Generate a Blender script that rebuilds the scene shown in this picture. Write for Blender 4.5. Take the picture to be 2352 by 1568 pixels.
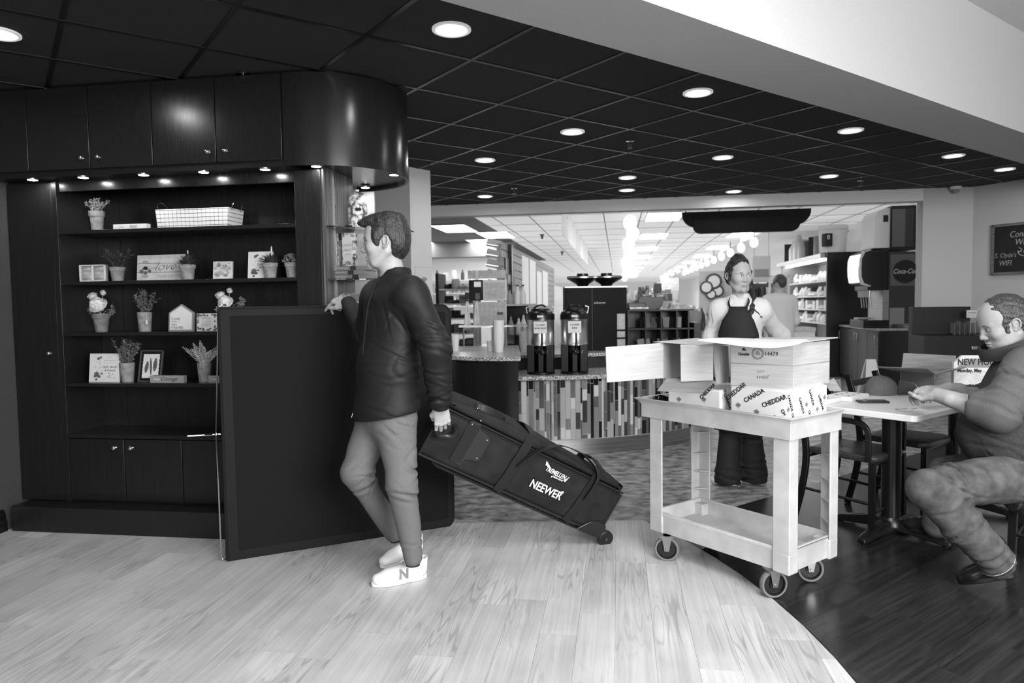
import bpy, math, random
import numpy as np
from mathutils import Vector, Matrix
random.seed(7)
PI = math.pi
for o in list(bpy.data.objects): bpy.data.objects.remove(o)
SC = bpy.context.scene
COL = SC.collection

# ------------------------------------------------------------------ camera
CAMH, PITCH, ROLL, FPX = 1.36, math.radians(3.1), math.radians(0.775), 1612.0
fw = Vector((0, math.cos(PITCH), -math.sin(PITCH))); u0 = Vector((0, math.sin(PITCH), math.cos(PITCH))); r0 = Vector((1, 0, 0))
rt = r0*math.cos(ROLL)-u0*math.sin(ROLL); up = r0*math.sin(ROLL)+u0*math.cos(ROLL)
CP = Vector((0, 0, CAMH))
cam = bpy.data.cameras.new('camera'); camo = bpy.data.objects.new('camera', cam); COL.objects.link(camo)
camo.matrix_world = Matrix(((rt.x, up.x, -fw.x, 0), (rt.y, up.y, -fw.y, 0), (rt.z, up.z, -fw.z, CAMH), (0, 0, 0, 1)))
cam.sensor_width = 36; cam.lens = FPX/2352*36; cam.clip_start = .05; cam.clip_end = 200
cam.dof.use_dof = True; cam.dof.focus_distance = 3.5; cam.dof.aperture_fstop = 3.2
SC.camera = camo
# ------------------------------------------------------------------ world, light, exposure
wd = bpy.data.worlds.new('world'); SC.world = wd; wd.use_nodes = True
wd.node_tree.nodes['Background'].inputs[0].default_value = (1, 1, 1, 1)
wd.node_tree.nodes['Background'].inputs[1].default_value = .30
SC.view_settings.view_transform = 'Standard'; SC.view_settings.look = 'None'
SC.view_settings.exposure = 0.35; SC.view_settings.gamma = 1; SC.view_settings.use_curve_mapping = False
SC.cycles.max_bounces = 6; SC.cycles.diffuse_bounces = 3; SC.cycles.glossy_bounces = 3; SC.cycles.transmission_bounces = 6
SC.cycles.use_denoising = True; SC.cycles.sample_clamp_indirect = 6
def area(name, loc, aim, sx, sy, power):
    l = bpy.data.lights.new(name, 'AREA'); l.shape = 'RECTANGLE'; l.size = sx; l.size_y = sy; l.energy = power
    o = bpy.data.objects.new(name, l); COL.objects.link(o); o.location = loc
    o.rotation_euler = (Vector(aim)-Vector(loc)).to_track_quat('-Z', 'Y').to_euler(); return o
area('window_light', (2.6, -2.2, 2.1), (1.0, 3.6, 0.5), 3.0, 1.8, 360)      # daylight from the shop front behind the camera
area('window_light', (-1.8, -3.0, 2.0), (-1.2, 4.0, 1.0), 2.4, 1.6, 60)
area('skylight_panel', (0.95, 1.2, 3.0), (0.95, 1.3, 0), 1.5, 1.5, 84)                  # bright panel in the raised white ceiling, above the frame
# ------------------------------------------------------------------ placement helpers
def ray(x, y): return rt*((x-1176)/FPX)-up*((y-784)/FPX)+fw
def PZ(x, y, z): d = ray(x, y); return CP+d*((z-CAMH)/d.z)
def PY(x, y, Y): d = ray(x, y); return CP+d*(Y/d.y)
TH = math.radians(-8.6)
U = Vector((math.cos(TH), math.sin(TH), 0)); V = Vector((-math.sin(TH), math.cos(TH), 0)); O = Vector((-2.97, 4.245, 0))
def RM(u, v, z=0): return O+U*u+V*v+Vector((0, 0, z))
def PV(x, y, v):
    d = ray(x, y); return CP+d*(((O-CP).dot(V)+v)/d.dot(V))
def uz(x, y, v): p = PV(x, y, v)-O; return p.dot(U), p.z
def uv(p): q = p-O; return q.dot(U), q.dot(V)
AZ = math.radians(53.9)
GA = Vector((math.sin(AZ), math.cos(AZ), 0)); GB = Vector((-math.cos(AZ), math.sin(AZ), 0))
# ------------------------------------------------------------------ materials (the photograph is black and white)
def lin(s): s = s/255; return s/12.92 if s <= .04045 else ((s+.055)/1.055)**2.4
MATS = {}
def mat(name, s, rough=.5, metal=0, spec=.5, emit=0, alpha=None, trans=0, coat=0, ior=1.45):
    m = bpy.data.materials.new(name); m.use_nodes = True; b = m.node_tree.nodes['Principled BSDF']
    g = lin(s); b.inputs['Base Color'].default_value = (g, g, g, 1); b.inputs['Roughness'].default_value = rough
    b.inputs['Metallic'].default_value = metal; b.inputs['Specular IOR Level'].default_value = spec; b.inputs['IOR'].default_value = ior
    b.inputs['Transmission Weight'].default_value = trans; b.inputs['Coat Weight'].default_value = coat
    if emit: b.inputs['Emission Color'].default_value = (1, 1, 1, 1); b.inputs['Emission Strength'].default_value = emit
    if alpha is not None: b.inputs['Alpha'].default_value = alpha
    MATS[name] = m; return m
def NN(m, t, **k):
    n = m.node_tree.nodes.new(t)
    for a, b in k.items(): setattr(n, a, b)
    return n
def LK(m, a, b): m.node_tree.links.new(a, b)
ORD = ['nearest', 'second', 'third', 'fourth', 'fifth', 'sixth', 'seventh', 'eighth', 'ninth', 'tenth', 'eleventh', 'twelfth', 'thirteenth', 'fourteenth']
def grain(m, s0, s1, scale=(20, 20, 20), nscale=1.0, detail=4, bump=0, lo=.35, hi=.65, src='Object', rnd=0, dist=0, roughvar=0):
    """noise driven colour between two greys plus a fine bump"""
    b = m.node_tree.nodes['Principled BSDF']
    tc = NN(m, 'ShaderNodeTexCoord'); mp = NN(m, 'ShaderNodeMapping'); mp.inputs['Scale'].default_value = scale
    LK(m, tc.outputs[src], mp.inputs[0]); vec = mp.outputs[0]
    if rnd:
        oi = NN(m, 'ShaderNodeObjectInfo'); ml = NN(m, 'ShaderNodeMath', operation='MULTIPLY'); ml.inputs[1].default_value = 57
        LK(m, oi.outputs['Random'], ml.inputs[0]); ad = NN(m, 'ShaderNodeVectorMath', operation='ADD')
        LK(m, vec, ad.inputs[0]); LK(m, ml.outputs[0], ad.inputs[1]); vec = ad.outputs[0]
    nz = NN(m, 'ShaderNodeTexNoise'); nz.inputs['Scale'].default_value = nscale; nz.inputs['Detail'].default_value = detail
    nz.inputs['Distortion'].default_value = dist; LK(m, vec, nz.inputs['Vector'])
    mr = NN(m, 'ShaderNodeMapRange'); mr.inputs['From Min'].default_value = lo; mr.inputs['From Max'].default_value = hi
    mr.inputs['To Min'].default_value = lin(s0); mr.inputs['To Max'].default_value = lin(s1); LK(m, nz.outputs['Fac'], mr.inputs['Value'])
    out = mr.outputs[0]
    if rnd:
        m2 = NN(m, 'ShaderNodeMapRange'); m2.inputs['To Min'].default_value = 1-rnd; m2.inputs['To Max'].default_value = 1+rnd
        LK(m, oi.outputs['Random'], m2.inputs['Value']); mm = NN(m, 'ShaderNodeMath', operation='MULTIPLY')
        LK(m, out, mm.inputs[0]); LK(m, m2.outputs[0], mm.inputs[1]); out = mm.outputs[0]
    cb = NN(m, 'ShaderNodeCombineColor')
    for i in range(3): LK(m, out, cb.inputs[i])
    LK(m, cb.outputs[0], b.inputs['Base Color'])
    if bump:
        bp = NN(m, 'ShaderNodeBump'); bp.inputs['Strength'].default_value = bump; bp.inputs['Distance'].default_value = .01
        LK(m, nz.outputs['Fac'], bp.inputs['Height']); LK(m, bp.outputs[0], b.inputs['Normal'])
    return m, nz, mp
def wood(name, s0, s1, ang, rough, rnd, long=1.2, across=22, ring=True, dark=.75):
    """plank grain running along the planks; random offset per plank"""
    m = mat(name, 128, rough, spec=.45); b = m.node_tree.nodes['Principled BSDF']
    ge = NN(m, 'ShaderNodeNewGeometry'); oi = NN(m, 'ShaderNodeObjectInfo')
    mp = NN(m, 'ShaderNodeMapping'); mp.inputs['Rotation'].default_value = (0, 0, -ang); LK(m, ge.outputs['Position'], mp.inputs[0])
    ml = NN(m, 'ShaderNodeMath', operation='MULTIPLY'); ml.inputs[1].default_value = 31; LK(m, oi.outputs['Random'], ml.inputs[0])
    ad = NN(m, 'ShaderNodeVectorMath', operation='ADD'); LK(m, mp.outputs[0], ad.inputs[0]); LK(m, ml.outputs[0], ad.inputs[1])
    s = NN(m, 'ShaderNodeMapping'); s.inputs['Scale'].default_value = (across, long, 1); LK(m, ad.outputs[0], s.inputs[0])
    n1 = NN(m, 'ShaderNodeTexNoise'); n1.inputs['Scale'].default_value = 1; n1.inputs['Detail'].default_value = 6; n1.inputs['Roughness'].default_value = .65; n1.inputs['Distortion'].default_value = .6
    LK(m, s.outputs[0], n1.inputs['Vector'])
    s2 = NN(m, 'ShaderNodeMapping'); s2.inputs['Scale'].default_value = (9, .75, 1); LK(m, ad.outputs[0], s2.inputs[0])
    n2 = NN(m, 'ShaderNodeTexNoise'); n2.inputs['Scale'].default_value = 1; n2.inputs['Detail'].default_value = 2; LK(m, s2.outputs[0], n2.inputs['Vector'])
    # cathedral rings: bands of the low noise
    sn = NN(m, 'ShaderNodeMath', operation='MULTIPLY'); sn.inputs[1].default_value = 95; LK(m, n2.outputs['Fac'], sn.inputs[0])
    si = NN(m, 'ShaderNodeMath', operation='SINE'); LK(m, sn.outputs[0], si.inputs[0])
    mr = NN(m, 'ShaderNodeMapRange'); mr.inputs['From Min'].default_value = .3; mr.inputs['From Max'].default_value = .7
    mr.inputs['To Min'].default_value = lin(s0); mr.inputs['To Max'].default_value = lin(s1); LK(m, n1.outputs['Fac'], mr.inputs['Value'])
    r2 = NN(m, 'ShaderNodeMapRange'); r2.inputs['From Min'].default_value = .4; r2.inputs['From Max'].default_value = 1.0
    r2.inputs['To Min'].default_value = 1; r2.inputs['To Max'].default_value = dark; LK(m, si.outputs[0], r2.inputs['Value'])
    n4 = NN(m, 'ShaderNodeTexNoise'); n4.inputs['Scale'].default_value = 1.6; n4.inputs['Detail'].default_value = 1; LK(m, ad.outputs[0], n4.inputs['Vector'])
    mk = NN(m, 'ShaderNodeMapRange'); mk.inputs['From Min'].default_value = .5; mk.inputs['From Max'].default_value = .62; LK(m, n4.outputs['Fac'], mk.inputs['Value'])
    mx = NN(m, 'ShaderNodeMix'); mx.inputs[2].default_value = 1; LK(m, mk.outputs[0], mx.inputs[0]); LK(m, r2.outputs[0], mx.inputs[3])
    k = NN(m, 'ShaderNodeMath', operation='MULTIPLY'); LK(m, mr.outputs[0], k.inputs[0]); LK(m, mx.outputs[0], k.inputs[1])
    r3 = NN(m, 'ShaderNodeMapRange'); r3.inputs['To Min'].default_value = 1-rnd; r3.inputs['To Max'].default_value = 1+rnd*.6
    LK(m, oi.outputs['Random'], r3.inputs['Value']); k2 = NN(m, 'ShaderNodeMath', operation='MULTIPLY'); LK(m, k.outputs[0], k2.inputs[0]); LK(m, r3.outputs[0], k2.inputs[1])
    n3 = NN(m, 'ShaderNodeTexNoise'); n3.inputs['Scale'].default_value = 2.2; n3.inputs['Detail'].default_value = 3; LK(m, ad.outputs[0], n3.inputs['Vector'])
    r4 = NN(m, 'ShaderNodeMapRange'); r4.inputs['From Min'].default_value = .3; r4.inputs['From Max'].default_value = .7; r4.inputs['To Min'].default_value = .82; r4.inputs['To Max'].default_value = 1.12; LK(m, n3.outputs['Fac'], r4.inputs['Value'])
    k3 = NN(m, 'ShaderNodeMath', operation='MULTIPLY'); LK(m, k2.outputs[0], k3.inputs[0]); LK(m, r4.outputs[0], k3.inputs[1])
    cb = NN(m, 'ShaderNodeCombineColor')
    for i in range(3): LK(m, k3.outputs[0], cb.inputs[i])
    LK(m, cb.outputs[0], b.inputs['Base Color'])
    bp = NN(m, 'ShaderNodeBump'); bp.inputs['Strength'].default_value = .12; bp.inputs['Distance'].default_value = .004
    LK(m, n1.outputs['Fac'], bp.inputs['Height']); LK(m, bp.outputs[0], b.inputs['Normal'])
    return m
# ------------------------------------------------------------------ mesh helpers
class MB:
    def __init__(s): s.v = []; s.f = []; s.T = None
    def add(s, vs, fs, M=None):
        n = len(s.v)
        for p in vs:
            p = Vector(p)
            if M is not None: p = M @ p
            if s.T is not None: p = s.T @ p
            s.v.append(p)
        s.f += [tuple(i+n for i in f) for f in fs]; return s
    def box(s, x0, x1, y0, y1, z0, z1, M=None):
        return s.add([(x0, y0, z0), (x1, y0, z0), (x1, y1, z0), (x0, y1, z0), (x0, y0, z1), (x1, y0, z1), (x1, y1, z1), (x0, y1, z1)],
                     [(3, 2, 1, 0), (4, 5, 6, 7), (0, 1, 5, 4), (1, 2, 6, 5), (2, 3, 7, 6), (3, 0, 4, 7)], M)
    def tbox(s, b, t, z0, z1, M=None):   # frustum: b, t = (x0,x1,y0,y1)
        return s.add([(b[0], b[2], z0), (b[1], b[2], z0), (b[1], b[3], z0), (b[0], b[3], z0), (t[0], t[2], z1), (t[1], t[2], z1), (t[1], t[3], z1), (t[0], t[3], z1)],
                     [(3, 2, 1, 0), (4, 5, 6, 7), (0, 1, 5, 4), (1, 2, 6, 5), (2, 3, 7, 6), (3, 0, 4, 7)], M)
    def prism(s, poly, z0, z1, M=None):
        n = len(poly); a = sum(poly[i][0]*poly[(i+1) % n][1]-poly[(i+1) % n][0]*poly[i][1] for i in range(n))
        if a < 0: poly = poly[::-1]
        vs = [(p[0], p[1], z0) for p in poly]+[(p[0], p[1], z1) for p in poly]
        return s.add(vs, [tuple(range(n))[::-1], tuple(range(n, 2*n))]+[(i, (i+1) % n, n+(i+1) % n, n+i) for i in range(n)], M)
    def ring(s, rings, closed=False, cap=True, M=None):
        k = len(rings[0]); vs = [p for r in rings for p in r]; fs = []
        for a in range(len(rings)-1+(1 if closed else 0)):
            b = (a+1) % len(rings)
            for i in range(k): j = (i+1) % k; fs.append((a*k+i, a*k+j, b*k+j, b*k+i))
        if cap and not closed: fs += [tuple(range(k))[::-1], tuple(range((len(rings)-1)*k, len(rings)*k))]
        return s.add(vs, fs, M)
    def cyl(s, p0, p1, r0, r1=None, n=16, M=None, cap=True):
        r1 = r0 if r1 is None else r1; p0 = Vector(p0); p1 = Vector(p1); d = (p1-p0).normalized()
        a = d.cross(Vector((0, 0, 1)) if abs(d.z) < .9 else Vector((1, 0, 0))).normalized(); b = d.cross(a)
        return s.ring([[p+(a*math.cos(t)+b*math.sin(t))*r for t in [2*PI*i/n for i in range(n)]] for p, r in ((p0, r0), (p1, r1))], cap=cap, M=M)
    def lathe(s, prof, c=(0, 0, 0), n=24, M=None, cap=True):
        c = Vector(c)
        return s.ring([[c+Vector((r*math.cos(2*PI*i/n), r*math.sin(2*PI*i/n), z)) for i in range(n)] for r, z in prof], cap=cap, M=M)
    def tube(s, pts, r, n=8, closed=False, M=None, sec=None):
        pts = [Vector(p) for p in pts]; rings = []; m = len(pts); a = None
        for i, p in enumerate(pts):
            if closed: d = (pts[(i+1) % m]-pts[i-1]).normalized()
            else: d = (pts[min(i+1, m-1)]-pts[max(i-1, 0)]).normalized()
            if a is None: a = d.cross(Vector((0, 0, 1)) if abs(d.z) < .9 else Vector((0, 1, 0))).normalized()
            else: a = (a-d*a.dot(d)).normalized()
            b = d.cross(a); q = r[i] if isinstance(r, (list, tuple)) else r
            if sec: rings.append([p+a*x+b*y for x, y in sec])
            else: rings.append([p+(a*math.cos(2*PI*k/n)+b*math.sin(2*PI*k/n))*q for k in range(n)])
        return s.ring(rings, closed=closed, M=M)
    def ell(s, c, r, n=14, M=None):
        c = Vector(c); m = max(4, n//2); r = (r, r, r) if not isinstance(r, (tuple, list)) else r
        rings = [[c+Vector((r[0]*math.sin(PI*j/m)*math.cos(2*PI*i/n), r[1]*math.sin(PI*j/m)*math.sin(2*PI*i/n), -r[2]*math.cos(PI*j/m))) for i in range(n)] for j in range(1, m)]
        k = len(s.v); s.ring(rings, cap=False, M=M)
        T0 = M if M is not None else Matrix()
        for idx, (sg, base) in enumerate(((-1, 0), (1, (m-2)*n))):
            p = T0 @ (c+Vector((0, 0, sg*r[2])))
            if s.T is not None: p = s.T @ p
            s.v.append(p); q = len(s.v)-1
            for i in range(n):
                j = (i+1) % n; s.f.append((k+base+j, k+base+i, q) if sg < 0 else (k+base+i, k+base+j, q))
        return s
    def mesh(s, name, smooth=35):
        m = bpy.data.meshes.new(name); m.from_pydata([tuple(p) for p in s.v], [], s.f); m.update()
        if smooth:
            m.shade_smooth(); m.set_sharp_from_angle(angle=math.radians(smooth))
        return m
    def build(s, name, mt, parent=None, bevel=0, seg=2, smooth=35, sub=0):
        return link(name, s.mesh(name, smooth), mt, parent, bevel, seg, sub)
def link(name, me, mt, parent=None, bevel=0, seg=2, sub=0):
    o = bpy.data.objects.new(name, me); COL.objects.link(o)
    if mt is not None:
        if len(me.materials) == 0: me.materials.append(mt)
    if parent is not None: o.parent = parent
    if bevel:
        b = o.modifiers.new('bevel', 'BEVEL'); b.width = bevel; b.segments = seg; b.limit_method = 'ANGLE'; b.angle_limit = math.radians(40)
        b.harden_normals = False
    if sub: q = o.modifiers.new('sub', 'SUBSURF'); q.levels = sub; q.render_levels = sub
    return o
def thing(name, label, cat, loc=(0, 0, 0), rz=0, group=None):
    o = bpy.data.objects.new(name, None); COL.objects.link(o); o.location = loc; o.rotation_euler = (0, 0, rz)
    o.empty_display_size = .1; tag(o, label, cat, group); return o
def tag(o, label=None, cat=None, group=None, kind=None):
    if label: o['label'] = label
    if cat: o['category'] = cat
    if group: o['group'] = group
    if kind: o['kind'] = kind
    return o
KIDS = {}
def dup(root, loc, rz=None, label=None, group=None, scale=None):
    r = root.copy(); COL.objects.link(r); r.location = loc
    if rz is not None: r.rotation_euler = (0, 0, rz)
    if label: r['label'] = label
    if group: r['group'] = group
    if scale is not None: r.scale = scale
    for ch in list(root.children):
        c = ch.copy(); COL.objects.link(c); c.parent = r
        for g in ch.children: d = g.copy(); COL.objects.link(d); d.parent = c
    return r
def text(body, name, mt, parent, size, M, ext=.0004, align='CENTER', shear=0, off=0, sx=1, ys='CENTER', space=1):
    c = bpy.data.curves.new(name, 'FONT'); c.body = body; c.size = size; c.extrude = ext; c.align_x = align; c.align_y = ys
    c.shear = shear; c.offset = off; c.space_character = space; c.materials.append(mt); c.resolution_u = 3
    tmp = bpy.data.objects.new(name, c); me = bpy.data.meshes.new_from_object(tmp); bpy.data.objects.remove(tmp)
    o = bpy.data.objects.new(name, me); COL.objects.link(o); o.parent = parent; o.matrix_local = M @ Matrix.Diagonal((sx, 1, 1, 1)); return o
def FR(loc, rx=90, ry=0, rz=0):   # frame of a flat print facing local -Y by default
    from mathutils import Euler
    return Matrix.Translation(loc) @ Euler((math.radians(rx), math.radians(ry), math.radians(rz)), 'XYZ').to_matrix().to_4x4()
def XF(loc, xd, yd, zd=None):     # matrix from axes
    x = Vector(xd).normalized(); y = Vector(yd); y = (y-x*y.dot(x)).normalized(); z = x.cross(y) if zd is None else Vector(zd)
    return Matrix(((x.x, y.x, z.x, loc[0]), (x.y, y.y, z.y, loc[1]), (x.z, y.z, z.z, loc[2]), (0, 0, 0, 1)))
def clip(poly, a, b):             # keep the part of poly left of the line a->b
    out = []; n = len(poly)
    sd = lambda p: (b[0]-a[0])*(p[1]-a[1])-(b[1]-a[1])*(p[0]-a[0])
    for i in range(n):
        p, q = poly[i], poly[(i+1) % n]; sp, sq = sd(p), sd(q)
        if sp >= 0: out.append(p)
        if sp*sq < 0: t = sp/(sp-sq); out.append((p[0]+(q[0]-p[0])*t, p[1]+(q[1]-p[1])*t))
    return out
def clipc(poly, region):
    for i in range(len(region)):
        if len(poly) < 3: return []
        poly = clip(poly, region[i], region[(i+1) % len(region)])
    if len(poly) < 3: return []
    n = len(poly); a = abs(sum(poly[i][0]*poly[(i+1) % n][1]-poly[(i+1) % n][0]*poly[i][1] for i in range(n)))/2
    return poly if a > 2e-4 else []
def curve_pts(pts, n=8):          # catmull-rom
    P = [Vector(p) for p in pts]; out = []
    for i in range(len(P)-1):
        a = P[max(i-1, 0)]; b = P[i]; c = P[i+1]; d = P[min(i+2, len(P)-1)]
        for k in range(n):
            t = k/n; out.append(.5*((2*b)+(c-a)*t+(2*a-5*b+4*c-d)*t*t+(3*b-a-3*c+d)*t**3))
    out.append(P[-1]); return out
# ------------------------------------------------------------------ the setting
CH = 2.674
m_light = wood('light_oak_vinyl', 170, 198, TH, .36, .10, across=45, dark=.72)
m_dark = wood('dark_walnut_vinyl', 26, 52, -AZ, .24, .2, across=30, dark=.7)
m_vinyl = mat('mottled_slate_vinyl', 110, .3, spec=.45); grain(m_vinyl, 92, 182, (4.5, 6, 1), 2.2, 10, .08, .34, .68, 'Object', dist=.3)
m_tile = mat('black_ceiling_tile', 40, .85, spec=.25); grain(m_tile, 52, 66, (90, 90, 90), 2, 2, .5)
m_tee = mat('black_ceiling_grid_metal', 26, .3, 0, spec=.9)
m_teed = mat('dull_black_grid', 34, .5)
m_wall = mat('pale_grey_wall_paint', 150, .6, spec=.3); grain(m_wall, 202, 210, (60, 60, 60), 3, 3, .15)
m_wall2 = mat('grey_wall_paint', 128, .6, spec=.3); grain(m_wall2, 174, 182, (60, 60, 60), 3, 3, .15)
m_walld = mat('dark_grey_wall_paint', 74, .6, spec=.3); grain(m_walld, 62, 70, (60, 60, 60), 3, 3, .15)
m_white = mat('white_plaster', 218, .6, spec=.3)
m_soffit = mat('soffit_white_paint', 205, .6, spec=.3); grain(m_soffit, 186, 193, (60, 60, 60), 3, 3, .1)
m_black = mat('satin_black_paint', 20, .4)
m_lamp = mat('downlight_diffuser', 255, .4, emit=88)
m_ring = mat('downlight_ring', 225, .4, emit=.25)
m_chrome = mat('chrome', 200, .12, 1)
floor = MB().box(-8, 16, -4, 60, -.05, -.012).build('floor', mat('floor_screed', 30, .8)); tag(floor, kind='structure')
def plank(poly, z0, z1, name, mt, par):
    return MB().prism([tuple(p) for p in poly], z0, z1).build(name, mt, par, smooth=0)
cx, cy, R = -2.62, 2.6, 3.83
disc = [(cx+R*math.cos(t), cy+R*math.sin(t)) for t in [2*PI*i/90 for i in range(90)]]
region = clip(disc, (3, 4.31), (-9, 4.30)); region = clip(region, (-6, 1.1), (6, 1.1)); region = clip(region, (-4.3, 9), (-4.3, -9))
W, Lp = .1545, 1.22
# light planks, running into the room
def puv(u, v): p = RM(u, v); return (p.x, p.y)
g = .0004
for i in range(-10, 32):
    off = random.random()*Lp
    for j in range(-4, 3):
        u_ = i*W; v_ = -1.0+j*Lp+off-.4
        poly = clipc([puv(u_+g, v_+g), puv(u_+W-g, v_+g), puv(u_+W-g, v_+Lp-g), puv(u_+g, v_+Lp-g)], region)
        if poly: plank(poly, -.008, .0, 'floor_plank', m_light, floor)
# dark planks, laid on the skew of the ceiling grid
P0 = PZ(1692, 1162, 0)
def gab(a, b): p = P0+GA*a-GB*b; return (p.x, p.y)
rg = [gab(-3.0, 0.0), gab(-3.0, 6.2), gab(6, 6.2), gab(6, 0.0)]
inside = lambda p: (p[0]-cx)**2+(p[1]-cy)**2 < (R-.03)**2 and p[1] < 4.28
for i in range(0, 41):
    off = random.random()*.92
    for j in range(-4, 7):
        a = j*.92+off; b = i*.152
        poly = clipc([gab(a+g, b+g), gab(a+g, b+.152-g), gab(a+.92-g, b+.152-g), gab(a+.92-g, b+g)], rg)
        if not poly: continue
        if all(inside(p) for p in poly) or all(p[1] < .9 for p in poly) or all(p[0] < -.6 for p in poly): continue
        if all(p[0] > .86*p[1]+.9 for p in poly): continue
        plank(poly, -.010, -.001, 'dark_floor_plank', m_dark, floor)
MB().box(-5, 9, 3.6, 15.5, -.011, -.0025).build('vinyl_sheet', m_vinyl, floor)
strip = MB(); 
arc = [(cx+R*math.cos(t), cy+R*math.sin(t)) for t in [math.radians(a) for a in range(-22, 27)]]
strip.ring([[(x*1, y, .0005), (x+.006, y+.002, .0005), (x+.006, y+.002, -.006), (x, y, -.006)] for x, y in arc]).build('edge_strip', m_black, floor)
# ceiling: black lay-in tiles, each a part, and the tee grid
N0 = Vector((-.691, 3.506, 0)); S = .6096
def node(b, L, k=0): p = N0+GA*(b*S)+GB*(L*S); return (p.x, p.y)
ZS = 2.54
e0, e1 = PZ(1010, 0, ZS), PZ(2352, 373, ZS)
edge_n = GB
eoff = (PZ(1600, 0, CH)-e0).dot(GB)
ce = e0+GB*.02
farw0, farw1 = PZ(988, 473, CH), PZ(2115, 437, CH)
creg = [(-9, -9)]
fd = (farw1-farw0).normalized(); fa = farw0-fd*9; fb = farw0+fd*16
def ceilclip(poly):
    poly = clip(poly, (ce-GA*20)[:2], (ce+GA*20)[:2])
    if len(poly) < 3: return []
    poly = clip(poly, fb[:2], fa[:2]) if len(poly) > 2 else []
    if len(poly) < 3: return []
    n = len(poly); a = abs(sum(poly[i][0]*poly[(i+1) % n][1]-poly[(i+1) % n][0]*poly[i][1] for i in range(n)))/2
    return poly if a > 1e-3 else []
ceil = MB().prism([tuple(q) for q in clip(clip([(-9, -3.5), (12, -3.5), (12, 11.2), (-9, 11.2)], (ce-GA*20)[:2], (ce+GA*20)[:2]), fb[:2], fa[:2])], CH+.03, CH+.08).build('ceiling', m_black); tag(ceil, kind='structure')
lights_px = [(1037, 68), (1603, 213), (1315, 303), (1114, 368), (1660, 362), (1441, 408), (1440, 437), (1114, 451), (1954, 300), (2190, 358), (2308, 389), (1904, 405), (1685, 440), (-4, 77)]
gt = .012
for b in range(-9, 16):
    for L in range(-3, 14):
        a_ = Vector(node(b, L)+(0,))
        if a_.y < .4 or a_.length > 12.5: continue
        if abs(a_.x) > 1.05*a_.y+1.4: continue
        c = [tuple((a_+GA*p+GB*q)[:2]) for p, q in ((gt, gt), (S-gt, gt), (S-gt, S-gt), (gt, S-gt))]
        c = ceilclip(c)
        if c: plank(c, CH+.004, CH+.02, 'ceiling_tile', m_tile, ceil)
for b in range(-10, 18):
    a, c = Vector(node(b, -6)+(0,)), Vector(node(b, 15)+(0,))
    q = ceilclip([tuple((a-GA*.012)[:2]), tuple((a+GA*.012)[:2]), tuple((c+GA*.012)[:2]), tuple((c-GA*.012)[:2])])
    if q: plank(q, CH, CH+.012, 'grid_tee', m_tee, ceil)
for L in range(-4, 15):
    a, c = Vector(node(-12, L)+(0,)), Vector(node(18, L)+(0,))
    q = ceilclip([tuple((a-GB*.012)[:2]), tuple((a+GB*.012)[:2]), tuple((c+GB*.012)[:2]), tuple((c-GB*.012)[:2])])
    if q: plank(q, CH-.0008, CH+.0112, 'grid_tee', m_tee, ceil)
# border trim beside the soffit
pp = [ce, ce+GB*.17]
MB().prism([tuple((p+GA*s)[:2]) for p, s in ((pp[0], -6), (pp[0], 12), (pp[1], 12), (pp[1], -6))], CH-.035, CH+.02).build('border_trim', m_teed, ceil)
# soffit
s0 = e0; q2 = (PZ(1900, 148, ZS)-e0).dot(GB)
sof = MB(); sof.prism([tuple((e0+GA*a+GB*b)[:2]) for a, b in ((-6, 0), (12, 0), (12, q2), (-6, q2))], ZS, 3.9)
tag(sof.build('soffit', m_soffit), kind='structure')
q3 = q2-3.2
fp = e0+GB*q2; rr_ = ray(2352, 75); tt = (fp-CP).dot(GB)/rr_.dot(GB); Z3 = (CP+rr_*tt).z; rr_ = ray(2352, 0)
tag(MB().prism([tuple((e0+GA*a+GB*b)[:2]) for a, b in ((-6, q2), (12, q2), (12, q3), (-6, q3))], Z3, Z3+.1).build('ceiling_upper', m_white), kind='structure')
# far wall: header over the wide opening, the wall right of it, its angled return
wv = uv(farw0)[1]; HZ = 2.53
uj = uz(2118, 600, wv)[0]
ucor = uz(2233, 600, wv)[0]
def rmprism(mb, poly, z0, z1): return mb.prism([puv(a, b) for a, b in poly], z0, z1)
tag(rmprism(MB(), [(-3, wv), (uj+.002, wv), (uj+.002, wv+.18), (-3, wv+.18)], HZ, CH+.04).build('wall_header', m_wall), kind='structure')
tag(rmprism(MB(), [(uj, wv), (ucor, wv), (ucor, wv+.18), (uj, wv+.18)], 0, CH+.04).build('wall_far', m_wall2), kind='structure')
pc = RM(ucor, wv); pd = (PZ(2352, 412, CH)-pc); pd.z = 0; pd.normalize(); RW = pd
pn = Vector((-pd.y, pd.x, 0))
tag(MB().prism([tuple((pc+pd*a+pn*b)[:2]) for a, b in ((0, 0), (6.5, 0), (6.5, .15), (-.05, .15))], 0, 3.6).build('wall_right', m_wall2), kind='structure')
# wall end left of the opening
K = PY(940, 388, 6.8); K2 = PZ(988, 393, CH); K.z = 0; K2.z = 0
d1 = (K2-K).normalized(); d2 = Vector((-d1.y, d1.x, 0))
tag(MB().prism([tuple((K+d1*a+d2*b)[:2]) for a, b in ((0, 0), ((K2-K).length, 0), ((K2-K).length, 3.0), (0, 3.0))], 0, CH+.04).build('wall_end', m_wall), kind='structure')
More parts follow.
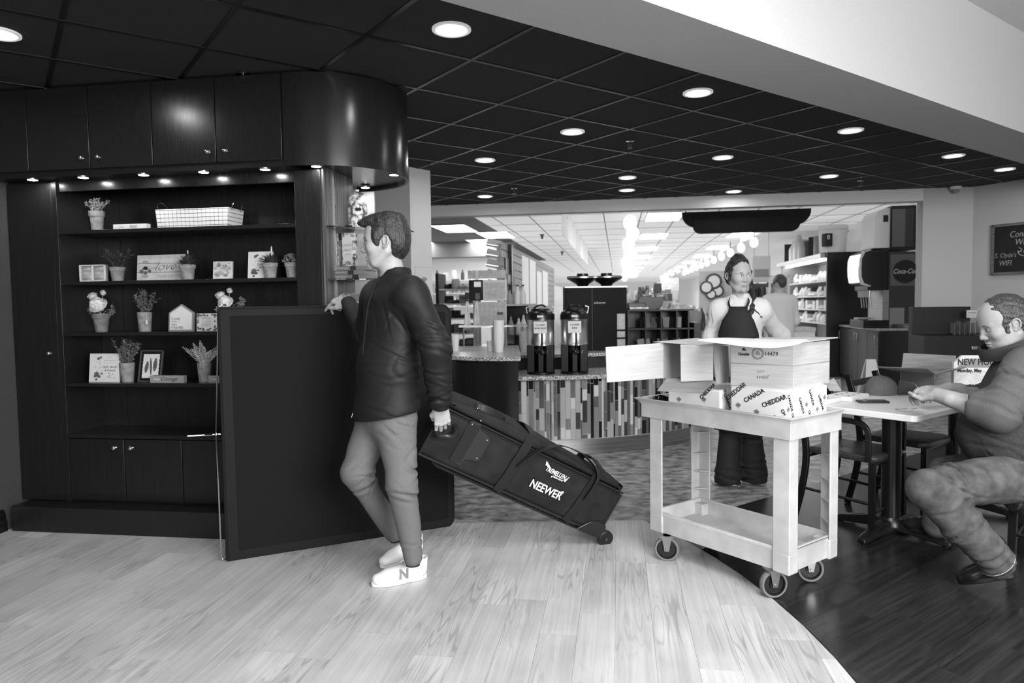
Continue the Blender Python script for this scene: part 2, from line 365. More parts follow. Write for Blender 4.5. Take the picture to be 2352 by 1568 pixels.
# left wall with its baseboard
wl = PZ(0, 1236, 0); wl2 = RM(-.17, .3)
tag(rmprism(MB(), [(-.19, .6), (-.19, -4.2), (-.34, -4.2), (-.34, .6)], 0, CH+.04).build('wall_left', m_walld), kind='structure')
m_base = mat('black_baseboard', 18, .35)
bb = MB(); prof = [(0, 0), (.028, 0), (.028, .06), (.02, .075), (.02, .1), (.012, .125), (0, .135)]
bb.ring([[RM(-.19+x, v, z) for x, z in prof] for v in (-4.2, -.0)]); tag(bb.build('baseboard_left', m_base, smooth=0), kind='structure')
# wall behind the bookcase
tag(rmprism(MB(), [(-.2, .62), (1.27, .62), (1.27, .75), (-.2, .75)], 0, CH+.04).build('wall_back_left', m_walld), kind='structure')
# recessed downlights
for k, (x, y) in enumerate(lights_px):
    p = PZ(x, y, CH)
    t = thing('recessed_downlight', 'round recessed downlight in the black ceiling', 'ceiling light', p)
    r = MB(); n = 40
    r.lathe([(.094, .004), (.094, -.004), (.088, -.007), (.068, -.004), (.062, .006)], n=n, cap=False); r.build('trim_ring', m_ring, t, smooth=60)
    MB().lathe([(.0001, .002), (.066, .002), (.066, .008), (.0001, .008)], n=n, cap=False).build('diffuser', m_lamp, t, smooth=60)
    t['label'] = ['large recessed downlight nearest the white soffit, above the round cabinet end', 'recessed downlight close to the soffit, above the coffee counter', 'recessed downlight left of the ceiling sprinkler', 'upper of the two downlights above the grey wall end', 'recessed downlight above the waitress, right of the sprinkler', 'upper of two downlights close together before the store opening', 'lower of two downlights close together before the store opening', 'lower of the two downlights beside the grey wall end', 'downlight near the soffit, right of the middle of the ceiling', 'downlight near the soffit above the domed security camera', 'rightmost recessed downlight, close to the right wall', 'downlight above the drinks station', 'downlight just in front of the header above the black hanging sign', 'downlight cut off at the left edge of the picture'][k]
# sprinklers
sp_lab = {(1447, 327): 'chrome sprinkler head in the middle of the black ceiling', (1181, 436): 'chrome sprinkler head above the left part of the store opening', (1977, 418): 'chrome sprinkler head near the right end of the ceiling', (559, 172): 'chrome sprinkler head in the ceiling above the wall cabinets'}
for (x, y), lb in sp_lab.items():
    p = PZ(x, y-4, CH); t = thing('sprinkler', lb, 'sprinkler', p)
    MB().lathe([(.0001, 0), (.036, 0), (.036, -.004), (.028, -.007), (.0001, -.007)], n=20).build('escutcheon', m_chrome, t)
    MB().cyl((0, 0, 0), (0, 0, -.03), .009, n=10).tube([(-.016, 0, -.028), (-.016, 0, -.045), (0, 0, -.06)], .003, 6).tube([(.016, 0, -.028), (.016, 0, -.045), (0, 0, -.06)], .003, 6).box(-.018, .018, -.004, .004, -.03, -.025).build('body', m_chrome, t)
    MB().lathe([(.0001, -.06), (.02, -.06), (.022, -.064), (.0001, -.064)], n=12).build('deflector', m_chrome, t)
# ------------------------------------------------------------------ built-in bookcase (local axes: u along, v depth)
m_lam = mat('black_wood_laminate', 25, .33, spec=.5); grain(m_lam, 22, 27, (90, 90, 6), 1, 4, 0)
m_lamg = mat('glossy_black_laminate', 27, .24, spec=.5); grain(m_lamg, 24, 30, (90, 90, 6), 1, 4, 0)
m_cyl = mat('satin_black_curved_laminate', 33, .22, spec=.55); grain(m_cyl, 30, 33, (120, 120, 8), 1, 4, 0)
m_puck = mat('puck_light_lens', 255, .3, emit=110)
m_nick = mat('brushed_nickel', 190, .25, 1)
m_slat = mat('grey_wood_veneer', 100, .4); grain(m_slat, 52, 118, (60, 60, 1.5), 1, 5, .1)
m_glass = mat('shelf_glass', 225, .03, trans=1, ior=1.5)
B = lambda name, label, cat, **k: thing(name, label, cat, O, TH, **k)
def knob(par, u, v, z, s=1.0):
    MB().cyl((0, 0, 0), (0, -.018*s, 0), .005*s, n=10).ell((0, -.022*s, 0), (.014*s, .008*s, .014*s), 14).cyl((0, -.001, 0), (0, -.003, 0), .012*s, n=14).build('knob', m_nick, par).location = (u, v, z)
bc = B('bookcase', 'tall black built-in bookcase with four display shelves and low doors', 'bookcase')
DV = .46
MB().box(-.13, 1.87, .0, .6, 0, .155).build('plinth', m_lam, bc, .003)
MB().box(-.19, .16, .16, .6, .155, 2.15).build('left_side', m_lam, bc)
lkd = MB().box(-.185, .125, .14, .16, .16, 2.14).build('tall_door', m_lam, bc, .002); knob(lkd, .068, .14, 1.089, .9)
MB().box(.128, .165, .135, DV, .155, 2.15).build('stile', m_lam, bc, .002)
MB().box(1.712, 1.872, .14, .62, .155, 2.15).build('pilaster', m_lamg, bc, .003)
MB().box(.16, .335, DV, DV+.015, .155, 2.15).build('back_panel', m_lamg, bc)
MB().box(.338, 1.72, DV, DV+.015, .155, 2.15).build('back_panel', m_lamg, bc)
MB().box(.16, 1.715, .15, .175, 2.085, 2.15).build('top_rail', m_lamg, bc)
for z in (1.845, 1.531, 1.216, .901): MB().box(.165, 1.712, .145, DV, z-.022, z).build('shelf', m_lamg, bc, .0015)
MB().box(.165, 1.712, .13, DV, .56, .583).build('worktop', m_lamg, bc, .0015)
MB().box(.165, 1.712, .165, DV, .155, .56).build('carcass', m_black, bc)
eds = [.163, .547, .935, 1.323, 1.71]
for k in range(4):
    d = MB().box(eds[k]+.0025, eds[k+1]-.0025, .14, .16, .168, .553).build('door', m_lam, bc, .002)
    knob(d, eds[k+1]-.058 if k % 2 == 0 else eds[k]+.055, .14, .502)
# upper cabinets
uc = B('wall_cabinet', 'black wall cabinet row with silver knobs above the bookcase', 'cabinet')
MB().box(-.19, 1.74, .02, .6, 2.15, CH-.012).build('carcass', m_lam, uc)
ed2 = [-.19, .11, .515, .92, 1.315, 1.715]
for k in range(5):
    d = MB().box(ed2[k]+.0025, ed2[k+1]-.0025, 0, .02, 2.185, CH-.014).build('door', m_cyl, uc, .002)
    if k in (1, 3): knob(d, ed2[k+1]-.046, 0, 2.245)
    if k in (2, 4): knob(d, ed2[k]+.062, 0, 2.247)
def puck(par, p, r=.028):
    MB().lathe([(.0001, 0), (r+.004, 0), (r+.004, -.006), (r, -.009), (r, -.004), (.0001, -.004)], n=20).build('puck_rim', m_nick, par).location = p
    MB().lathe([(.0001, -.0045), (r-.001, -.0045), (r-.003, -.0095), (.0001, -.0105)], n=20).build('puck_light', m_puck, par).location = p
for x, y in ((50, 405), (170, 400), (308, 393), (447, 386), (590, 379)):
    p = PZ(x, y, 2.15); a, b = uv(p); puck(uc, (a, max(.05, min(b, .11)), 2.15))
# round end cabinet
rc = B('round_cabinet_end', 'glossy black rounded cabinet end curving under the ceiling', 'cabinet')
RC = (1.775, .50); RR = .498
def arcp(r, a0, a1, n): return [(RC[0]+r*math.sin(math.radians(a0+(a1-a0)*i/n)), RC[1]-r*math.cos(math.radians(a0+(a1-a0)*i/n))) for i in range(n+1)]
sh = MB(); o_ = arcp(RR, -6, 180, 48); i_ = arcp(RR-.02, -6, 180, 48)
sh.ring([[(a[0], a[1], 2.15), (a[0], a[1], CH-.012), (b[0], b[1], CH-.012), (b[0], b[1], 2.15)] for a, b in zip(o_, i_)]); sh.build('curved_front', m_cyl, rc, smooth=50)
MB().prism(arcp(RR-.02, 0, 180, 40)+[(1.75, .98), (1.75, .03)], 2.172, 2.19).build('underside', m_cyl, rc)
for x, y in ((726, 373), (905, 393), (839, 423)):
    p = PZ(x, y, 2.18); a, b = uv(p); puck(rc, (a, max(b, .035), 2.165))
# corner display
cd = B('corner_display', 'quarter round glass corner shelves with grey wood side panel', 'shelf')
MB().box(1.872, 1.884, .16, .62, .155, 2.19).build('side_panel', m_slat, cd)
MB().box(1.3, 1.9, .98, 1.0, .155, 2.19).build('end_panel', m_wall2, cd)
for z in (1.83, 1.52, 1.21):
    pts = [(1.886, .63)]+[(1.886+.40*math.sin(t), .62-.44*math.cos(t)) for t in [PI/2*i/14 for i in range(15)]]
    MB().prism(pts, z-.008, z).build('glass_shelf', m_glass, cd, .002)
MB().box(1.884, 1.892, .3, .315, 1.1, 2.19).build('shelf_track', m_nick, cd)
MB().prism([(1.886, .15)]+[(1.886+.42*math.sin(t), .62-.46*math.cos(t)) for t in [PI/2*i/14 for i in range(15)]]+[(1.886, .64)], 0, .6).build('curved_base', m_cyl, cd)
# black shelving seen past the corner
p = PY(818, 600, 5.6)
bs = thing('display_cabinet', 'black display cabinet with silver posts behind the corner shelves', 'cabinet', (p.x, p.y, 0), TH)
MB().box(-.35, .14, .0, .35, 0, 1.68).build('body', m_black, bs, .004)
for x in (-.03, .142): MB().box(x-.012, x+.012, -.03, -.002, 0, 1.80).build('post', m_nick, bs, .002)
MB().box(-.4, .16, -.02, .36, 1.30, 1.33).build('shelf', m_glass, bs)
MB().box(-.4, .16, -.02, .36, 1.68, 1.70).build('shelf', m_wall2, bs)
# ------------------------------------------------------------------ things on the shelves
m_terra = mat('pale_clay', 130, .85); grain(m_terra, 112, 142, (20, 20, 20), 1.5, 4, .3)
m_terr2 = mat('grey_clay', 112, .85); grain(m_terr2, 98, 124, (20, 20, 20), 1.5, 4, .3)
m_soil = mat('dark_soil', 30, .9)
m_leaf = mat('muted_leaf', 96, .6); grain(m_leaf, 58, 124, (40, 40, 40), 2, 2)
m_leafl = mat('pale_leaf', 150, .6); grain(m_leafl, 110, 190, (60, 60, 60), 2, 2)
m_leafd = mat('dark_leaf', 60, .6); grain(m_leafd, 38, 80, (40, 40, 40), 2, 2)
m_petal = mat('cream_petal', 200, .6); grain(m_petal, 170, 214, (30, 30, 30), 2, 2)
m_paper = mat('white_board', 205, .7); m_paper2 = mat('off_white_board', 188, .7); grain(m_paper2, 176, 198, (10, 10, 10), 2, 4)
m_ink = mat('grey_ink', 92, .8); m_inkd = mat('dark_ink', 36, .8); m_inkl = mat('pale_ink', 150, .8)
m_grey = mat('mid_grey_paint', 132, .7); m_frame = mat('grey_frame', 70, .5)
def leafq(mb, p, d, n, L, w, bend=0):
    d = Vector(d).normalized(); s_ = d.cross(Vector(n)).normalized(); nn = s_.cross(d)
    p = Vector(p); mid = p+d*L*.5+nn*bend; e = p+d*L
    mb.add([p, mid-s_*w/2+nn*w*.2, e, mid+s_*w/2+nn*w*.2, mid], [(0, 4, 1), (1, 4, 2), (2, 4, 3), (3, 4, 0)])
def pot(t, h, rt_, rb, m_, rim=True):
    rt_ *= .9; rb *= .9
    pf = [(.0001, 0), (rb, 0), (rb+(rt_-rb)*.75, h*.74)]
    pf += [(rt_+.002, h*.74), (rt_+.004, h)] if rim else [(rt_, h)]
    pf += [(rt_-.005, h), (rt_-.007, h*.8), (.0001, h*.8)]
    MB().lathe(pf, n=28).build('pot', m_, t, smooth=50)
    MB().lathe([(.0001, h*.8), (rt_-.007, h*.8), (rt_-.007, h*.88), (.0001, h*.9)], n=20).build('soil', m_soil, t)
def foliage(t, name, m_, fn): mb = MB(); fn(mb); tag(mb.build(name, m_, t, smooth=0), kind='stuff')
rnd = random.Random(3)
def bushy(h, n, spread, hh, L, w, stems=9):
    def f(mb):
        for s in range(stems):
            a = rnd.uniform(0, 2*PI); r = rnd.uniform(.2, 1)*spread; top = Vector((r*math.cos(a), r*math.sin(a)*.7, h+hh*rnd.uniform(.55, 1)))
            b0 = Vector((r*.15*math.cos(a), r*.15*math.sin(a), h*.85)); mb.tube([b0, (b0+top)/2+Vector((0, 0, hh*.12)), top], .0011, 4)
            for k in range(n//stems):
                q = rnd.uniform(.15, 1); p = b0.lerp(top, q)+Vector((0, 0, hh*.2*q*(1-q)))
                d = Vector((rnd.uniform(-1, 1), rnd.uniform(-1, 1), rnd.uniform(-.2, 1))); leafq(mb, p, d, (rnd.uniform(-1, 1), rnd.uniform(-1, 1), 1), L*rnd.uniform(.7, 1.2), w)
    return f
def spiky(h, n, L, w):
    def f(mb):
        for k in range(n):
            a = k*2.4; el = .25+1.1*(k/n); d = Vector((math.cos(a)*math.cos(el), math.sin(a)*math.cos(el)*.8, math.sin(el)))
            leafq(mb, (d.x*.006, d.y*.006, h*.85), d, (0, 0, 1), L*rnd.uniform(.8, 1.1), w, .006)
    return f
def cluster(h, n, r, m=0):
    def f(mb):
        for k in range(n):
            a = rnd.uniform(0, 2*PI); e = rnd.uniform(.1, 1.4); q = r*rnd.uniform(.7, 1); mb.ell((q*math.cos(a)*math.cos(e)*1.2, q*math.sin(a)*math.cos(e), h+q*math.sin(e)*1.1), .006, 6)
    return f
def ranunculus(mb, c, r, open_=1.0, tilt=(0, -.5, .8)):
    k0 = len(mb.v); mb.ell(Vector(c), (r*.86, r*.8, r*.8), 20)
    for v in mb.v[k0:]: w = v-Vector(c); v += w*(.10*math.sin(w.length*0+math.atan2(w.z, w.x)*7+w.y*160))
    zd = Vector((tilt[0], -.75, .65)).normalized() if open_ > .8 else Vector(tilt).normalized(); xd = zd.orthogonal().normalized(); yd = zd.cross(xd); c = Vector(c)
    for lay in range(6):
        q = 1-lay/6.5; n = 7 if lay < 4 else 5
        for k in range(n):
            a = 2*PI*k/n+lay*.5; e = (1.0-q)*1.25-.25+(1-open_)*.9
            def P(da, rr, ee): return c+(xd*math.cos(a+da)+yd*math.sin(a+da))*rr*math.cos(ee)+zd*rr*math.sin(ee)
            R_ = r*(.35+.65*q)
            vs = [c-zd*r*.1]+[P(da, R_*.7, e*.7) for da in (-.45, 0, .45)]+[P(da, R_*1.02, e+.12) for da in (-.5, -.17, .17, .5)]
            mb.add(vs, [(0, 1, 2), (0, 2, 3), (1, 4, 5, 2), (2, 5, 6), (2, 6, 7, 3)])
def flowerpot(t, h, heads, lv):
    mb = MB(); st = MB(); lf = MB()
    for (x, y, z, r, op) in heads:
        ranunculus(mb, (x, y, z), r, op); st.tube(curve_pts([(0, 0, h*.85), (x*.4, y*.4, h+(z-h)*.5), (x, y, z-.005)], 4), .0018, 5)
    for (x, z, sc) in lv:
        st.tube([(0, 0, h*.85), (x*.5, 0, (h+z)/2+.01), (x, 0, z)], .0012, 4)
        for k in range(9):
            a = -1.2+.3*k+(0 if x > 0 else PI); leafq(lf, (x, 0, z), (math.cos(a)*.9, rnd.uniform(-.3, .1), math.sin(a)), (0, -1, .2), .034*sc*rnd.uniform(.7, 1.1), .016*sc)
    mb.build('blossom', m_petal, t, smooth=60); st.build('stem', m_leafl, t); tag(lf.build('leaf_cluster', m_leaf, t, smooth=0), kind='stuff')
def fern(h, L):
    def f(mb):
        for a, e, l in ((2.75, .85, 1), (2.2, 1.1, .95), (1.75, 1.25, 1), (3.4, 1.3, .8), (.35, .95, 1), (.75, .7, .9), (5.2, .8, .75), (4.3, .9, .7), (1.35, 1.4, .8)):
            d = Vector((math.cos(a)*math.cos(e) if a < 3.2 or a > 4 else math.cos(a)*.5, -abs(math.sin(a))*.25*math.cos(e), math.sin(e))).normalized(); s_ = d.cross(Vector((0, -1, 0))).normalized()
            N = 15
            pts = [Vector((0, 0, h*.85))+d*L*l*(i/N)+Vector((d.x*.03, 0, -.03))*(i/N)**2 for i in range(N+1)]
            mb.tube(pts, .001, 4)
            for i in range(2, N):
                w = .021*math.sin(PI*min(1, (i/N)*.9+.12))+.003
                for sg in (-1, 1): leafq(mb, pts[i], s_*sg+d*.5, (0, -1, 0), w, .0085)
    return f
def on(u, v, z, name, label, cat, rz=0, grp=None):
    if u > 5: u = uz(u, 706-(z+.04-1.36)*1612/4.3, v)[0]
    p = RM(u, v, z); return thing(name, label, cat, p, TH+rz, grp)
Z1, Z2, Z3_, Z4 = 1.846, 1.532, 1.217, .902
t = on(223, .25, Z1, 'potted_plant', 'clay pot with fine pale sprigs on the top shelf', 'plant'); pot(t, .125, .047, .035, m_terra); foliage(t, 'foliage', m_leafl, bushy(.125, 480, .085, .075, .016, .008, 26))
t = on(270, .262, Z2, 'potted_plant', 'clay pot with wiry dark rosemary beside the jar box', 'plant'); pot(t, .09, .048, .036, m_terra); foliage(t, 'foliage', m_leafd, bushy(.09, 420, .10, .11, .028, .006, 26))
t = on(431, .2, Z2, 'potted_plant', 'clay pot with a spiky agave overlapping the love sign', 'plant'); pot(t, .09, .05, .037, m_terra); foliage(t, 'foliage', m_leafd, spiky(.09, 46, .085, .02)); MB().ell((.012, -.01, .165), (.006, .004, .012)).build('flower_bud', m_leafl, t)
t = on(621, .215, Z2, 'potted_plant', 'clay pot with dark broad leaves and a pale bud spike, third shelf plant', 'plant'); pot(t, .09, .048, .036, m_terra); foliage(t, 'foliage', m_leafd, spiky(.09, 34, .078, .026)); MB().ell((.022, -.02, .16), (.005, .005, .03)).build('flower_spike', m_petal, t); MB().ell((-.03, -.02, .12), (.006, .005, .02)).build('pale_leaf', m_leafl, t)
t = on(671, .23, Z2, 'potted_plant', 'clay pot with a knobbly round succulent at the right end', 'plant'); pot(t, .09, .046, .034, m_terra); foliage(t, 'foliage', m_leaf, cluster(.09, 150, .05))
t = on(233, .235, Z3_, 'potted_flower', 'grey clay pot with large cream ranunculus bloom casting a shadow', 'plant'); pot(t, .115, .055, .038, m_terr2)
flowerpot(t, .115, [(.012, -.04, .17, .056, 1), (-.035, -.02, .222, .032, .55), (.03, -.01, .243, .020, .1)], [(-.06, .14, 1), (-.045, .165, .8), (.075, .14, 1.1), (.06, .12, .8)])
t = on(333, .235, Z3_, 'potted_plant', 'straight clay pot with leafy branching sprigs and a hanging tag', 'plant'); pot(t, .12, .048, .038, m_terra, False); foliage(t, 'foliage', m_leaf, bushy(.11, 560, .10, .15, .020, .011, 24))
MB().tube([(.04, -.03, .12), (.046, -.045, .1), (.046, -.047, .07)], .0008, 4).box(.04, .053, -.049, -.047, .045, .07).build('tag', m_paper, t)
t = on(525, .25, Z3_, 'potted_flower', 'cream ranunculus plant half hidden behind the black panel', 'plant'); pot(t, .115, .055, .038, m_terr2)
flowerpot(t, .115, [(.0, -.03, .175, .048, 1), (-.035, -.02, .213, .032, .4), (.015, .0, .243, .02, .15)], [(.08, .178, 1.3), (.07, .15, 1), (-.06, .13, .9), (.06, .13, .8)])
t = on(293, .225, Z4, 'potted_plant', 'straight clay pot with a tall feathery bush beside the feather print', 'plant'); pot(t, .12, .05, .038, m_terra, False); foliage(t, 'foliage', m_leaf, bushy(.11, 680, .10, .16, .018, .011, 28))
t = on(470, .225, Z4, 'potted_fern', 'straight clay pot with striped fern fronds near the wire rod', 'plant'); pot(t, .12, .047, .036, m_terra, False); foliage(t, 'frond', m_leafl, fern(.12, .19)); MB().tube([(.0, -.045, .11), (.03, -.05, .125), (.05, -.05, .115)], .0012, 4).tube([(.03, -.05, .125), (.028, -.05, .09)], .0012, 4).build('twine_tag', m_paper, t)
# boards
def board(u, v, z, w, h, d, name, label, cat, tilt=8, m_=None, rz=0):
    t = on(u, v, z, name, label, cat, rz); o = MB().box(0, w, 0, d, 0, h).build('board', m_ or m_paper, t, .0015)
    M = Matrix.Rotation(math.radians(-tilt), 4, 'X'); o.matrix_local = M; return t, M, o
def scr(par, M, x0, x1, z, amp=.003, m_=None, w=.0006, n=26, seed=1):
    r = random.Random(seed); pts = [(x0+(x1-x0)*i/n, -.0006, z+amp*math.sin(i*1.9+r.random())*r.uniform(.4, 1)) for i in range(n+1)]
    MB().tube([M @ Vector(p) for p in pts], w, 4).build('script_line', m_ or m_ink, par)
def blot(par, M, pts, m_=None, name='printed_flower'):
    mb = MB()
    for x, z, r, e in pts:
        mb.T = M @ Matrix.Translation((x, -.0004, z)); n = 10
        mb.add([(0, 0, 0)]+[(r*math.cos(2*PI*k/n)*(1+.3*math.sin(k*2.3)), 0, r*e*math.sin(2*PI*k/n)*(1+.25*math.cos(k*3.1))) for k in range(n)], [(0, 1+(k+1) % n, 1+k) for k in range(n)])
    o = mb.build(name, m_ or m_ink, par, smooth=0)
    if len(pts) > 1: o['kind'] = 'stuff'
def T(M, x, z, y=-.0006): return M @ FR((x, y, z))
t, M, _ = board(259, .17, Z1, .225, .030, .04, 'word_block', 'low white block reading Have Faith on the top shelf', 'sign', 0)
text('HAVE', 'lettering', m_inkl, t, .014, T(M, .055, .013)); text('Faith', 'lettering', m_ink, t, .026, T(M, .135, .014), shear=.4)
# windowpane fabric bin
t = on(361, .19, Z1, 'storage_basket', 'long white fabric basket with black windowpane checks and wire handles', 'basket', rz=.0)
bk = MB().tbox((0, .545, 0, .17), (-.008, .56, -.006, .178), 0, .113).build('fabric_body', m_paper, t, .003)
gl = MB()
for k in range(1, 17): x = .545*k/17; gl.add([(x-.0009, -.0006-.0, .0), (x+.0009, -.0006, .0), (x*1.02+.0009-.004, -.0066, .113), (x*1.02-.0009-.004, -.0066, .113)], [(0, 1, 2, 3)])
for z in (.012, .036, .06, .084, .106):
    q = -.006*z/.113-.0006; gl.add([(-.008, q, z-.0012), (.56, q, z-.0012), (.56, q, z+.0012), (-.008, q, z+.0012)], [(0, 1, 2, 3)])
    gl.add([(.5465+.015*z/.113, 0, z-.0012), (.5465+.015*z/.113, .17, z-.0012), (.5465+.015*z/.113, .17, z+.0012), (.5465+.015*z/.113, 0, z+.0012)], [(0, 1, 2, 3)])
gl.build('check_lines', m_inkd, t, smooth=0)
t.scale = (.84, 1, 1)
for x in (-.006, .558):
    sg = -1 if x < 0 else 1
    MB().tube(curve_pts([(x, .03, .1), (x+sg*.02, .04, .145), (x+sg*.028, .085, .165), (x+sg*.02, .13, .145), (x, .14, .1)], 6), .0018, 6).build('wire_handle', m_nick, t)
# two jars in a box frame
t = on(182, .20, Z2, 'shadow_box', 'small white box frame holding two ribbed jar prints', 'frame')
m_jar = mat('jar_grey', 150, .3); grain(m_jar, 120, 175, (6, 6, 60), 2, 3)
MB().box(0, .175, .012, .03, 0, .104).build('backing', m_grey, t)
f = MB(); [f.box(*b) for b in ((0, .175, 0, .03, 0, .006), (0, .175, 0, .03, .098, .104), (0, .006, 0, .03, 0, .104), (.169, .175, 0, .03, 0, .104), (.084, .091, 0, .012, 0, .104))]; f.build('frame', m_paper, t)
for x in (.045, .13): MB().lathe([(.0001, 0), (.030, 0), (.033, .01), (.033, .06), (.027, .072), (.027, .082), (.0001, .082)], n=20).build('jar', m_jar, t).matrix_local = Matrix.Translation((x, .01, .007)) @ Matrix.Diagonal((1, .3, 1, 1))
# pallet sign
t = on(313, .29, Z2, 'pallet_sign', 'white plank sign reading love begins at HOME with a hat-wearing bear picture', 'sign'); t['label'] = 'white plank sign reading love begins at HOME'
M = Matrix.Rotation(math.radians(-6), 4, 'X')
for k in range(3): MB().box(0, .325, 0, .014, k*.0555, k*.0555+.0535).build('plank', m_paper2, t, .001).matrix_local = M
text('love', 'lettering', m_ink, t, .075, T(M, .19, .09), shear=.5, off=-.0012, sx=1.15)
text('begins at HOME', 'lettering', m_inkl, t, .026, T(M, .225, .03), sx=.95)
MB().tube([M @ Vector(p) for p in curve_pts([(.085, -.001, .075), (.11, -.001, .08), (.135, -.001, .085)], 4)], .0008, 4).tube([M @ Vector(p) for p in curve_pts([(.235, -.001, .072), (.27, -.001, .082), (.30, -.001, .078)], 4)], .0008, 4).build('flourish', m_ink, t)
blot(t, M, [(.03, .06, .016, .8), (.085, .062, .014, .8), (.058, .052, .014, .8)]); blot(t, M, [(.057, .085, .016, .5), (.057, .076, .022, .25)], m_inkd, 'printed_shape'); blot(t, M, [(.055, .03, .026, .35), (.055, .12, .024, .4)], m_inkl, 'printed_wash')
# small floral tile
t, M, _ = board(488, .22, Z2, .125, .108, .016, 'floral_tile', 'small square tile with watercolour roses, between two pots', 'print', 6, m_paper2)
r = random.Random(5); blot(t, M, [(r.uniform(.015, .11), r.uniform(.015, .09), r.uniform(.007, .016), r.uniform(.5, 1)) for _ in range(16)], m_inkl); blot(t, M, [(r.uniform(.02, .11), r.uniform(.02, .1), .007, .35) for _ in range(8)], m_ink, 'printed_leaf')
# verse boards
def verse(u, v, z, w, h, label, seed, txt):
    t, M, _ = board(u, v, z, w, h, .02, 'verse_board', label, 'sign', 7, m_paper)
    r = random.Random(seed)
    blot(t, M, [(w*.3, h*.82, .011, .8), (w*.38, h*.86, .009, .7), (w*.25, h*.28, .018, .8), (w*.33, h*.2, .015, .6), (w*.2, h*.2, .01, .7), (w*.42, h*.3, .012, .4), (w*.25, h*.09, .009, .8)], m_ink)
    blot(t, M, [(w*.2+r.uniform(0, .06), h*.5+r.uniform(-.03, .05), .004, .7) for _ in range(12)]+[(w*.75+r.uniform(-.03, .03), h*.22+r.uniform(-.015, .02), .006, .5) for _ in range(8)], m_inkl, 'printed_leaf')
    scr(t, M, w*.58, w*.78, h*.86, .0025, m_inkl, seed=seed); scr(t, M, w*.5, w*.9, h*.76, .0035, seed=seed+1); scr(t, M, w*.5, w*.88, h*.67, .003, m_inkl, seed=seed+2)
    text('faith, family', 'lettering', m_ink, t, .021, T(M, w*.7, h*.53), shear=.3); text('& friends', 'lettering', m_ink, t, .021, T(M, w*.7, h*.41), shear=.3); return t
verse(568, .24, Z2, .155, .165, 'verse board on the second shelf, partly behind a dark-leaved pot', 4, 1)
verse(203, .20, Z4, .205, .18, 'verse board at the left end of the lowest shelf', 9, 1)
# house sign
t = on(386, .2, Z3_, 'house_sign', 'small house-shaped sign reading Love builds a happy Home', 'sign'); M = Matrix.Rotation(math.radians(-6), 4, 'X')
hs = lambda a, b: [(a, a), (.165-a, a), (.165-a, .115-a*.4), (.0825, .168-b), (a, .115-a*.4)]
MB().prism(hs(0, 0), 0, .02, FR((0, .02, 0))).build('frame', m_grey, t, .001).matrix_local = M
MB().prism(hs(.010, .012), 0, .001, FR((0, 0, 0))).build('face', m_paper, t).matrix_local = M
for s_, z, sz in (('Love', .078, .03), ('builds a', .06, .016), ('happy', .044, .016), ('Home', .025, .032)): text(s_, 'lettering', m_ink, t, sz, T(M, .02, z, -.0018), align='LEFT', off=-.0002)
t, M, _ = board(451, .185, Z3_, .125, .108, .03, 'block_sign', 'square floral block with lines of tiny script by the wire rod', 'sign', 4, m_paper2, rz=.12)
for k in range(7): scr(t, M, .03, .09, .085-k*.009, .002, seed=k)
blot(t, M, [(r.uniform(.003, .12), z, .007, .8) for z in (.1, .008, .015, .095) for _ in range(6)]+[(x, r.uniform(.02, .1), .006, .9) for x in (.008, .112) for _ in range(5)])
# feather print
t = on(315, .225, Z4, 'framed_print', 'dark framed print of three feathers on torn paper', 'picture'); M = Matrix.Rotation(math.radians(-12), 4, 'X')
f = MB(); [f.box(*b) for b in ((0, .155, 0, .014, 0, .007), (0, .155, 0, .014, .193, .2), (0, .007, 0, .014, 0, .2), (.148, .155, 0, .014, 0, .2))]; f.build('frame', m_frame, t, .001).matrix_local = M
MB().box(.006, .149, .008, .012, .006, .194).build('backing', m_black, t).matrix_local = M
dk = [(.022+.002*math.sin(i*2.7), .025+.15*i/16) for i in range(17)]; dk2 = [(.133+.002*math.cos(i*2.3), .175-.15*i/16) for i in range(17)]
MB().prism(dk+dk2, 0, .001, FR((0, .007, 0))).build('deckled_paper', m_paper, t).matrix_local = M
for x, z, L, w, s in ((.05, .095, .075, .026, .12), (.078, .10, .11, .016, -.1), (.107, .11, .085, .028, .05)):
    mb = MB(); n = 10; pl = [(x+s*(q*L-L/2)+w/2*math.sin(PI*min(1, q*.85+.12)), z-L/2+q*L) for q in [i/n for i in range(n+1)]]; pr = [(x+s*(q*L-L/2)-w/2*math.sin(PI*min(1, q*.85+.12)), z-L/2+q*L) for q in [1-i/n for i in range(n+1)]]
    mb.prism(pl+pr, 0, .0006, FR((0, .0058, 0))); mb.build('printed_feather', m_ink, t).matrix_local = M
    mb = MB(); [mb.prism([(x+s*(q*L-L/2)-w*.4, z-L/2+q*L), (x+s*(q*L-L/2), z-L/2+q*L+.006), (x+s*(q*L-L/2)+w*.4, z-L/2+q*L), (x+s*(q*L-L/2), z-L/2+q*L+.002)], 0, .0006, FR((0, .005, 0))) for q in (.25, .4, .55, .7, .85)]; mb.build('feather_bar', m_inkd, t).matrix_local = M
for u_, lb in ((344, 'grey block reading TAKE Courage before the feather print'), (478, 'grey block reading TAKE Courage cut off by the black panel')):
    t, M, _ = board(u_, .165, Z4, .225, .045, .035, 'word_block', lb, 'sign', 0, m_grey)
    text('TAKE', 'lettering', m_paper, t, .018, T(M, .045, .022)); text('Courage', 'lettering', m_inkd, t, .032, T(M, .125, .025), shear=.5)
t, M, _ = board(505, .205, Z4, .2, .06, .03, 'word_block', 'white block behind the grey block by the black panel', 'sign', 0, m_paper)
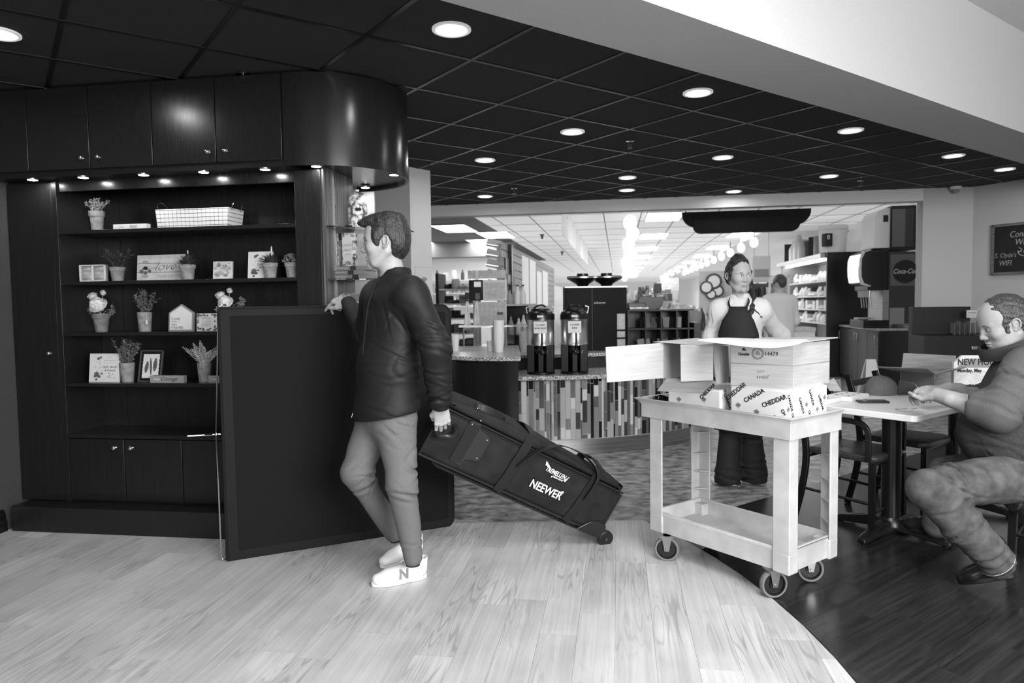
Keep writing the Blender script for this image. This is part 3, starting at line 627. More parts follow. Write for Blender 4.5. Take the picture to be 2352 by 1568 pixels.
# corner display goods
m_photo = mat('cookbook_cover_print', 170, .35); grain(m_photo, 70, 225, (16, 16, 16), 2, 6, lo=.4, hi=.6)
m_bookd = mat('dark_book_spine', 40, .4); m_bookg = mat('grey_book_spine', 118, .4)
def at(px, py, v): p = PV(px, py, v); return p
p = PV(738, 506, .36)
t = thing('magazine', 'cookery magazine leaning on the top glass shelf', 'magazine', (p.x, p.y, 1.831), TH+.95); M = Matrix.Rotation(math.radians(-14), 4, 'X')
MB().box(0, .22, 0, .008, 0, .27).build('pages', m_photo, t, .001).matrix_local = M; MB().box(.0, .221, -.0008, -.0002, .18, .271).build('masthead', m_bookd, t).matrix_local = M
text('Quarterly', 'lettering', m_paper, t, .05, M @ FR((.11, -.0015, .22)), shear=.3) if False else None
scr(t, M, .03, .19, .22, .012, m_paper, .0025, 18, 3); blot(t, M, [(.06, .1, .03, 1), (.12, .08, .025, 1.2), (.17, .05, .02, 1)], m_inkl)
MB().tube([(-.01, -.02, .0), (-.01, -.02, .02), (-.01, .08, .26)], .003, 6).tube([(.23, -.02, .0), (.23, -.02, .02), (.23, .08, .26)], .003, 6).build('easel', m_black, t)
p = PV(822, 508, .46)
t = thing('product_bag', 'upright clear-wrapped pale bag on the top glass shelf', 'bag', (p.x, p.y, 1.831), TH)
MB().ring([[(w*math.cos(a)*1.0, d*math.sin(a), z) for a in [2*PI*i/16 for i in range(16)]] for w, d, z in ((.05, .03, 0), (.06, .045, .02), (.062, .045, .13), (.055, .03, .2), (.04, .012, .225), (.03, .006, .23))]).build('body', m_photo, t, smooth=60)
blot(t, Matrix.Translation((0, -.046, 0)), [(.012, .12, .012, 1), (.03, .12, .01, 1.2)], m_inkd, 'label_mark')
MB().lathe([(.0001, 0), (.012, 0), (.012, .012), (.0001, .014)], n=12).build('bottle_cap', m_paper, t).location = (-.01, .03, .24)
# three stacked books
base = PV(745, 633, .30)
lab = ['lowest of three flat cookbooks on the middle glass shelf', 'middle of three flat cookbooks on the middle glass shelf', 'top of three flat cookbooks on the middle glass shelf']
for k in range(3):
    t = thing('cookbook', lab[k], 'book', (base.x+.0+.004*k*(-1)**k, base.y, 1.521+.0262*k), TH+.04*(k-1))
    MB().box(0, .26 if k else .29, 0, .2, .0, .0255).build('cover', m_bookg, t, .002); MB().box(0, .045, -.0006, 0, .001, .0245).build('spine_end', m_bookd, t); MB().box(.155 if k else .18, .19 if k else .22, -.0006, 0, .001, .0245).build('spine_band', m_bookd, t)
    text('Central Market Cookbook', 'lettering', m_paper, t, .0115, FR((.103, -.001, .013)), sx=.60)
tops = 1.521+.0262*3
for px, rz, lb, w in ((741, .12, 'left upright cookbook with white label, standing on the flat books', .098), (786, -.08, 'right upright cookbook with white label, standing on the flat books', .088)):
    p = PV(px, 600, .33); t = thing('cookbook', lb, 'book', (p.x, p.y, tops), TH+rz)
    MB().box(0, w, 0, .03, 0, .20).build('cover', m_photo, t, .002); MB().prism([(.006, .03), (w-.02, .03), (w-.02, .16), (w*.45, .188), (.006, .17)], 0, .0012, FR((0, -.0002, 0))).build('label', m_paper, t)
    for z, s_, b_ in ((.125, .022, 'CENTRAL'), (.095, .022, 'MARKET'), (.07, .012, 'COOKBOOK')): text(b_, 'lettering', m_inkl, t, s_*.8, FR((w*.44, -.0018, z)), sx=.8)
    blot(t, Matrix(), [(.04, .155, .006, .6)], m_inkd, 'printed_bird'); blot(t, Matrix(), [(random.uniform(.01, w), .015, .009, 1) for _ in range(6)], m_inkl)
p = PV(776, 602, .36); t = thing('cookbook', 'cookbook showing its dark spine between the two labelled ones', 'book', (p.x, p.y, tops), TH-.1); MB().box(0, .03, 0, .18, 0, .21).build('cover', m_bookg, t, .002); MB().box(.001, .029, -.001, 0, .16, .205).build('spine_band', m_bookd, t); text('Cookbook', 'lettering', m_paper, t, .02, FR((.015, -.001, .08), ry=0) @ Matrix.Rotation(PI/2, 4, 'Z'))
xs = 0
for k in range(9):
    w = [.05, .018, .014, .013, .012, .014, .02, .022, .04][k]; p = PV(747, 690, .34)
    t = thing('paperback', '%s from the left of the upright books behind the hand' % (['wide grey book, first', 'thin white book, second', 'thin off-white book, third', 'thin white book, fourth', 'thin white book, fifth', 'thin grey-edged book, sixth', 'off-white book, seventh', 'grey-edged book, eighth', 'wide grey book, last'][k]), 'book', (p.x+xs*U.x, p.y+xs*U.y, 1.211), TH, 'upright books behind the hand on the lowest glass shelf')
    MB().box(0, w-.001, 0, .16, 0, .21+.006*(k % 3)).build('cover', [m_bookg, m_paper, m_paper2, m_paper, m_paper, m_inkl, m_paper2, m_inkl, m_bookg][k], t, .0015); MB().box(.003, w-.004, .004, .15, .001, .212+.006*(k % 3)).build('page_block', m_paper, t); xs += w
# ------------------------------------------------------------------ utility cart
def slab(mb, p, t, off=(0, 0, 0)):      # four corners in order -> thin sheet with thickness t
    p = [Vector(q) for q in p]; n = ((p[1]-p[0]).cross(p[2]-p[0])).normalized(); h = n*t/2
    return mb.add([q-h for q in p]+[q+h for q in p], [(3, 2, 1, 0), (4, 5, 6, 7), (0, 1, 5, 4), (1, 2, 6, 5), (2, 3, 7, 6), (3, 0, 4, 7)])
m_plas = mat('pale_grey_structural_plastic', 186, .5, spec=.4); grain(m_plas, 174, 194, (7, 7, 7), 1, 8, .08, .35, .65)
m_rub = mat('grey_rubber_tread', 112, .6); m_hub = mat('black_wheel_hub', 24, .35); m_zinc = mat('zinc', 150, .35, 1)
CA = Vector((1.217, 3.052, 0)); CRZ = math.radians(36)
ct = thing('utility_cart', 'pale grey two-shelf plastic utility cart on four casters', 'cart', CA, CRZ)
LX, LY = .42, .92
def tray(name, x0, x1, y0, y1, zb, zt, zf, flare=0, rim=.018, w=.012):
    mb = MB()
    def loop(o, z, f=0): 
        return [(x0-o, y0-o, z), (x1+o, y0-o, z), (x1+o, y1+o+f, z), (x0-o, y1+o+f, z)]
    rings = [loop(0, zb), loop(0, zt-.03, 0), loop(.003, zt-.012, flare*.5), loop(rim-.008, zt-.004, flare), loop(rim-.008, zt, flare), loop(-w, zt, flare*.8), loop(-w-.004, zt-.03, flare*.3), loop(-w-.008, zf), loop(-w-.012, zb)]
    if zf-.012 > zb: rings = rings[:-1]+[loop(-w-.008, zf)][:0]
    mb.ring([[Vector(q) for q in r] for r in rings], cap=False)
    k = len(rings)-1
    mb.box(x0+w*.6, x1-w*.6, y0+w*.6, y1-w*.6, zf-.008, zf)
    return mb.build(name, m_plas, ct, .004, 2)
tray('top_tray', 0, LX, 0, LY-.03, .742, .84, .775, .035)
tray('bottom_tray', .014, LX-.02, .02, LY-.10, .135, .242, .165, 0, .012)
lg = []
for (x, y, sx, sy) in ((.006, .006, 1, 1), (.006, LY-.085, 1, -1), (LX-.012, .006, -1, 1), (LX-.012, LY-.085, -1, -1)):
    l = MB(); a, b, th_ = .068, .085, .01
    mk = lambda q: [(x+sx*u_, y+sy*v_) for u_, v_ in q]
    l.prism(mk([(0, 0), (a, 0), (a, th_), (th_, th_), (th_, b), (0, b)]), .2, .75)
    o = l.build('leg', m_plas, ct, .004)
    for z in (.30, .40, .50, .62): MB().prism(mk([(th_, th_), (a-.004, th_), (th_, b-.004)]), z, z+.005).build('rib', m_plas, o, .001)
    MB().prism(mk([(-.001, -.001), (a+.004, -.001), (a+.004, b+.002), (-.001, b+.002)]), .13, .225).build('corner_block', m_plas, ct, .006)
for x, y, rz in ((.03, .10, -28), (.0, .71, -50), (.33, .10, -40), (.33, .70, -20)):
    c = thing_loc = bpy.data.objects.new('caster', None)
    c = MB().box(-.035, .035, -.035, .035, .127, .135).cyl((0, 0, .12), (0, 0, .135), .022, n=16).build('caster', m_zinc, ct); c.location = (x, y, 0); c.rotation_euler = (0, 0, math.radians(rz))
    w = MB().ring([[(r*math.cos(a), yy, r*math.sin(a)+.0635) for a in [2*PI*i/36 for i in range(36)]] for r, yy in ((.052, -.014), (.060, -.0155), (.0635, -.01), (.0635, .01), (.060, .0155), (.052, .014))], closed=True).build('tyre', m_rub, c, smooth=50)
    MB().ring([[(r*math.cos(a), yy, r*math.sin(a)+.0635) for a in [2*PI*i/36 for i in range(36)]] for r, yy in ((.0001, -.013), (.022, -.013), (.024, -.006), (.044, -.006), (.047, -.0155), (.052, -.0155), (.052, .0155), (.047, .0155), (.044, .006), (.024, .006), (.022, .013), (.0001, .013))], cap=False).build('wheel', m_hub, c, smooth=30)
    for s in (-1, 1): MB().prism([(-.026, .13), (.026, .13), (.012, .052), (-.012, .052)], -.002, .002, FR((0, s*.020, 0))).cyl((0, s*.019, .0635), (0, s*.026, .0635), .008, n=10).build('fork', m_zinc, c, .001)
for x, y in ((.05, .70), (.07, .74), (.10, .72), (.10, .78), (.32, .10), (.34, .13), (.30, .12)): MB().lathe([(.0001, .165), (.011, .165), (.009, .174), (.0001, .176)], n=8).build('bolt', m_zinc, ct).location = (x, y, 0)
CM = Matrix.Translation(CA) @ Matrix.Rotation(CRZ, 4, 'Z')
# cheese blocks in printed wrap
m_wrap = mat('white_plastic_wrap', 232, .3, spec=.5); m_print = mat('black_print', 22, .5); m_leafp = mat('grey_leaf_print', 120, .6)
maple = [(0, -.5), (.04, -.5), (.03, -.2), (.33, -.25), (.28, -.14), (.5, .06), (.43, .1), (.47, .27), (.3, .24), (.27, .3), (.13, .15), (.18, .42), (.09, .37), (0, .55), (-.09, .37), (-.18, .42), (-.13, .15), (-.27, .3), (-.3, .24), (-.47, .27), (-.43, .1), (-.5, .06), (-.28, -.14), (-.33, -.25), (-.03, -.2), (-.04, -.5)]
def cheese(x0, x1, y0, y1, z0, z1, label, words, rot, seedy):
    t = thing('cheese_block', label, 'cheese', CM @ Vector((x0, y0, z0)), CRZ, 'wrapped cheese on the cart')
    r = random.Random(seedy); N = 12; mb = MB(); w, d, h = x1-x0, y1-y0, z1-z0
    mb.box(0, w, 0, d, 0, h); o = mb.build('wrap', m_wrap, t, .012, 4)
    lf = MB()
    # long side faces local -x (towards the left of the picture)
    FL = XF((-.0015, 0, 0), (0, -1, 0), (0, 0, 1)); FS = XF((0, -.0015, 0), (1, 0, 0), (0, 0, 1))
    for (s, a, z, q, sz) in words[0]: text(s, 'lettering', m_print, t, sz, FL @ Matrix.Translation((-a, z, 0)) @ Matrix.Rotation(math.radians(q), 4, 'Z'), off=.0006, sx=.95)
    for (s, a, z, q, sz) in words[1]: text(s, 'lettering', m_print, t, sz, FS @ Matrix.Translation((a, z, 0)) @ Matrix.Rotation(math.radians(q), 4, 'Z'), off=.0006, sx=.9)
    for (a, z, q) in words[2]: lf.prism([(x*.028, y*.028) for x, y in maple], 0, .0006, FL @ Matrix.Translation((-a, z, 0)) @ Matrix.Rotation(math.radians(q), 4, 'Z'))
    for (a, z, q) in words[3]: lf.prism([(x*.022, y*.028) for x, y in maple], 0, .0006, FS @ Matrix.Translation((a, z, 0)) @ Matrix.Rotation(math.radians(q), 4, 'Z'))
    if lf.v: tag(lf.build('printed_maple_leaf', m_leafp, t, smooth=0), kind='stuff')
    return t
cheese(.035, .375, .045, .345, .777, .958, 'near wrapped cheese block printed CHEDDAR and CANADA, front corner of the cart',
       ([('CHEDDAR', .265, .15, 38, .030), ('CANADA', .165, .14, 30, .030), ('CHEDDAR', .06, .125, 24, .030), ('CH', .012, .08, -50, .022)], [('CANADA', .03, .12, -68, .022), ('CHED', .055, .05, -70, .020), ('CANADA', .12, .10, -66, .022), ('CHED', .19, .05, -66, .020), ('CANADA', .20, .13, -66, .022), ('CHEDDAR', .28, .10, -62, .02)], [(.25, .085, 8), (.15, .065, -6), (.055, .05, 6), (.012, .02, 10), (.2, .02, 10)], [(.015, .09, 0), (.08, .02, 15), (.16, .1, 10), (.25, .07, -10), (.31, .12, 0)]), 0, 1)
cheese(.04, .34, .40, .74, .777, .925, 'rear wrapped cheese block printed with maple leaves, left on the cart',
       ([('CHEDDAR', .08, .135, 42, .026)], [('CANADA', .05, .09, -60, .024), ('CHED', .13, .06, -70, .024), ('CHEDDAR', .2, .1, -60, .022)], [(.1, .09, 10), (.26, .075, 0)], [(.03, .14, 0), (.1, .12, 10), (.17, .03, 0)]), 0, 2)
t = thing('plastic_bag', 'crumpled glossy black plastic bag at the left end of the top tray', 'bag', CM @ Vector((.09, .83, .777)), 0)
mb = MB(); mb.ell((0, 0, .035), (.055, .045, .04), 22); 
for v in mb.v: v += Vector((math.sin(v.y*190+v.z*90), math.cos(v.x*160+v.z*70), math.sin(v.x*150+v.y*130)))*.006
mb.build('bag', mat('glossy_black_film', 14, .12), t, smooth=25)
# cardboard boxes
m_card = mat('pale_cardboard', 178, .75, spec=.25); grain(m_card, 172, 184, (3, 3, 40), 2, 4, .05)
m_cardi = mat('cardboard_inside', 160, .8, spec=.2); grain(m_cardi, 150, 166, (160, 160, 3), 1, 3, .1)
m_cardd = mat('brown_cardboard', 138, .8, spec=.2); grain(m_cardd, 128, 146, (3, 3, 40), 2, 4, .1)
c0 = PZ(1822, 893, .957); a0 = math.radians(-51); b0 = math.radians(50)
E1 = Vector((math.sin(a0), math.cos(a0), 0)); E2 = Vector((math.sin(b0), math.cos(b0), 0))
t = thing('cardboard_box', 'large shallow cardboard box marked 14479, top of the cart stack', 'box', c0)
hB = .205; LB, WB = .292, .345
def Q(a, b, z): return E1*a+E2*b+Vector((0, 0, z))
bx = MB(); z1 = .105
for za, zb_ in ((0, z1-.0015), (z1+.0015, hB)): bx.add([Q(a, b, z) for z in (za, zb_) for a, b in ((0, 0), (LB, 0), (LB, WB), (0, WB))], [(3, 2, 1, 0), (4, 5, 6, 7), (1, 0, 4, 5), (2, 1, 5, 6), (3, 2, 6, 7), (0, 3, 7, 4)])
bx.add([Q(a, b, z) for z in (z1-.002, z1+.002) for a, b in ((.003, .003), (LB-.003, .003), (LB-.003, WB-.003), (.003, WB-.003))], [(3, 2, 1, 0), (4, 5, 6, 7), (1, 0, 4, 5), (2, 1, 5, 6), (3, 2, 6, 7), (0, 3, 7, 4)])
bx.build('carton', m_card, t, .0015)
fl_ = MB(); slab(fl_, [Q(-.012, -.01, hB+.002), Q(LB+.02, -.004, hB+.002), Q(LB+.02, WB+.0, hB+.006), Q(-.02, WB+.035, hB+.012)], .004); fl_.build('top_flap', m_card, t)
FF = XF(Q(0, -.0012, 0), -E1, (0, 0, 1))
text('Cascades', 'lettering', m_print, t, .018, FF @ Matrix.Translation((-LB+.064, .150, 0)), shear=.25, off=.0005, sx=.8)
mb = MB(); mb.prism([(0, 0), (.008, 0), (.014, .012), (.006, .012)], 0, .0006, FF @ Matrix.Translation((-LB+.055, .166, 0))); mb.prism([(.006, .013), (.014, .013), (.022, 0), (.014, 0)], 0, .0006, FF @ Matrix.Translation((-LB+.055, .166, 0))); mb.build('printed_logo', m_print, t, smooth=0)
text('14479', 'lettering', m_print, t, .026, FF @ Matrix.Translation((-LB+.193, .155, 0)), sx=.85, space=1.15)
rg_ = MB()
for r_ in (.0275, .0255, .0195):
    rg_.tube([FF @ Vector((-LB+.131+r_*math.cos(a), .155+r_*math.sin(a), .0003)) for a in [2*PI*i/40 for i in range(40)]], .0005, 4, closed=True)
for i in range(30):
    a = 2*PI*i/30; rg_.tube([FF @ Vector((-LB+.131+r_*math.cos(a), .155+r_*math.sin(a), .0003)) for r_ in (.0212, .0240)], .0006, 4)
for i in range(7): z = .148+i*.003; w = .012-.0016*abs(i-2); rg_.tube([FF @ Vector((-LB+.131+sx*w, z+.001*math.sin(sx*3+i), .0003)) for sx in (-1, -.4, .3, 1)], .0006, 4)
tag(rg_.build('printed_seal', m_ink, t), kind='stuff')
text('20044', 'lettering', m_ink, t, .024, FF @ Matrix.Translation((-LB*.46, .047, 0)) @ Matrix.Rotation(PI*1.02, 4, 'Z'), shear=.2, off=-.0006); text('CHY', 'lettering', m_ink, t, .018, FF @ Matrix.Translation((-LB*.5, .072, 0)) @ Matrix.Rotation(PI*1.04, 4, 'Z'), shear=.2, off=-.0005)
MB().box(0, .04, -.0009, 0, .05, .10).build('tape', m_cardi, t).matrix_local = XF(Q(-.001, .0, 0), E2, (-E1))
# open carton behind it with its flaps swung out to the left
t = thing('open_carton', 'opened cardboard carton with flaps swung out past the cart', 'box', (0, 0, 0))
p = [PY(1640, 793, 3.42), PY(1640, 873, 3.42)]
def pan(name, px, m_, th_=.004):
    mb = MB(); slab(mb, [PY(*q) for q in px], th_); return mb.build(name, m_, t)
pan('long_flap', [(1391, 797, 3.28), (1523, 787, 3.50), (1523, 868, 3.50), (1394, 878, 3.28)], m_card)
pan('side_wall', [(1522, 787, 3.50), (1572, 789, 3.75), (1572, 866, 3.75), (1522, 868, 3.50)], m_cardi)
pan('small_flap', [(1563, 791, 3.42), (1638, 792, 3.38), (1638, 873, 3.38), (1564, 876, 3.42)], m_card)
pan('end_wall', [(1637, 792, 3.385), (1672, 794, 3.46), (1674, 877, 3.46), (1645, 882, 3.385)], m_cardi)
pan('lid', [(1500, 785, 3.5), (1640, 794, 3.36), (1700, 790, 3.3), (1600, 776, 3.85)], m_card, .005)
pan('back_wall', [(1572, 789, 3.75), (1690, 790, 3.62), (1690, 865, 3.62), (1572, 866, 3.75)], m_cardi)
pan('hanging_flap', [(1510, 897, 3.40), (1612, 903, 3.28), (1641, 874, 3.38), (1532, 868, 3.52)], m_cardd)
t['kind'] = 'thing'
t = thing('paper_sheet', 'large white paper sheet spread over the cardboard box', 'paper', (0, 0, 0))
mb = MB(); g_ = [[PZ(*q, 1.178) for q in r_] for r_ in (((1592, 781), (1660, 790), (1720, 796.5), (1778, 801), (1840, 791)), ((1600, 779), (1680, 785), (1740, 788), (1800, 788), (1850, 784)), ((1640, 774), (1710, 776), (1760, 777), (1820, 778), (1870, 779)))]
for r_ in g_:
    for k, q in enumerate(r_): q.z += .002*math.sin(k*2.1)-.0
mb.add([q for r_ in g_ for q in r_], [(i*5+j, i*5+j+1, i*5+j+6, i*5+j+5) for i in range(2) for j in range(4)])
o = mb.build('sheet', m_wrap, t); sm = o.modifiers.new('s', 'SOLIDIFY'); sm.thickness = .0012; o.modifiers.new('b', 'SUBSURF').render_levels = 2
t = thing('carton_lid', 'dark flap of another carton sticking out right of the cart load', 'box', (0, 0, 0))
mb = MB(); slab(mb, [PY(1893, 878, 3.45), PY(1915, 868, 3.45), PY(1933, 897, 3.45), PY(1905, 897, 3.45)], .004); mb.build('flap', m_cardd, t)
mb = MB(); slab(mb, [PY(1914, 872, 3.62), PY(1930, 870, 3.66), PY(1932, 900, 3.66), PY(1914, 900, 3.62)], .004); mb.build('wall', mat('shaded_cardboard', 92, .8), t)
# ------------------------------------------------------------------ black collapsible panel and its wire
m_fab = mat('black_muslin', 30, .9, spec=.2); grain(m_fab, 21, 25, (200, 200, 200), 2, 2, .2)
m_hem = mat('black_hem_tape', 16, .7, spec=.3)
pa, pb = PZ(524, 1288, 0), PZ(1041, 1206, 0); ang = math.atan2(pb.y-pa.y, pb.x-pa.x); Lw = (pb-pa).length; Hh = 1.352
bd = thing('fabric_panel', 'large black fabric backdrop panel carried upright by the man', 'panel', pa, ang)
def rrect(w, h, r, o=0, n=8):
    pts = []
    for cx_, cz_, a0_ in ((w-r, r, -90), (w-r, h-r, 0), (r, h-r, 90), (r, r, 180)):
        rr = r if cx_ > w/2 else .012
        c_x = w-rr if cx_ > w/2 else rr; c_z = h-rr if cz_ > h/2 else rr
        pts += [(c_x+(rr-o)*math.cos(math.radians(a0_+90*i/n)), c_z+(rr-o)*math.sin(math.radians(a0_+90*i/n))) for i in range(n+1)]
    return pts
M = FR((0, .006, 0)); MB().prism(rrect(Lw, Hh, .055, 0), 0, .012, M).build('cloth', m_fab, bd)
hm = MB(); o1 = rrect(Lw, Hh, .055, 0); i1 = [(min(max(x, .052), Lw-.035), min(max(z, .05), Hh-.04)) for x, z in o1]
hm.ring([[(a, -.009, b), (a, .009, b), (c, .009, d), (c, -.009, d)] for (a, b), (c, d) in zip(o1, i1)], closed=True); hm.build('hem', m_hem, bd, .004)
MB().tube([(x, 0, z) for x, z in rrect(Lw, Hh, .055, -.002)], .009, 8, closed=True).build('spring_frame', m_hem, bd)
t = thing('wire_stand', 'thin bent silver rod clipped to the left edge of the black panel', 'rod', (0, 0, 0))
D_ = 3.70
MB().tube(curve_pts([PY(519, 700, 3.72), PY(508, 702, D_), PY(500, 712, D_), PY(500, 735, D_), PY(499, 860, D_), PY(496.5, 985, D_), PY(496.5, 1005, D_), PY(502, 1120, D_), PY(507, 1240, D_), PY(508, 1274, D_), PY(512, 1284, D_), PY(522, 1286, D_)], 6), .0042, 8).build('rod', m_chrome, t)
MB().tube([PY(430, 1001.5, 3.60), PY(519, 996, 3.72)], .0045, 8).tube([PY(470, 999, 3.6455), PY(487, 998, 3.675)], .0062, 8).build('cross_rod', m_chrome, t)
MB().ell(PY(496.5, 997, 3.685), .009, 10).build('clamp', m_nick, t)
# ------------------------------------------------------------------ rolling kit bag
m_ny = mat('black_ballistic_nylon', 36, .75, spec=.3); grain(m_ny, 22, 34, (9, 9, 9), 1, 6, .25)
m_nyd = mat('black_webbing', 26, .6, spec=.3); m_lea = mat('black_moulded_trim', 30, .28, spec=.5); m_txt = mat('white_screen_print', 232, .6)
q0 = Vector((-.475, 3.42, .612)); q3 = Vector((.47, 3.86, .048)); Lx = (q3-q0).normalized(); Hx = Vector((.44, -.02, .89)); Hx = (Hx-Lx*Hx.dot(Lx)).normalized(); Wx = Hx.cross(Lx); 
if Wx.y < 0: Wx = -Wx
BL = (q3-q0).length
bg = thing('rolling_bag', 'long black wheeled kit bag tilted on its wheels, printed NEEWER', 'bag', q0)
bg['label'] = 'long black wheeled equipment bag tilted on its wheels, pulled by the man'
R3 = Matrix((Lx, Wx, Hx)).transposed(); bg.rotation_mode = 'XYZ'
BMX = Matrix.Translation(q0) @ R3.to_4x4(); bg.matrix_world = BMX; bg.rotation_euler = R3.to_euler(); bg.location = q0
# local: x along, y depth (away), z up across; note left/right handedness handled by sign of Wx
Hs, Ws = .29, .27
def prof(x, y0, y1, z0, z1, r, n=4):
    out = []
    for cy_, cz_, a_ in ((y1-r, z0+r, -90), (y1-r, z1-r, 0), (y0+r, z1-r, 90), (y0+r, z0+r, 180)):
        out += [(x, cy_+r*math.cos(math.radians(a_+90*i/n)), cz_+r*math.sin(math.radians(a_+90*i/n))) for i in range(n+1)]
    return out
mb = MB(); xs_ = [0, .02, .2, .45, .7, .95, BL-.02, BL]
mb.ring([prof(x+.012*0, .01-.004*math.sin(x*9), Ws, (.01 if 0 < i < 7 else .02), Hs-.012-.004*math.sin(x*7), .03) for i, x in enumerate(xs_)]); mb.build('body', m_ny, bg, .006, smooth=50)
mb = MB(); mb.ring([prof(x, .012+k_, Ws-k_, Hs-.006, Hs+.052-k_*1.5+.012*math.sin(x*5.0), .022) for x, k_ in ((.005, .02), (.05, .008), (.25, .004), (.5, .0), (.75, .004), (.95, .006), (BL-.04, .012), (BL-.0, .03))]); mb.build('lid', m_ny, bg, .004, smooth=50)
for y, r_ in ((.012, .006),): MB().tube([(x, y-.004*math.sin(x*9)*0, Hs-.010) for x in (0, .3, .6, .9, BL)], r_, 8).tube([(x, y+.002, .014) for x in (0, .3, .6, .9, BL)], .007, 8).tube([(.004, y, z) for z in (.02, .1, .2, Hs-.02)], .006, 8).tube([(BL-.002, y, z) for z in (.02, .1, .2, Hs-.02)], .006, 8).build('piping', m_lea, bg)
MB().box(.03, BL-.02, .009, .013, Hs-.026, Hs-.019).build('zip', m_nyd, bg)
# straps
for x0_, dx in ((.50, -.02), (.97, -.03)):
    mb = MB(); pts = [(x0_+dx, .004, .005), (x0_+dx*.5, -.002, .1), (x0_, .002, Hs-.02), (x0_+.01, .02, Hs+.06), (x0_+.01, .13, Hs+.075), (x0_+.01, .25, Hs+.05), (x0_+.01, Ws+.004, Hs-.02)]
    mb.tube(pts, 1, sec=[(-.026, -.003), (.026, -.003), (.026, .003), (-.026, .003)]); mb.build('strap', m_nyd, bg)
mb = MB(); mb.tube(curve_pts([(.50, -.004, .17), (.54, -.012, .26), (.62, .0, .335), (.74, .06, .365), (.88, .05, .365), (.965, -.004, .31), (.965, -.006, .16)], 6), 1, sec=[(-.002, -.022), (.002, -.022), (.002, .022), (-.002, .022)]); mb.build('carry_strap', m_nyd, bg)
# moulded ribbed patch
mb = MB(); pl = [(.155, .055), (.155, .275), (.215, .285), (.225, .26), (.29, .245), (.305, .235), (.305, .11), (.29, .1), (.235, .09), (.222, .045)]
mb.prism(pl, 0, .004, XF((0, .004, 0), (1, 0, 0), (0, 0, 1))); pt = mb.build('end_patch', m_lea, bg, .0012)
for k in range(26): z = .06+k*.0083; MB().cyl((.158, -.001, z), (.218, -.001, z+.002), .0026, n=6).build('patch_rib', m_lea, pt)
for x, z in ((.285, .225), (.285, .12), (.17, .265), (.2, .30)): MB().lathe([(.0001, 0), (.006, 0), (.004, .003), (.0001, .004)], n=10).build('rivet', m_nick, pt).matrix_local = XF((x, -.0005, z), (1, 0, 0), (0, 0, 1))
# side handle in the man's hand (end), and one on the lid
Bi = BMX.inverted(); hd = MB(); hd.tube([Bi @ p_ for p_ in curve_pts([PY(1000, 972, 3.45), PY(1001, 988, 3.40), PY(1006, 999, 3.375), PY(1024, 1001, 3.37), PY(1040, 1002, 3.385), PY(1047, 994, 3.41), PY(1045, 978, 3.46)], 6)], .0135, 12); hd.build('end_handle', m_lea, bg, smooth=60)
MB().tube(curve_pts([(.16, .06, Hs+.045), (.19, .04, Hs+.06), (.25, .035, Hs+.066), (.31, .04, Hs+.06), (.34, .06, Hs+.04)], 6), 1, sec=[(-.004, -.02), (.004, -.02), (.004, .02), (-.004, .02)]).build('lid_handle', m_lea, bg)
for x in (.17, .33): MB().lathe([(.0001, 0), (.007, 0), (.005, .004), (.0001, .005)], n=10).build('rivet', m_nick, bg).location = (x, .04, Hs+.052)
for y in (.05, Ws-.06): MB().tube([(.10, y, .0), (.14, y, -.012), (BL-.15, y, -.014), (BL-.06, y, .0)], .010, 8).build('skid', m_lea, bg)
MB().prism([(BL-.16, -.01), (BL+.025, -.01), (BL+.03, .03), (BL+.005, .075), (BL-.05, .085), (BL-.10, .06)], 0, .012, XF((0, .012, 0), (1, 0, 0), (0, 0, 1))).build('wheel_guard', m_lea, bg, .004)
for y in (-.004, Ws-.01):
    w = MB().cyl((BL+.048, y, .008), (BL+.048, y+.03, .008), .046, n=28).build('wheel', m_hub, bg, .006, 3); MB().cyl((BL+.048, y-.003, .008), (BL+.048, y+.01, .008), .018, n=16).build('wheel_hub', m_lea, w); MB().cyl((BL+.048, y-.005, .008), (BL+.048, y, .008), .004, n=8).build('axle', m_nick, w)
MB().box(BL-.02, BL+.05, .03, Ws-.01, -.005, .03).build('axle_housing', m_lea, bg, .006)
TXT = XF((0, .0015, 0), (1, 0, 0), (0, 0, 1))
text('NEEWER', 'lettering', m_txt, bg, .062, TXT @ Matrix.Translation((.735, .118, .0)), off=.0010, sx=.86, ext=.001); text('®', 'lettering', m_txt, bg, .024, TXT @ Matrix.Translation((.832, .142, .0)))
text('TREMELLEN', 'lettering', m_txt, bg, .036, TXT @ Matrix.Translation((.735, .222, .0)) @ Matrix.Rotation(-.03, 4, 'Z'), shear=.15, off=.0005, sx=.72, ext=.001); text('MEDIA GROUP', 'lettering', m_txt, bg, .012, TXT @ Matrix.Translation((.765, .20, .0)), shear=.3, sx=.8, off=.0002)
mb = MB()
for pts in (((.655, .238), (.648, .262), (.69, .238)), ((.80, .205), (.822, .237), (.812, .2)), ((.72, .2), (.735, .207), (.722, .19))): mb.prism(list(pts), 0, .001, TXT)
mb.build('printed_flourish', m_txt, bg, smooth=0)['kind'] = 'stuff'
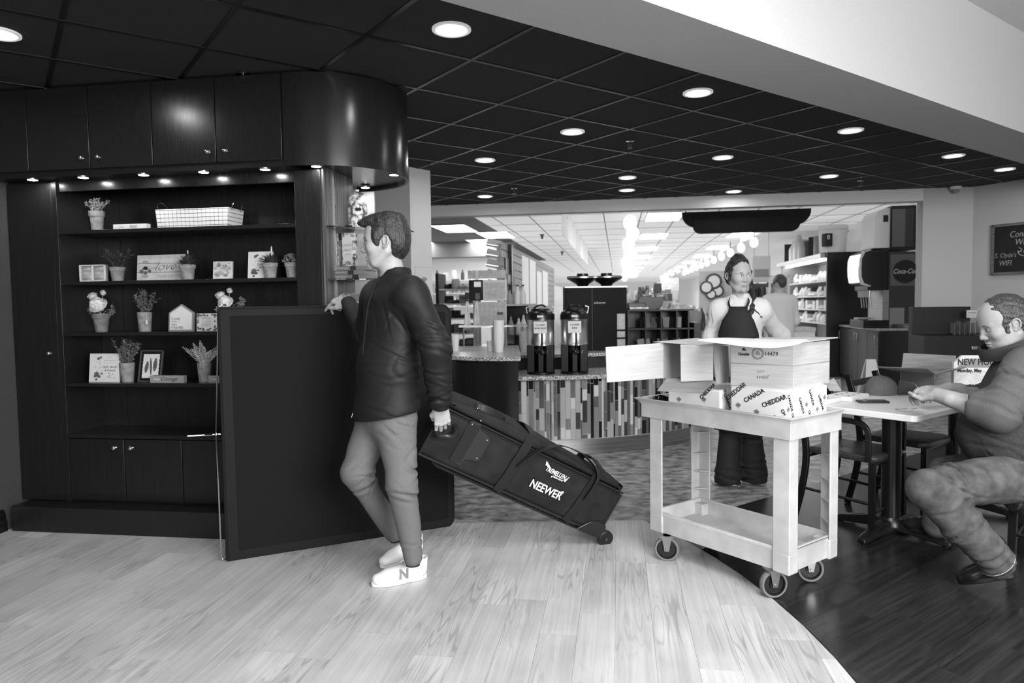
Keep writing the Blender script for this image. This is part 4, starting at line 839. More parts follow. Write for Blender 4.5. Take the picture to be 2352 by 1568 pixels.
# ------------------------------------------------------------------ table, chairs and what stands on the table
m_blk = mat('black_powder_coat', 18, .32, spec=.5); m_seat = mat('black_vinyl_seat', 48, .35, spec=.45); grain(m_seat, 42, 54, (60, 60, 60), 2, 3, .1)
m_top = mat('white_laminate_top', 222, .3, spec=.5)
TX = Vector((.809, .588, 0)); TY = Vector((-.588, .809, 0)); TN = PZ(2103, 958, .745); TN.z = 0; TRZ = math.radians(36)
TM = Matrix.Translation(TN) @ Matrix.Rotation(TRZ, 4, 'Z')
def tb(x, y, z=.75): return TM @ Vector((x, y, z))
tt = thing('dining_table', 'long white-topped table on a black pedestal where the seated man leans', 'table', TN, TRZ)
MB().prism([(.0, .02), (.02, 0), (1.48, 0), (1.5, .02), (1.5, .6), (1.48, .62), (.02, .62), (0, .6)], .715, .75).build('table_top', m_top, tt, .006, 3)
for x0_ in (.33, 1.2):
    MB().cyl((x0_, .275, .03), (x0_, .275, .715), .052, n=32).build('column', m_blk, tt)
    MB().lathe([(.0001, .05), (.075, .05), (.07, .075), (.054, .1), (.0001, .1)], (x0_, .275, 0), 28).build('hub', m_blk, tt)
    for k in range(4):
        a = k*PI/2; L_ = .33; c_, s_ = math.cos(a), math.sin(a); rings = []
        for d_, w_, zb_, zt_ in ((.03, .045, .03, .085), (.12, .036, .025, .085), (.22, .03, .015, .062), (.29, .032, .008, .048), (L_, .026, .006, .03)):
            rings.append([Vector((x0_+c_*d_-s_*w_*q, .275+s_*d_+c_*w_*q, z_)) for q, z_ in ((-1, zb_), (1, zb_), (.7, zt_), (-.7, zt_))])
        lg_ = MB().ring(rings).build('base_foot', m_blk, tt, .006, 2); MB().cyl((x0_+c_*.3, .275+s_*.3, 0), (x0_+c_*.3, .275+s_*.3, .012), .016, n=12).build('glide', m_hub, lg_)
def chair(label, loc, rz, arms=True, grp=None):
    """seat centre at the origin, sitter faces local -y"""
    t = thing('dining_chair', label, 'chair', loc, rz, grp); w, d = .205, .20
    st = MB(); st.ring([[(x*k, y*k-.0, z) for x, y in [(-w, -d+.05), (-w+.05, -d), (w-.05, -d), (w, -d+.05), (w-.02, d), (-w+.02, d)]] for k, z in ((.97, .435), (1, .44), (1.0, .462), (.96, .475), (.6, .48))]); st.build('seat', m_seat, t, .004, 2, 50)
    for s in (-1, 1):
        MB().tube([(s*(w-.015), -d+.02, .44), (s*(w-.01), -d+.015, 0)], 1, sec=[(-.014, -.016), (.014, -.016), (.014, .016), (-.014, .016)]).build('leg', m_blk, t)
        MB().tube(curve_pts([(s*(w-.01), d+.09, 0), (s*(w-.01), d+.035, .22), (s*(w-.01), d+.01, .42), (s*(w-.01), d+.035, .62), (s*(w-.015), d+.10, .86)], 5), 1, sec=[(-.012, -.019), (.012, -.019), (.012, .019), (-.012, .019)]).build('back_post', m_blk, t, .003)
        MB().tube([(s*(w-.01), -d+.02, .2), (s*(w-.01), d+.04, .22)], .009, 6).build('stretcher', m_blk, t)
        if arms: MB().tube(curve_pts([(s*(w+.0), d+.04, .655), (s*(w+.02), d-.10, .668), (s*(w+.025), -d+.10, .665), (s*(w+.022), -d+.045, .64), (s*(w+.018), -d+.03, .59), (s*(w+.012), -d+.03, .45)], 5), 1, sec=[(-.011, -.015), (.011, -.015), (.011, .015), (-.011, .015)]).build('arm', m_blk, t, .003)
    MB().tube([(-w+.01, -d+.02, .425), (w-.01, -d+.02, .425)], .011, 6).tube([(-w+.01, d, .42), (w-.01, d, .42)], .011, 6).build('seat_rail', m_blk, t)
    for z in (.6, .7, .8): MB().box(-w+.01, w-.01, d+.03+(z-.6)*.27, d+.042+(z-.6)*.27, z-.022, z+.022).build('back_slat', m_blk, t, .003)
    MB().tube([(-w+.01, -d+.02, .15), (w-.01, -d+.02, .15)], .008, 6).build('stretcher', m_blk, t)
    return t
def face(az): return math.radians(180-az)       # local -y looks along azimuth az
chair('black metal armchair tucked under the left end of the table', (2.055, 4.16, 0), face(142))
chair('black metal chair without arms beyond the pedestal, second along the table', (2.56, 4.52, 0), face(142), False)
chair('black metal chair the seated man sits on', (2.70, 3.40, 0), face(-48), False)
# goods on the table
def TT(name, label, cat, px, py, z=.75, rz=0): 
    p = PZ(px, py, z); return thing(name, label, cat, p, rz)
m_pack = mat('white_carton_pack', 226, .5)
for k, (x, y, w_, lb) in enumerate(((-.02+.27, .47, .25, 'right flat white packet with printed folds, beside the phone'), (.005, .50, .22, 'left flat white packet partly behind the cardboard carton'))):
    t = thing('flat_pack', lb, 'packet', tb(x, y), TRZ+.1)
    MB().box(0, w_, 0, .16, 0, .028).build('pack', m_pack, t, .004)
    mb = MB(); [mb.add([(a, b, .0285), (a+.05, b+.01, .0285), (a+.04, b+.03, .0285)], [(0, 1, 2)]) for a in (.03, .1, .17) for b in (.03, .1) if a < w_-.06]; mb.build('printed_fold', m_inkl, t)['kind'] = 'stuff'
t = thing('phone', 'dark phone in a case lying flat near the table edge', 'phone', PZ(2005, 924, .75), TRZ-.75)
MB().box(-.085, .08, -.04, .04, 0, .012).build('case', mat('dark_phone_case', 42, .5), t, .005, 3); MB().box(-.04, .075, -.034, .034, .012, .0135).build('pocket', m_lea, t, .001); MB().box(-.06, -.045, -.03, .03, .012, .013).build('clip', m_nick, t)
t = thing('leaflet', 'small torn-looking printed leaflet near the table corner', 'paper', PZ(2078, 940, .75), TRZ-.5)
mb = MB(); mb.prism([(-.1, -.03), (.1, -.035), (.11, .03), (-.07, .035)], 0, .001); mb.build('sheet', m_wrap, t); mb = MB(); [mb.prism([(a, b), (a+.03, b+.002), (a+.025, b+.014), (a+.004, b+.01)], .001, .0014) for a, b in ((-.07, -.02), (-.02, .005), (.03, -.01), (.01, .015), (.06, .01), (-.05, .01))]; mb.build('printed_mark', m_ink, t)['kind'] = 'stuff'
# cap
m_cap = mat('grey_twill_cap', 98, .85); grain(m_cap, 90, 106, (120, 120, 120), 2, 3, .15)
cp = PZ(2022, 904, .752); t = thing('baseball_cap', 'grey baseball cap resting on the table before the open box', 'cap', cp, 0)
rings = []
for j in range(9):
    e = j/8*PI/2; r_ = math.cos(e) if j < 8 else .02; rings.append([Vector((.105*r_*math.cos(a)*(1+.06*math.cos(a)), .09*r_*math.sin(a), .118*math.sin(e)**.85 if e else 0)) for a in [2*PI*i/28 for i in range(28)]])
MB().ring(rings).build('crown', m_cap, t, smooth=60)
MB().ell((0, 0, .118), (.007, .007, .005), 10).build('button', m_cap, t)
br = MB(); br.prism([(.06+.0, -.075)]+[(.085+.07*math.cos(a), .078*math.sin(a)) for a in [-PI/2+PI*i/12 for i in range(13)]]+[(.06, .075)], .0, .006); br.build('brim', m_cap, t, .002)
MB().lathe([(.0001, 0), (.020, 0), (.020, .003), (.0001, .003)], n=20).build('badge', m_inkd, t).matrix_local = XF((.098, -.035, .055), (.4, .9, 0), (-.25, .1, .95)); MB().lathe([(.0001, .003), (.014, .003), (.014, .004), (.0001, .004)], n=20).build('badge_ring', m_grey, t).matrix_local = XF((.098, -.035, .055), (.4, .9, 0), (-.25, .1, .95))
for a in (0.3, 1.35, 2.4, -.75, -1.8, 3.6): 
    MB().tube([Vector((.1055*math.cos(e)*math.cos(a)*(1+.06*math.cos(a)), .0905*math.cos(e)*math.sin(a), .1185*math.sin(e)**.85)) for e in [PI/2*i/8 for i in range(8)]], .0009, 4).build('seam', m_ink, t)
# open cardboard box on the table
t = thing('open_box', 'open cardboard box with raised lid and spread flaps on the table', 'box', (0, 0, 0))
def pan2(name, px, m_, th_=.005): mb = MB(); slab(mb, [PY(*q) for q in px], th_); return mb.build(name, m_, t)
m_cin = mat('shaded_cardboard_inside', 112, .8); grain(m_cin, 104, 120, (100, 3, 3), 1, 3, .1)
pan2('lid', [(2075, 811, 5.15), (2196, 817, 5.1), (2190, 872, 4.95), (2068, 868, 5.0)], m_cardd)
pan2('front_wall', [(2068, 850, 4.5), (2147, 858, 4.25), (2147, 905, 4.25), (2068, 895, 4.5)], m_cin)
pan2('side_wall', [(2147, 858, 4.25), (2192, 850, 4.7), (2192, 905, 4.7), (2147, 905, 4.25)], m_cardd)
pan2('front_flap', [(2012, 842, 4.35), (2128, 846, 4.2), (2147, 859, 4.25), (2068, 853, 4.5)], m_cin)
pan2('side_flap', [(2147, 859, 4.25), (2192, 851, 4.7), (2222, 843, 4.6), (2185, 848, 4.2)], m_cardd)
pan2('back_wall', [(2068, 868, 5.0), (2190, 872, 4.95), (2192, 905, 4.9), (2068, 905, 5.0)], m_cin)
t = thing('leather_wallet', 'dark leather wallet in the seated man\'s hands', 'wallet', (0, 0, 0)); t['label'] = 'dark folded leather case held in the seated man\'s hands'
mb = MB(); slab(mb, [PY(2066, 872, 3.66), PY(2104, 880, 3.60), PY(2124, 908, 3.56), PY(2060, 906, 3.66)], .018); mb.build('case', mat('dark_leather', 46, .3), t, .006, 3)
# cabinets, board and signs at the right
wvu = lambda px, py, off: None
def rw(px, off):          # point on the right wall plane under pixel px, pulled off the wall
    d = ray(px, 600); q = pc-pn*off; s = (q-CP).dot(pn)/d.dot(pn); p_ = CP+d*s; p_.z = 0; return p_
RWA = math.atan2(pd.y, pd.x)
z_of = lambda p_, py: CAMH+(ray(1176, 0), 0)[1]
m_chalk = mat('chalkboard', 24, .7); grain(m_chalk, 20, 30, (3, 3, 3), 1, 4); m_wf = mat('weathered_wood_frame', 98, .6); grain(m_wf, 80, 116, (4, 4, 60), 1, 4)
m_chk = mat('chalk', 178, .9)
bl = rw(2277, .03); zz = PY(2277, 632, bl.y).z; zt = PY(2277, 517, bl.y).z
t = thing('chalkboard', 'framed chalkboard about wifi on the right wall', 'chalkboard', (bl.x, bl.y, zz), RWA)
Hb = zt-zz; f = MB(); [f.box(*b) for b in ((0, 1.1, -.02, .02, 0, .03), (0, 1.1, -.02, .02, Hb-.03, Hb), (0, .03, -.02, .02, 0, Hb), (1.07, 1.1, -.02, .02, 0, Hb))]; f.build('frame', m_wf, t, .003)
MB().box(.02, 1.08, .0, .01, .02, Hb-.02).build('board', m_chalk, t)
for s_, x, z, sz in (('Connect', .33, Hb-.13, .10), ('With', .33, Hb-.22, .10), ("S. Clyde's", .14, .22, .075), ('WIFI', .14, .13, .085)): text(s_, 'lettering', m_chk, t, sz, FR((x if x > .3 else .15, -.002, z)), shear=.2, sx=.8, off=-.001)
MB().tube(curve_pts([(.29, -.002, Hb-.28), (.32, -.002, Hb-.30), (.31, -.002, Hb-.33), (.285, -.002, Hb-.32), (.3, -.002, Hb-.36), (.35, -.002, .2), (.43, -.002, .12), (.6, -.002, .1)], 5), .004, 5).tube(curve_pts([(.34, -.002, Hb-.34), (.38, -.002, .3), (.45, -.002, .22)], 5), .004, 5).build('chalk_drawing', m_chk, t)['kind'] = 'stuff'
# low black waste station with a rack
p = RM(uj+.0, wv); bp = PY(2122, 812, 8.4)
t = thing('waste_station', 'black waste cabinet with raised back and silver pull against the wall', 'cabinet', RM(uz(2124, 700, wv-.46)[0], wv-.46), TH)
MB().box(0, .64, 0, .45, 0, .92).build('body', m_black, t, .004); MB().box(0, .64, .33, .45, .92, 1.25).build('back', m_black, t, .004); MB().box(.22, .228, -.002, .3, 0, .92).build('door_gap', m_hub, t)
MB().box(.5, .66, -.02, 0, .76, .80).build('pull', m_nick, t, .006)
t2 = thing('rack', 'clear rack with a small price card on the waste cabinet', 'rack', RM(uz(2215, 700, wv-.3)[0], wv-.3, .921), TH)
MB().box(-.12, .2, .02, .1, 0, .02).build('base', m_hub, t2)
for k in range(6): MB().box(-.1+k*.055, -.096+k*.055, .0, .1, .0, .14+.02*(k % 2)).build('divider', mat('clear_acrylic', 150, .1, alpha=.5) if k == 0 else MATS['clear_acrylic'], t2)
MB().box(.02, .14, -.012, -.008, .20, .29).build('price_card', m_paper2, t2); MB().lathe([(.0001, 0), (.02, 0), (.02, .004), (.0001, .004)], n=16).build('clip', m_paper, t2).matrix_local = FR((.16, -.01, .3)); scr(t2, Matrix.Translation((0, -.013, 0)), .04, .12, .26, .006, m_ink, .003, 10)
# wet floor sign
t = thing('wet_floor_sign', 'pale wet floor caution sign standing by the drinks cabinets', 'sign', (4.15, 8.1, 0), .0)
wz = lambda w0, w1, y0, y1, z0, z1: None
m_sgn = mat('pale_plastic_sign', 196, .5)
for s in (-1, 1): mb = MB(); mb.add([(-.15, s*.16, 0), (.15, s*.16, 0), (.055, s*.012, .66), (-.055, s*.012, .66), (-.15, s*.145, 0), (.15, s*.145, 0), (.055, s*.004, .66), (-.055, s*.004, .66)], [(0, 1, 2, 3), (7, 6, 5, 4), (0, 4, 5, 1), (1, 5, 6, 2), (2, 6, 7, 3), (3, 7, 4, 0)]); mb.build('leaf', m_sgn, t, .004)
SG = Matrix.Translation((0, -.09, .33)) @ Matrix.Rotation(math.radians(90-12.6), 4, 'X')
text('CAUTION', 'lettering', m_inkd, t, .055, SG @ Matrix.Translation((0, .03, .012)), sx=.8, off=.001); text('Wet Floor', 'lettering', m_inkd, t, .05, SG @ Matrix.Translation((0, -.04, .012)), sx=.8, off=.001)
MB().tube([SG @ Vector((.03*math.cos(a), -.13+.03*math.sin(a), .012)) for a in [PI*i/8-.3 for i in range(12)]], .004, 5).build('symbol', m_inkd, t)
# opening hours sign on the table, behind the man
p = PY(2190, 890, 4.6)
t = thing('sandwich_sign', 'white folding sign reading NEW HOURS behind the seated man', 'sign', (p.x, p.y, .0), -.15)
zb_ = .52; top = PY(2190, 816, 4.6).z
MB().prism([(0, 0), (.36, 0), (.36, top-.05), (.30, top), (.05, top), (0, top-.05)], 0, .03, FR((0, .03, 0))).build('panel', m_paper, t, .004); MB().prism([(.02, top-.08), (.34, top-.08), (.29, top-.02), (.07, top-.02)], 0, .004, FR((0, 0, 0))).build('handle_recess', m_grey, t)
MB().box(.0, .3, -.003, 0, .55, .83).build('dark_panel', m_inkd, t); MB().box(.0, .34, -.004, 0, top-.19, top-.10).build('band', m_paper2, t)
for s_, z, sz, m_ in (('NEW HOURS', .935, .058, m_inkd), ('Monday, May', .88, .034, m_inkd), ('Mon.-Thurs.', .80, .042, m_paper), ('Saturday', .745, .042, m_paper), ('8am - 5pm', .69, .042, m_paper)): text(s_, 'lettering', m_, t, sz, FR((.02, -.005, z)), align='LEFT', sx=.8, off=.001)
# ------------------------------------------------------------------ tiled coffee counter
m_gran = mat('speckled_granite', 180, .25, spec=.5); grain(m_gran, 80, 222, (55, 55, 55), 2, 5, 0, .4, .6)
m_steel = mat('brushed_steel', 165, .3, 1); grain(m_steel, 150, 178, (2, 2, 160), 1, 3)
m_ctr = mat('charcoal_counter_face', 40, .45)
tiles = [mat('glass_tile_%s' % n_, s_, .15, spec=.6) for n_, s_ in (('white', 212), ('pale', 180), ('grey', 140), ('slate', 100), ('dark', 62), ('black', 28))]
CCX, CCY, CR = .15, 8.66, 2.47
def cpt(a, r): return (CCX+r*math.sin(a), CCY-r*math.cos(a))
A0_, A1_ = math.asin((.0-CCX)/CR), math.asin((1.72-CCX)/CR)
def sector(mb, r0_, r1_, z0, z1, a0, a1, n=40):
    return mb.ring([[(*cpt(a, r0_), z0), (*cpt(a, r0_), z1), (*cpt(a, r1_), z1), (*cpt(a, r1_), z0)] for a in [a0+(a1-a0)*i/n for i in range(n+1)]])
cc = thing('coffee_counter', 'curved coffee counter faced with upright glass mosaic and granite ledge', 'counter', (0, 0, 0))
sector(MB(), CR-.012, CR-.95, 0, .68, A0_, A1_).build('body', m_ctr, cc)
sector(MB(), CR-.002, CR-.02, .0, .135, A0_, A1_).build('kick_plate', m_steel, cc)
sector(MB(), CR-.006, CR-.02, .135, .68, A0_, A1_).build('grout', mat('pale_grout', 196, .8), cc)
sector(MB(), CR+.05, CR-.62, .68, .715, A0_-.02, A1_+.02).build('granite_ledge', m_gran, cc, .004)
sector(MB(), CR-.60, CR-1.3, .0, .83, A0_-.05, A1_+.1).build('raised_body', m_ctr, cc)
sector(MB(), CR-.56, CR-1.35, .83, .862, A0_-.06, A1_+.12).build('granite_top', m_gran, cc, .004)
r = random.Random(11); a = A0_; meshes = {}; cnt = 0
while a < A1_-.008 and cnt < 296:
    w_ = r.choice((.016, .030, .030, .030, .045)); z = .14-r.uniform(0, .18)
    while z < .675:
        L_ = r.choice((.10, .15, .2, .28, .36)); z0, z1 = max(z, .14), min(z+L_, .676)
        if z1-z0 > .02 and cnt < 298:
            key = (w_, round(z1-z0, 2)); 
            if key not in meshes: meshes[key] = MB().tbox((-w_/2+.0015, w_/2-.0015, -.004, .004), (-w_/2+.0015, w_/2-.0015, -.004, .004), 0, key[1]-.004).mesh('tile', 0)
            me = meshes[key]; k = r.choices(range(6), (3, 3, 3, 3, 3, 3))[0]
            kk = (w_, key[1], k)
            if kk not in meshes: m2 = me.copy(); m2.materials.append(tiles[k]); meshes[kk] = m2
            am = a+w_/2/CR; x_, y_ = cpt(am, CR-.004); o = bpy.data.objects.new('tile', meshes[kk]); COL.objects.link(o); o.parent = cc; o.location = (x_, y_, z0+.002); o.rotation_euler = (0, 0, am); cnt += 1
        z += L_
    a += (w_+.001)/CR
print('tiles', cnt)
# curved dark counter left of it
lc = thing('curved_counter', 'dark curved service counter with granite top, left of the mosaic counter', 'counter', (0, 0, 0))
def arc2(r_, a0, a1, n=24): return [(.05+r_*math.sin(math.radians(a0+(a1-a0)*i/n)), 6.60-r_*math.cos(math.radians(a0+(a1-a0)*i/n))) for i in range(n+1)]
MB().prism(arc2(.80, -100, 0)+[(.05, 7.4), (-.75, 7.4)], .0, .885).build('body', m_cyl, lc)
MB().prism(arc2(.835, -100, 0)+[(.07, 5.768), (.07, 7.42), (-.78, 7.42)], .885, .918).build('granite_top', m_gran, lc, .004)
# two airpots
m_stl = mat('polished_steel', 205, .28, 1)
def airpot(px, py, label, txt):
    p = PZ(px, py, .715); t = thing('coffee_dispenser', label, 'coffee dispenser', p, -.12, 'steel coffee dispensers')
    h = CAMH-p.y*0+0; s = p.y/6.5
    st = MB(); st.prism([(.125*math.cos(q), .125*math.sin(q)) for q in [2*PI*i/32 for i in range(32)]], 0, .02); 
    st.build('base', m_blk, t, .004)
    back = MB(); n = 20; pts = [(.122*math.cos(q), .122*math.sin(q)) for q in [math.radians(-30+240*i/n) for i in range(n+1)]]; inn = [(.108*math.cos(q), .108*math.sin(q)) for q in [math.radians(210-240*i/n) for i in range(n+1)]]
    back.prism(pts+inn, .02, .24); back.build('stand', m_blk, t)
    MB().box(-.118, -.05, -.10, -.04, .02, .24).build('front_post', m_blk, t, .006); MB().box(.05, .118, -.10, -.04, .02, .24).build('front_post', m_blk, t, .006); MB().box(-.018, .03, -.11, -.04, .02, .19).build('faucet_shield', m_hub, t, .006)
    MB().lathe([(.0001, .235), (.124, .235), (.124, .245), (.12, .25), (.12, .43), (.124, .435), (.124, .442), (.0001, .442)], n=40).build('steel_drum', m_stl, t, smooth=40)
    MB().lathe([(.0001, .442), (.126, .442), (.126, .478), (.115, .50), (.085, .515), (.08, .53), (.0001, .535)], n=32).build('lid', m_blk, t, smooth=40)
    for s_ in (-1, 1): MB().tube([(s_*.118, 0, .49), (s_*.128, 0, .54), (s_*.10, 0, .548)], .005, 6).build('handle', m_stl, t)
    MB().tube(curve_pts([(-.06, -.06, .52), (-.03, -.08, .55), (.02, -.08, .56), (.05, -.05, .545)], 5), .007, 6).build('bail', m_blk, t)
    f = MB(); f.cyl((.02, -.115, .18), (.02, -.115, .40), .011, n=12).cyl((.02, -.12, .17), (.02, -.16, .19), .012, n=10).ell((.02, -.128, .235), (.014, .014, .026), 12); f.build('sight_glass', m_blk, t)
    MB().ring([[(.02+r_*math.cos(q), -.12+r_*.6*math.sin(q)-.02, z) for z, r_ in ((.175, .055), (.2, .062), (.2, .056), (.175, .05))] for q in [PI+PI*i/12 for i in range(13)]], closed=False).build('drip_guard', m_glass, t)
    tg = MB().box(-.05, .065, -.140, -.136, .335, .43).build('price_tag', m_paper, t, .001); M = FR((.008, -.1415, .4))
    text("S. CLYDE'S", 'lettering', m_inkd, t, .017, M, off=.0004); text(txt, 'lettering', m_inkd, t, .017, FR((.008, -.1415, .375)), off=.0004, sx=.9)
    MB().box(-.02, .035, -.132, -.13, .462, .478).build('badge', m_paper, t); t.scale = (1.02, 1.02, 1.12); return t
airpot(1243, 858, 'left steel coffee dispenser tagged blend decaf', 'BLEND DECAF'); airpot(1320, 857, 'right steel coffee dispenser tagged blend', 'BLEND')
ZT = .862
# coffee brewer with grinders on top
p = PZ(1300, 806, ZT); pr = PZ(1437, 803, ZT)
bw = thing('coffee_brewer', 'large black double coffee machine behind the dispensers', 'coffee machine', p, -.02); Wb = pr.x-p.x; hb = PY(1300, 661, p.y).z-ZT
MB().box(0, Wb, 0, .5, 0, hb).build('body', mat('matt_black_machine', 16, .55, spec=.15), bw, .006); MB().box(Wb*.43, Wb*.437, -.002, .01, 0, hb).build('door_seam', m_ctr, bw); MB().box(-.004, Wb+.004, -.004, .504, hb, hb+.012).build('top_plate', m_steel, bw)
text('schaerer', 'lettering', m_paper, bw, .035, FR((Wb*.56, -.003, hb*.76))); 
mb = MB(); [mb.tube([(Wb*x_+.03*math.cos(q), -.002, hb*.87+.04*math.sin(q)) for q in [2*PI*i/16 for i in range(16)]], .003, 4, closed=True) for x_ in (.56, .9)]; mb.build('embossed_emblem', m_ctr, bw)['kind'] = 'stuff'
for z0_, z1_ in ((.05, .13), (.15, .22), (.24, .42)): MB().box(Wb-.1, Wb-.02, -.003, 0, z0_*.9, z1_*.9).build('notice', m_paper2, bw)
for k, x_ in enumerate((.22, .62)):
    q = p+Vector((Wb*x_+.06, .2, hb+.012)); t = thing('bean_hopper', ['left black bean hopper on top of the coffee machine', 'right black bean hopper on top of the coffee machine'][k], 'hopper', q)
    MB().lathe([(.0001, 0), (.05, 0), (.07, .03), (.165, .085), (.165, .11), (.0001, .112)], n=28).build('bowl', m_blk, t, smooth=40); MB().lathe([(.0001, .112), (.06, .112), (.06, .14), (.0001, .142)], n=20).build('knob_lid', m_blk, t); MB().lathe([(.167, .092), (.168, .092), (.168, .104), (.167, .104)], n=28, cap=False).build('band', m_stl, t)
# black shelf unit and till on the same counter
p = PZ(1440, 803, ZT); pr = PZ(1590, 800, ZT); wS = PY(1590, 800, p.y).x-p.x; hS = PY(1440, 711, p.y).z-ZT
bs = thing('cup_shelf', 'black open shelf unit full of dark pouches on the coffee counter', 'shelf', (p.x, p.y-.05, ZT), -.03)
MB().box(0, wS, .28, .3, 0, hS).build('back', m_blk, bs); MB().box(0, wS, 0, .3, hS-.02, hS).build('top_shelf', m_ctr, bs, .003); MB().box(0, wS, 0, .3, hS*.5, hS*.5+.015).build('shelf', m_ctr, bs)
for x_ in (0, .18, .34, .5, .62): 
    if x_ < wS: MB().box(min(x_, wS-.012), min(x_+.012, wS), 0, .3, 0, hS).build('divider', m_ctr, bs)
MB().box(wS, wS+.07, 0, .3, 0, hS*.66).build('side_box', m_ctr, bs, .003)
r = random.Random(4); pm = MB(); pm.tbox((-.03, .03, -.02, .02), (-.035, .035, -.005, .005), 0, .11); pme = pm.mesh('pouch', 30); pme.materials.append(mat('dark_pouch', 34, .25))
for k in range(14):
    o = bpy.data.objects.new('coffee_pouch', pme); COL.objects.link(o); x_ = .16+(k % 7)*.063; z_ = 0.0 if k < 7 else hS*.5+.015
    o.location = (p.x+x_, p.y-.05+.06+r.uniform(-.01, .02), ZT+z_+.002); o.rotation_euler = (0, r.uniform(-.25, .25), r.uniform(-.4, .4)); tag(o, 'dark foil pouch, %s from the left in the %s compartment row' % (['first', 'second', 'third', 'fourth', 'fifth', 'sixth', 'last'][k % 7], 'lower' if k < 7 else 'upper'), 'pouch', 'coffee pouches in the black shelf')
t = thing('till_screen', 'black touch screen of a till seen from behind, over the black shelf', 'monitor', (p.x+.25, p.y+.02, ZT+hS), -.1)
slab_ = MB(); slab_.prism([(-.14, 0), (.10, 0), (.15, .13), (-.09, .14), (-.12, .12)], 0, .03, FR((0, .05, .0))); slab_.build('casing', m_blk, t, .006); MB().box(-.04, .06, .01, .09, 0, .012).build('foot', m_blk, t)
t = thing('till_printer', 'small black printer box beside the till screen', 'printer', (p.x+.07, p.y+.02, ZT+hS), -.05); MB().box(-.05, .13, 0, .14, 0, .07).build('casing', m_blk, t, .006); MB().box(-.03, .1, .02, .1, .07, .073).build('slot', m_hub, t)
t = thing('sugar_tray', 'tray of small shiny packets on the black shelf unit', 'tray', (p.x+.02, p.y-.04, ZT+hS), 0); MB().box(0, .2, 0, .06, 0, .006).build('tray', m_blk, t)
mb = MB(); [mb.box(-.005, .005, -.008, .008, 0, .02, Matrix.Translation((r.uniform(.01, .19), r.uniform(.01, .05), .005)) @ Matrix.Rotation(r.uniform(-1, 1), 4, 'Y')) for _ in range(40)]; mb.build('packet', m_wrap, t)['kind'] = 'stuff'
# napkins, cups
m_cup = mat('white_paper_cup', 214, .6)
p = PZ(1345, 800, ZT); t = thing('napkin_stack', 'tall stack of white napkins right of the dispensers', 'napkins', p, -.1); MB().box(0, .15, 0, .14, 0, .20).build('stack', m_wrap, t, .008); [MB().box(.001, .151, -.001, .141, z, z+.0012).build('fold_line', m_inkl, t) for z in (.05, .1, .15)]
def cupstack(px, py, z, n, label, r0_=.043, r1_=.03, h=.11, step=.014, group=None):
    p = PZ(px, py, z); t = thing('cup_stack' if n > 1 else 'paper_cup', label, 'cups' if n > 1 else 'cup', p)
    for k in range(n): MB().lathe([(.0001, 0), (r1_, 0), (r0_, h), (r0_+.003, h+.001), (r0_+.002, h+.004), (r0_-.002, h+.003), (r1_-.002, .006), (.0001, .006)], n=20).build('cup', m_cup, t).location = (0, 0, k*step)
cupstack(1046, 806, .918, 1, 'single white cup at the left end of the curved counter', .04, .03, .15)
cupstack(1146, 808, .918, 8, 'tall stack of pale cups on the curved counter', .052, .04, .13, .022)
cupstack(1127, 806, .918, 1, 'short pale cup beside the cup stack on the curved counter', .035, .03, .09)
cupstack(1202, 808, ZT, 12, 'stack of cup sleeves left of the dispensers', .04, .035, .05, .014)
# counter-top glass screen and tray at the left
p = PZ(1060, 800, .918); t = thing('sneeze_guard', 'low glass guard with steel posts along the curved counter', 'glass guard', (p.x, p.y+.35, .918), .05)
for x_ in (0, .3, .62): MB().cyl((x_, 0, 0), (x_, 0, .2), .009, n=10).build('post', m_stl, t)
MB().box(-.05, .68, -.004, .004, .02, .19).build('pane', m_glass, t); MB().box(-.05, .70, -.06, .15, .2, .215).build('top_shelf', m_steel, t)
# ------------------------------------------------------------------ the store beyond the opening
ZC = 2.80
m_sc = mat('store_ceiling_tile', 215, .8, emit=.30); m_sw = mat('store_white_wall', 215, .6, emit=.12); m_pan = mat('fluorescent_panel', 255, .5, emit=17); m_gt = mat('grey_soffit_tile', 118, .8)  # store ceiling and wall are no lamps; their brightness is put in as faint emission
m_sf = mat('pale_glossy_store_floor', 170, .16, spec=.6); grain(m_sf, 150, 190, (1.5, 1.5, 1), 1, 5)
def rmbox(name, u0_, u1_, v0_, v1_, z0, z1, mt, par=None, kind='structure'):
    o = MB().prism([puv(u0_, v0_), puv(u1_, v0_), puv(u1_, v1_), puv(u0_, v1_)], z0, z1).build(name, mt, par)
    if kind and par is None: o['kind'] = kind
    return o
v1_ = wv+.18
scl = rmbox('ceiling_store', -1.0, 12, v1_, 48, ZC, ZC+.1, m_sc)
uw = uv(PZ(1790, 500, ZC))[0]
ulft = uv(PZ(1104, 508, ZC))[0]
rmbox('ceiling_alcove', ulft-6, ulft, v1_, 20, ZC-.002, ZC+.1, m_gt)
rmbox('trim_1', ulft-6, ulft, 12.2, 12.6, 2.45, ZC, m_gt)
rmbox('floor_store', -6, 14, wv+3.6, 48, -.02, .004, m_sf)
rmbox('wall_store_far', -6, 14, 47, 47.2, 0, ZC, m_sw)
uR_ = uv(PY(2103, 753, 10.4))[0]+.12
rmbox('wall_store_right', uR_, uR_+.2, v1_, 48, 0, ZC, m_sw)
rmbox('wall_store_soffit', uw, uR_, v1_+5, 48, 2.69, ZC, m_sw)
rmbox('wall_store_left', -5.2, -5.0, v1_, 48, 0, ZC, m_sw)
rmbox('wall_alcove_back', -5, ulft-.4, 12.6, 12.8, 0, ZC, m_sw)
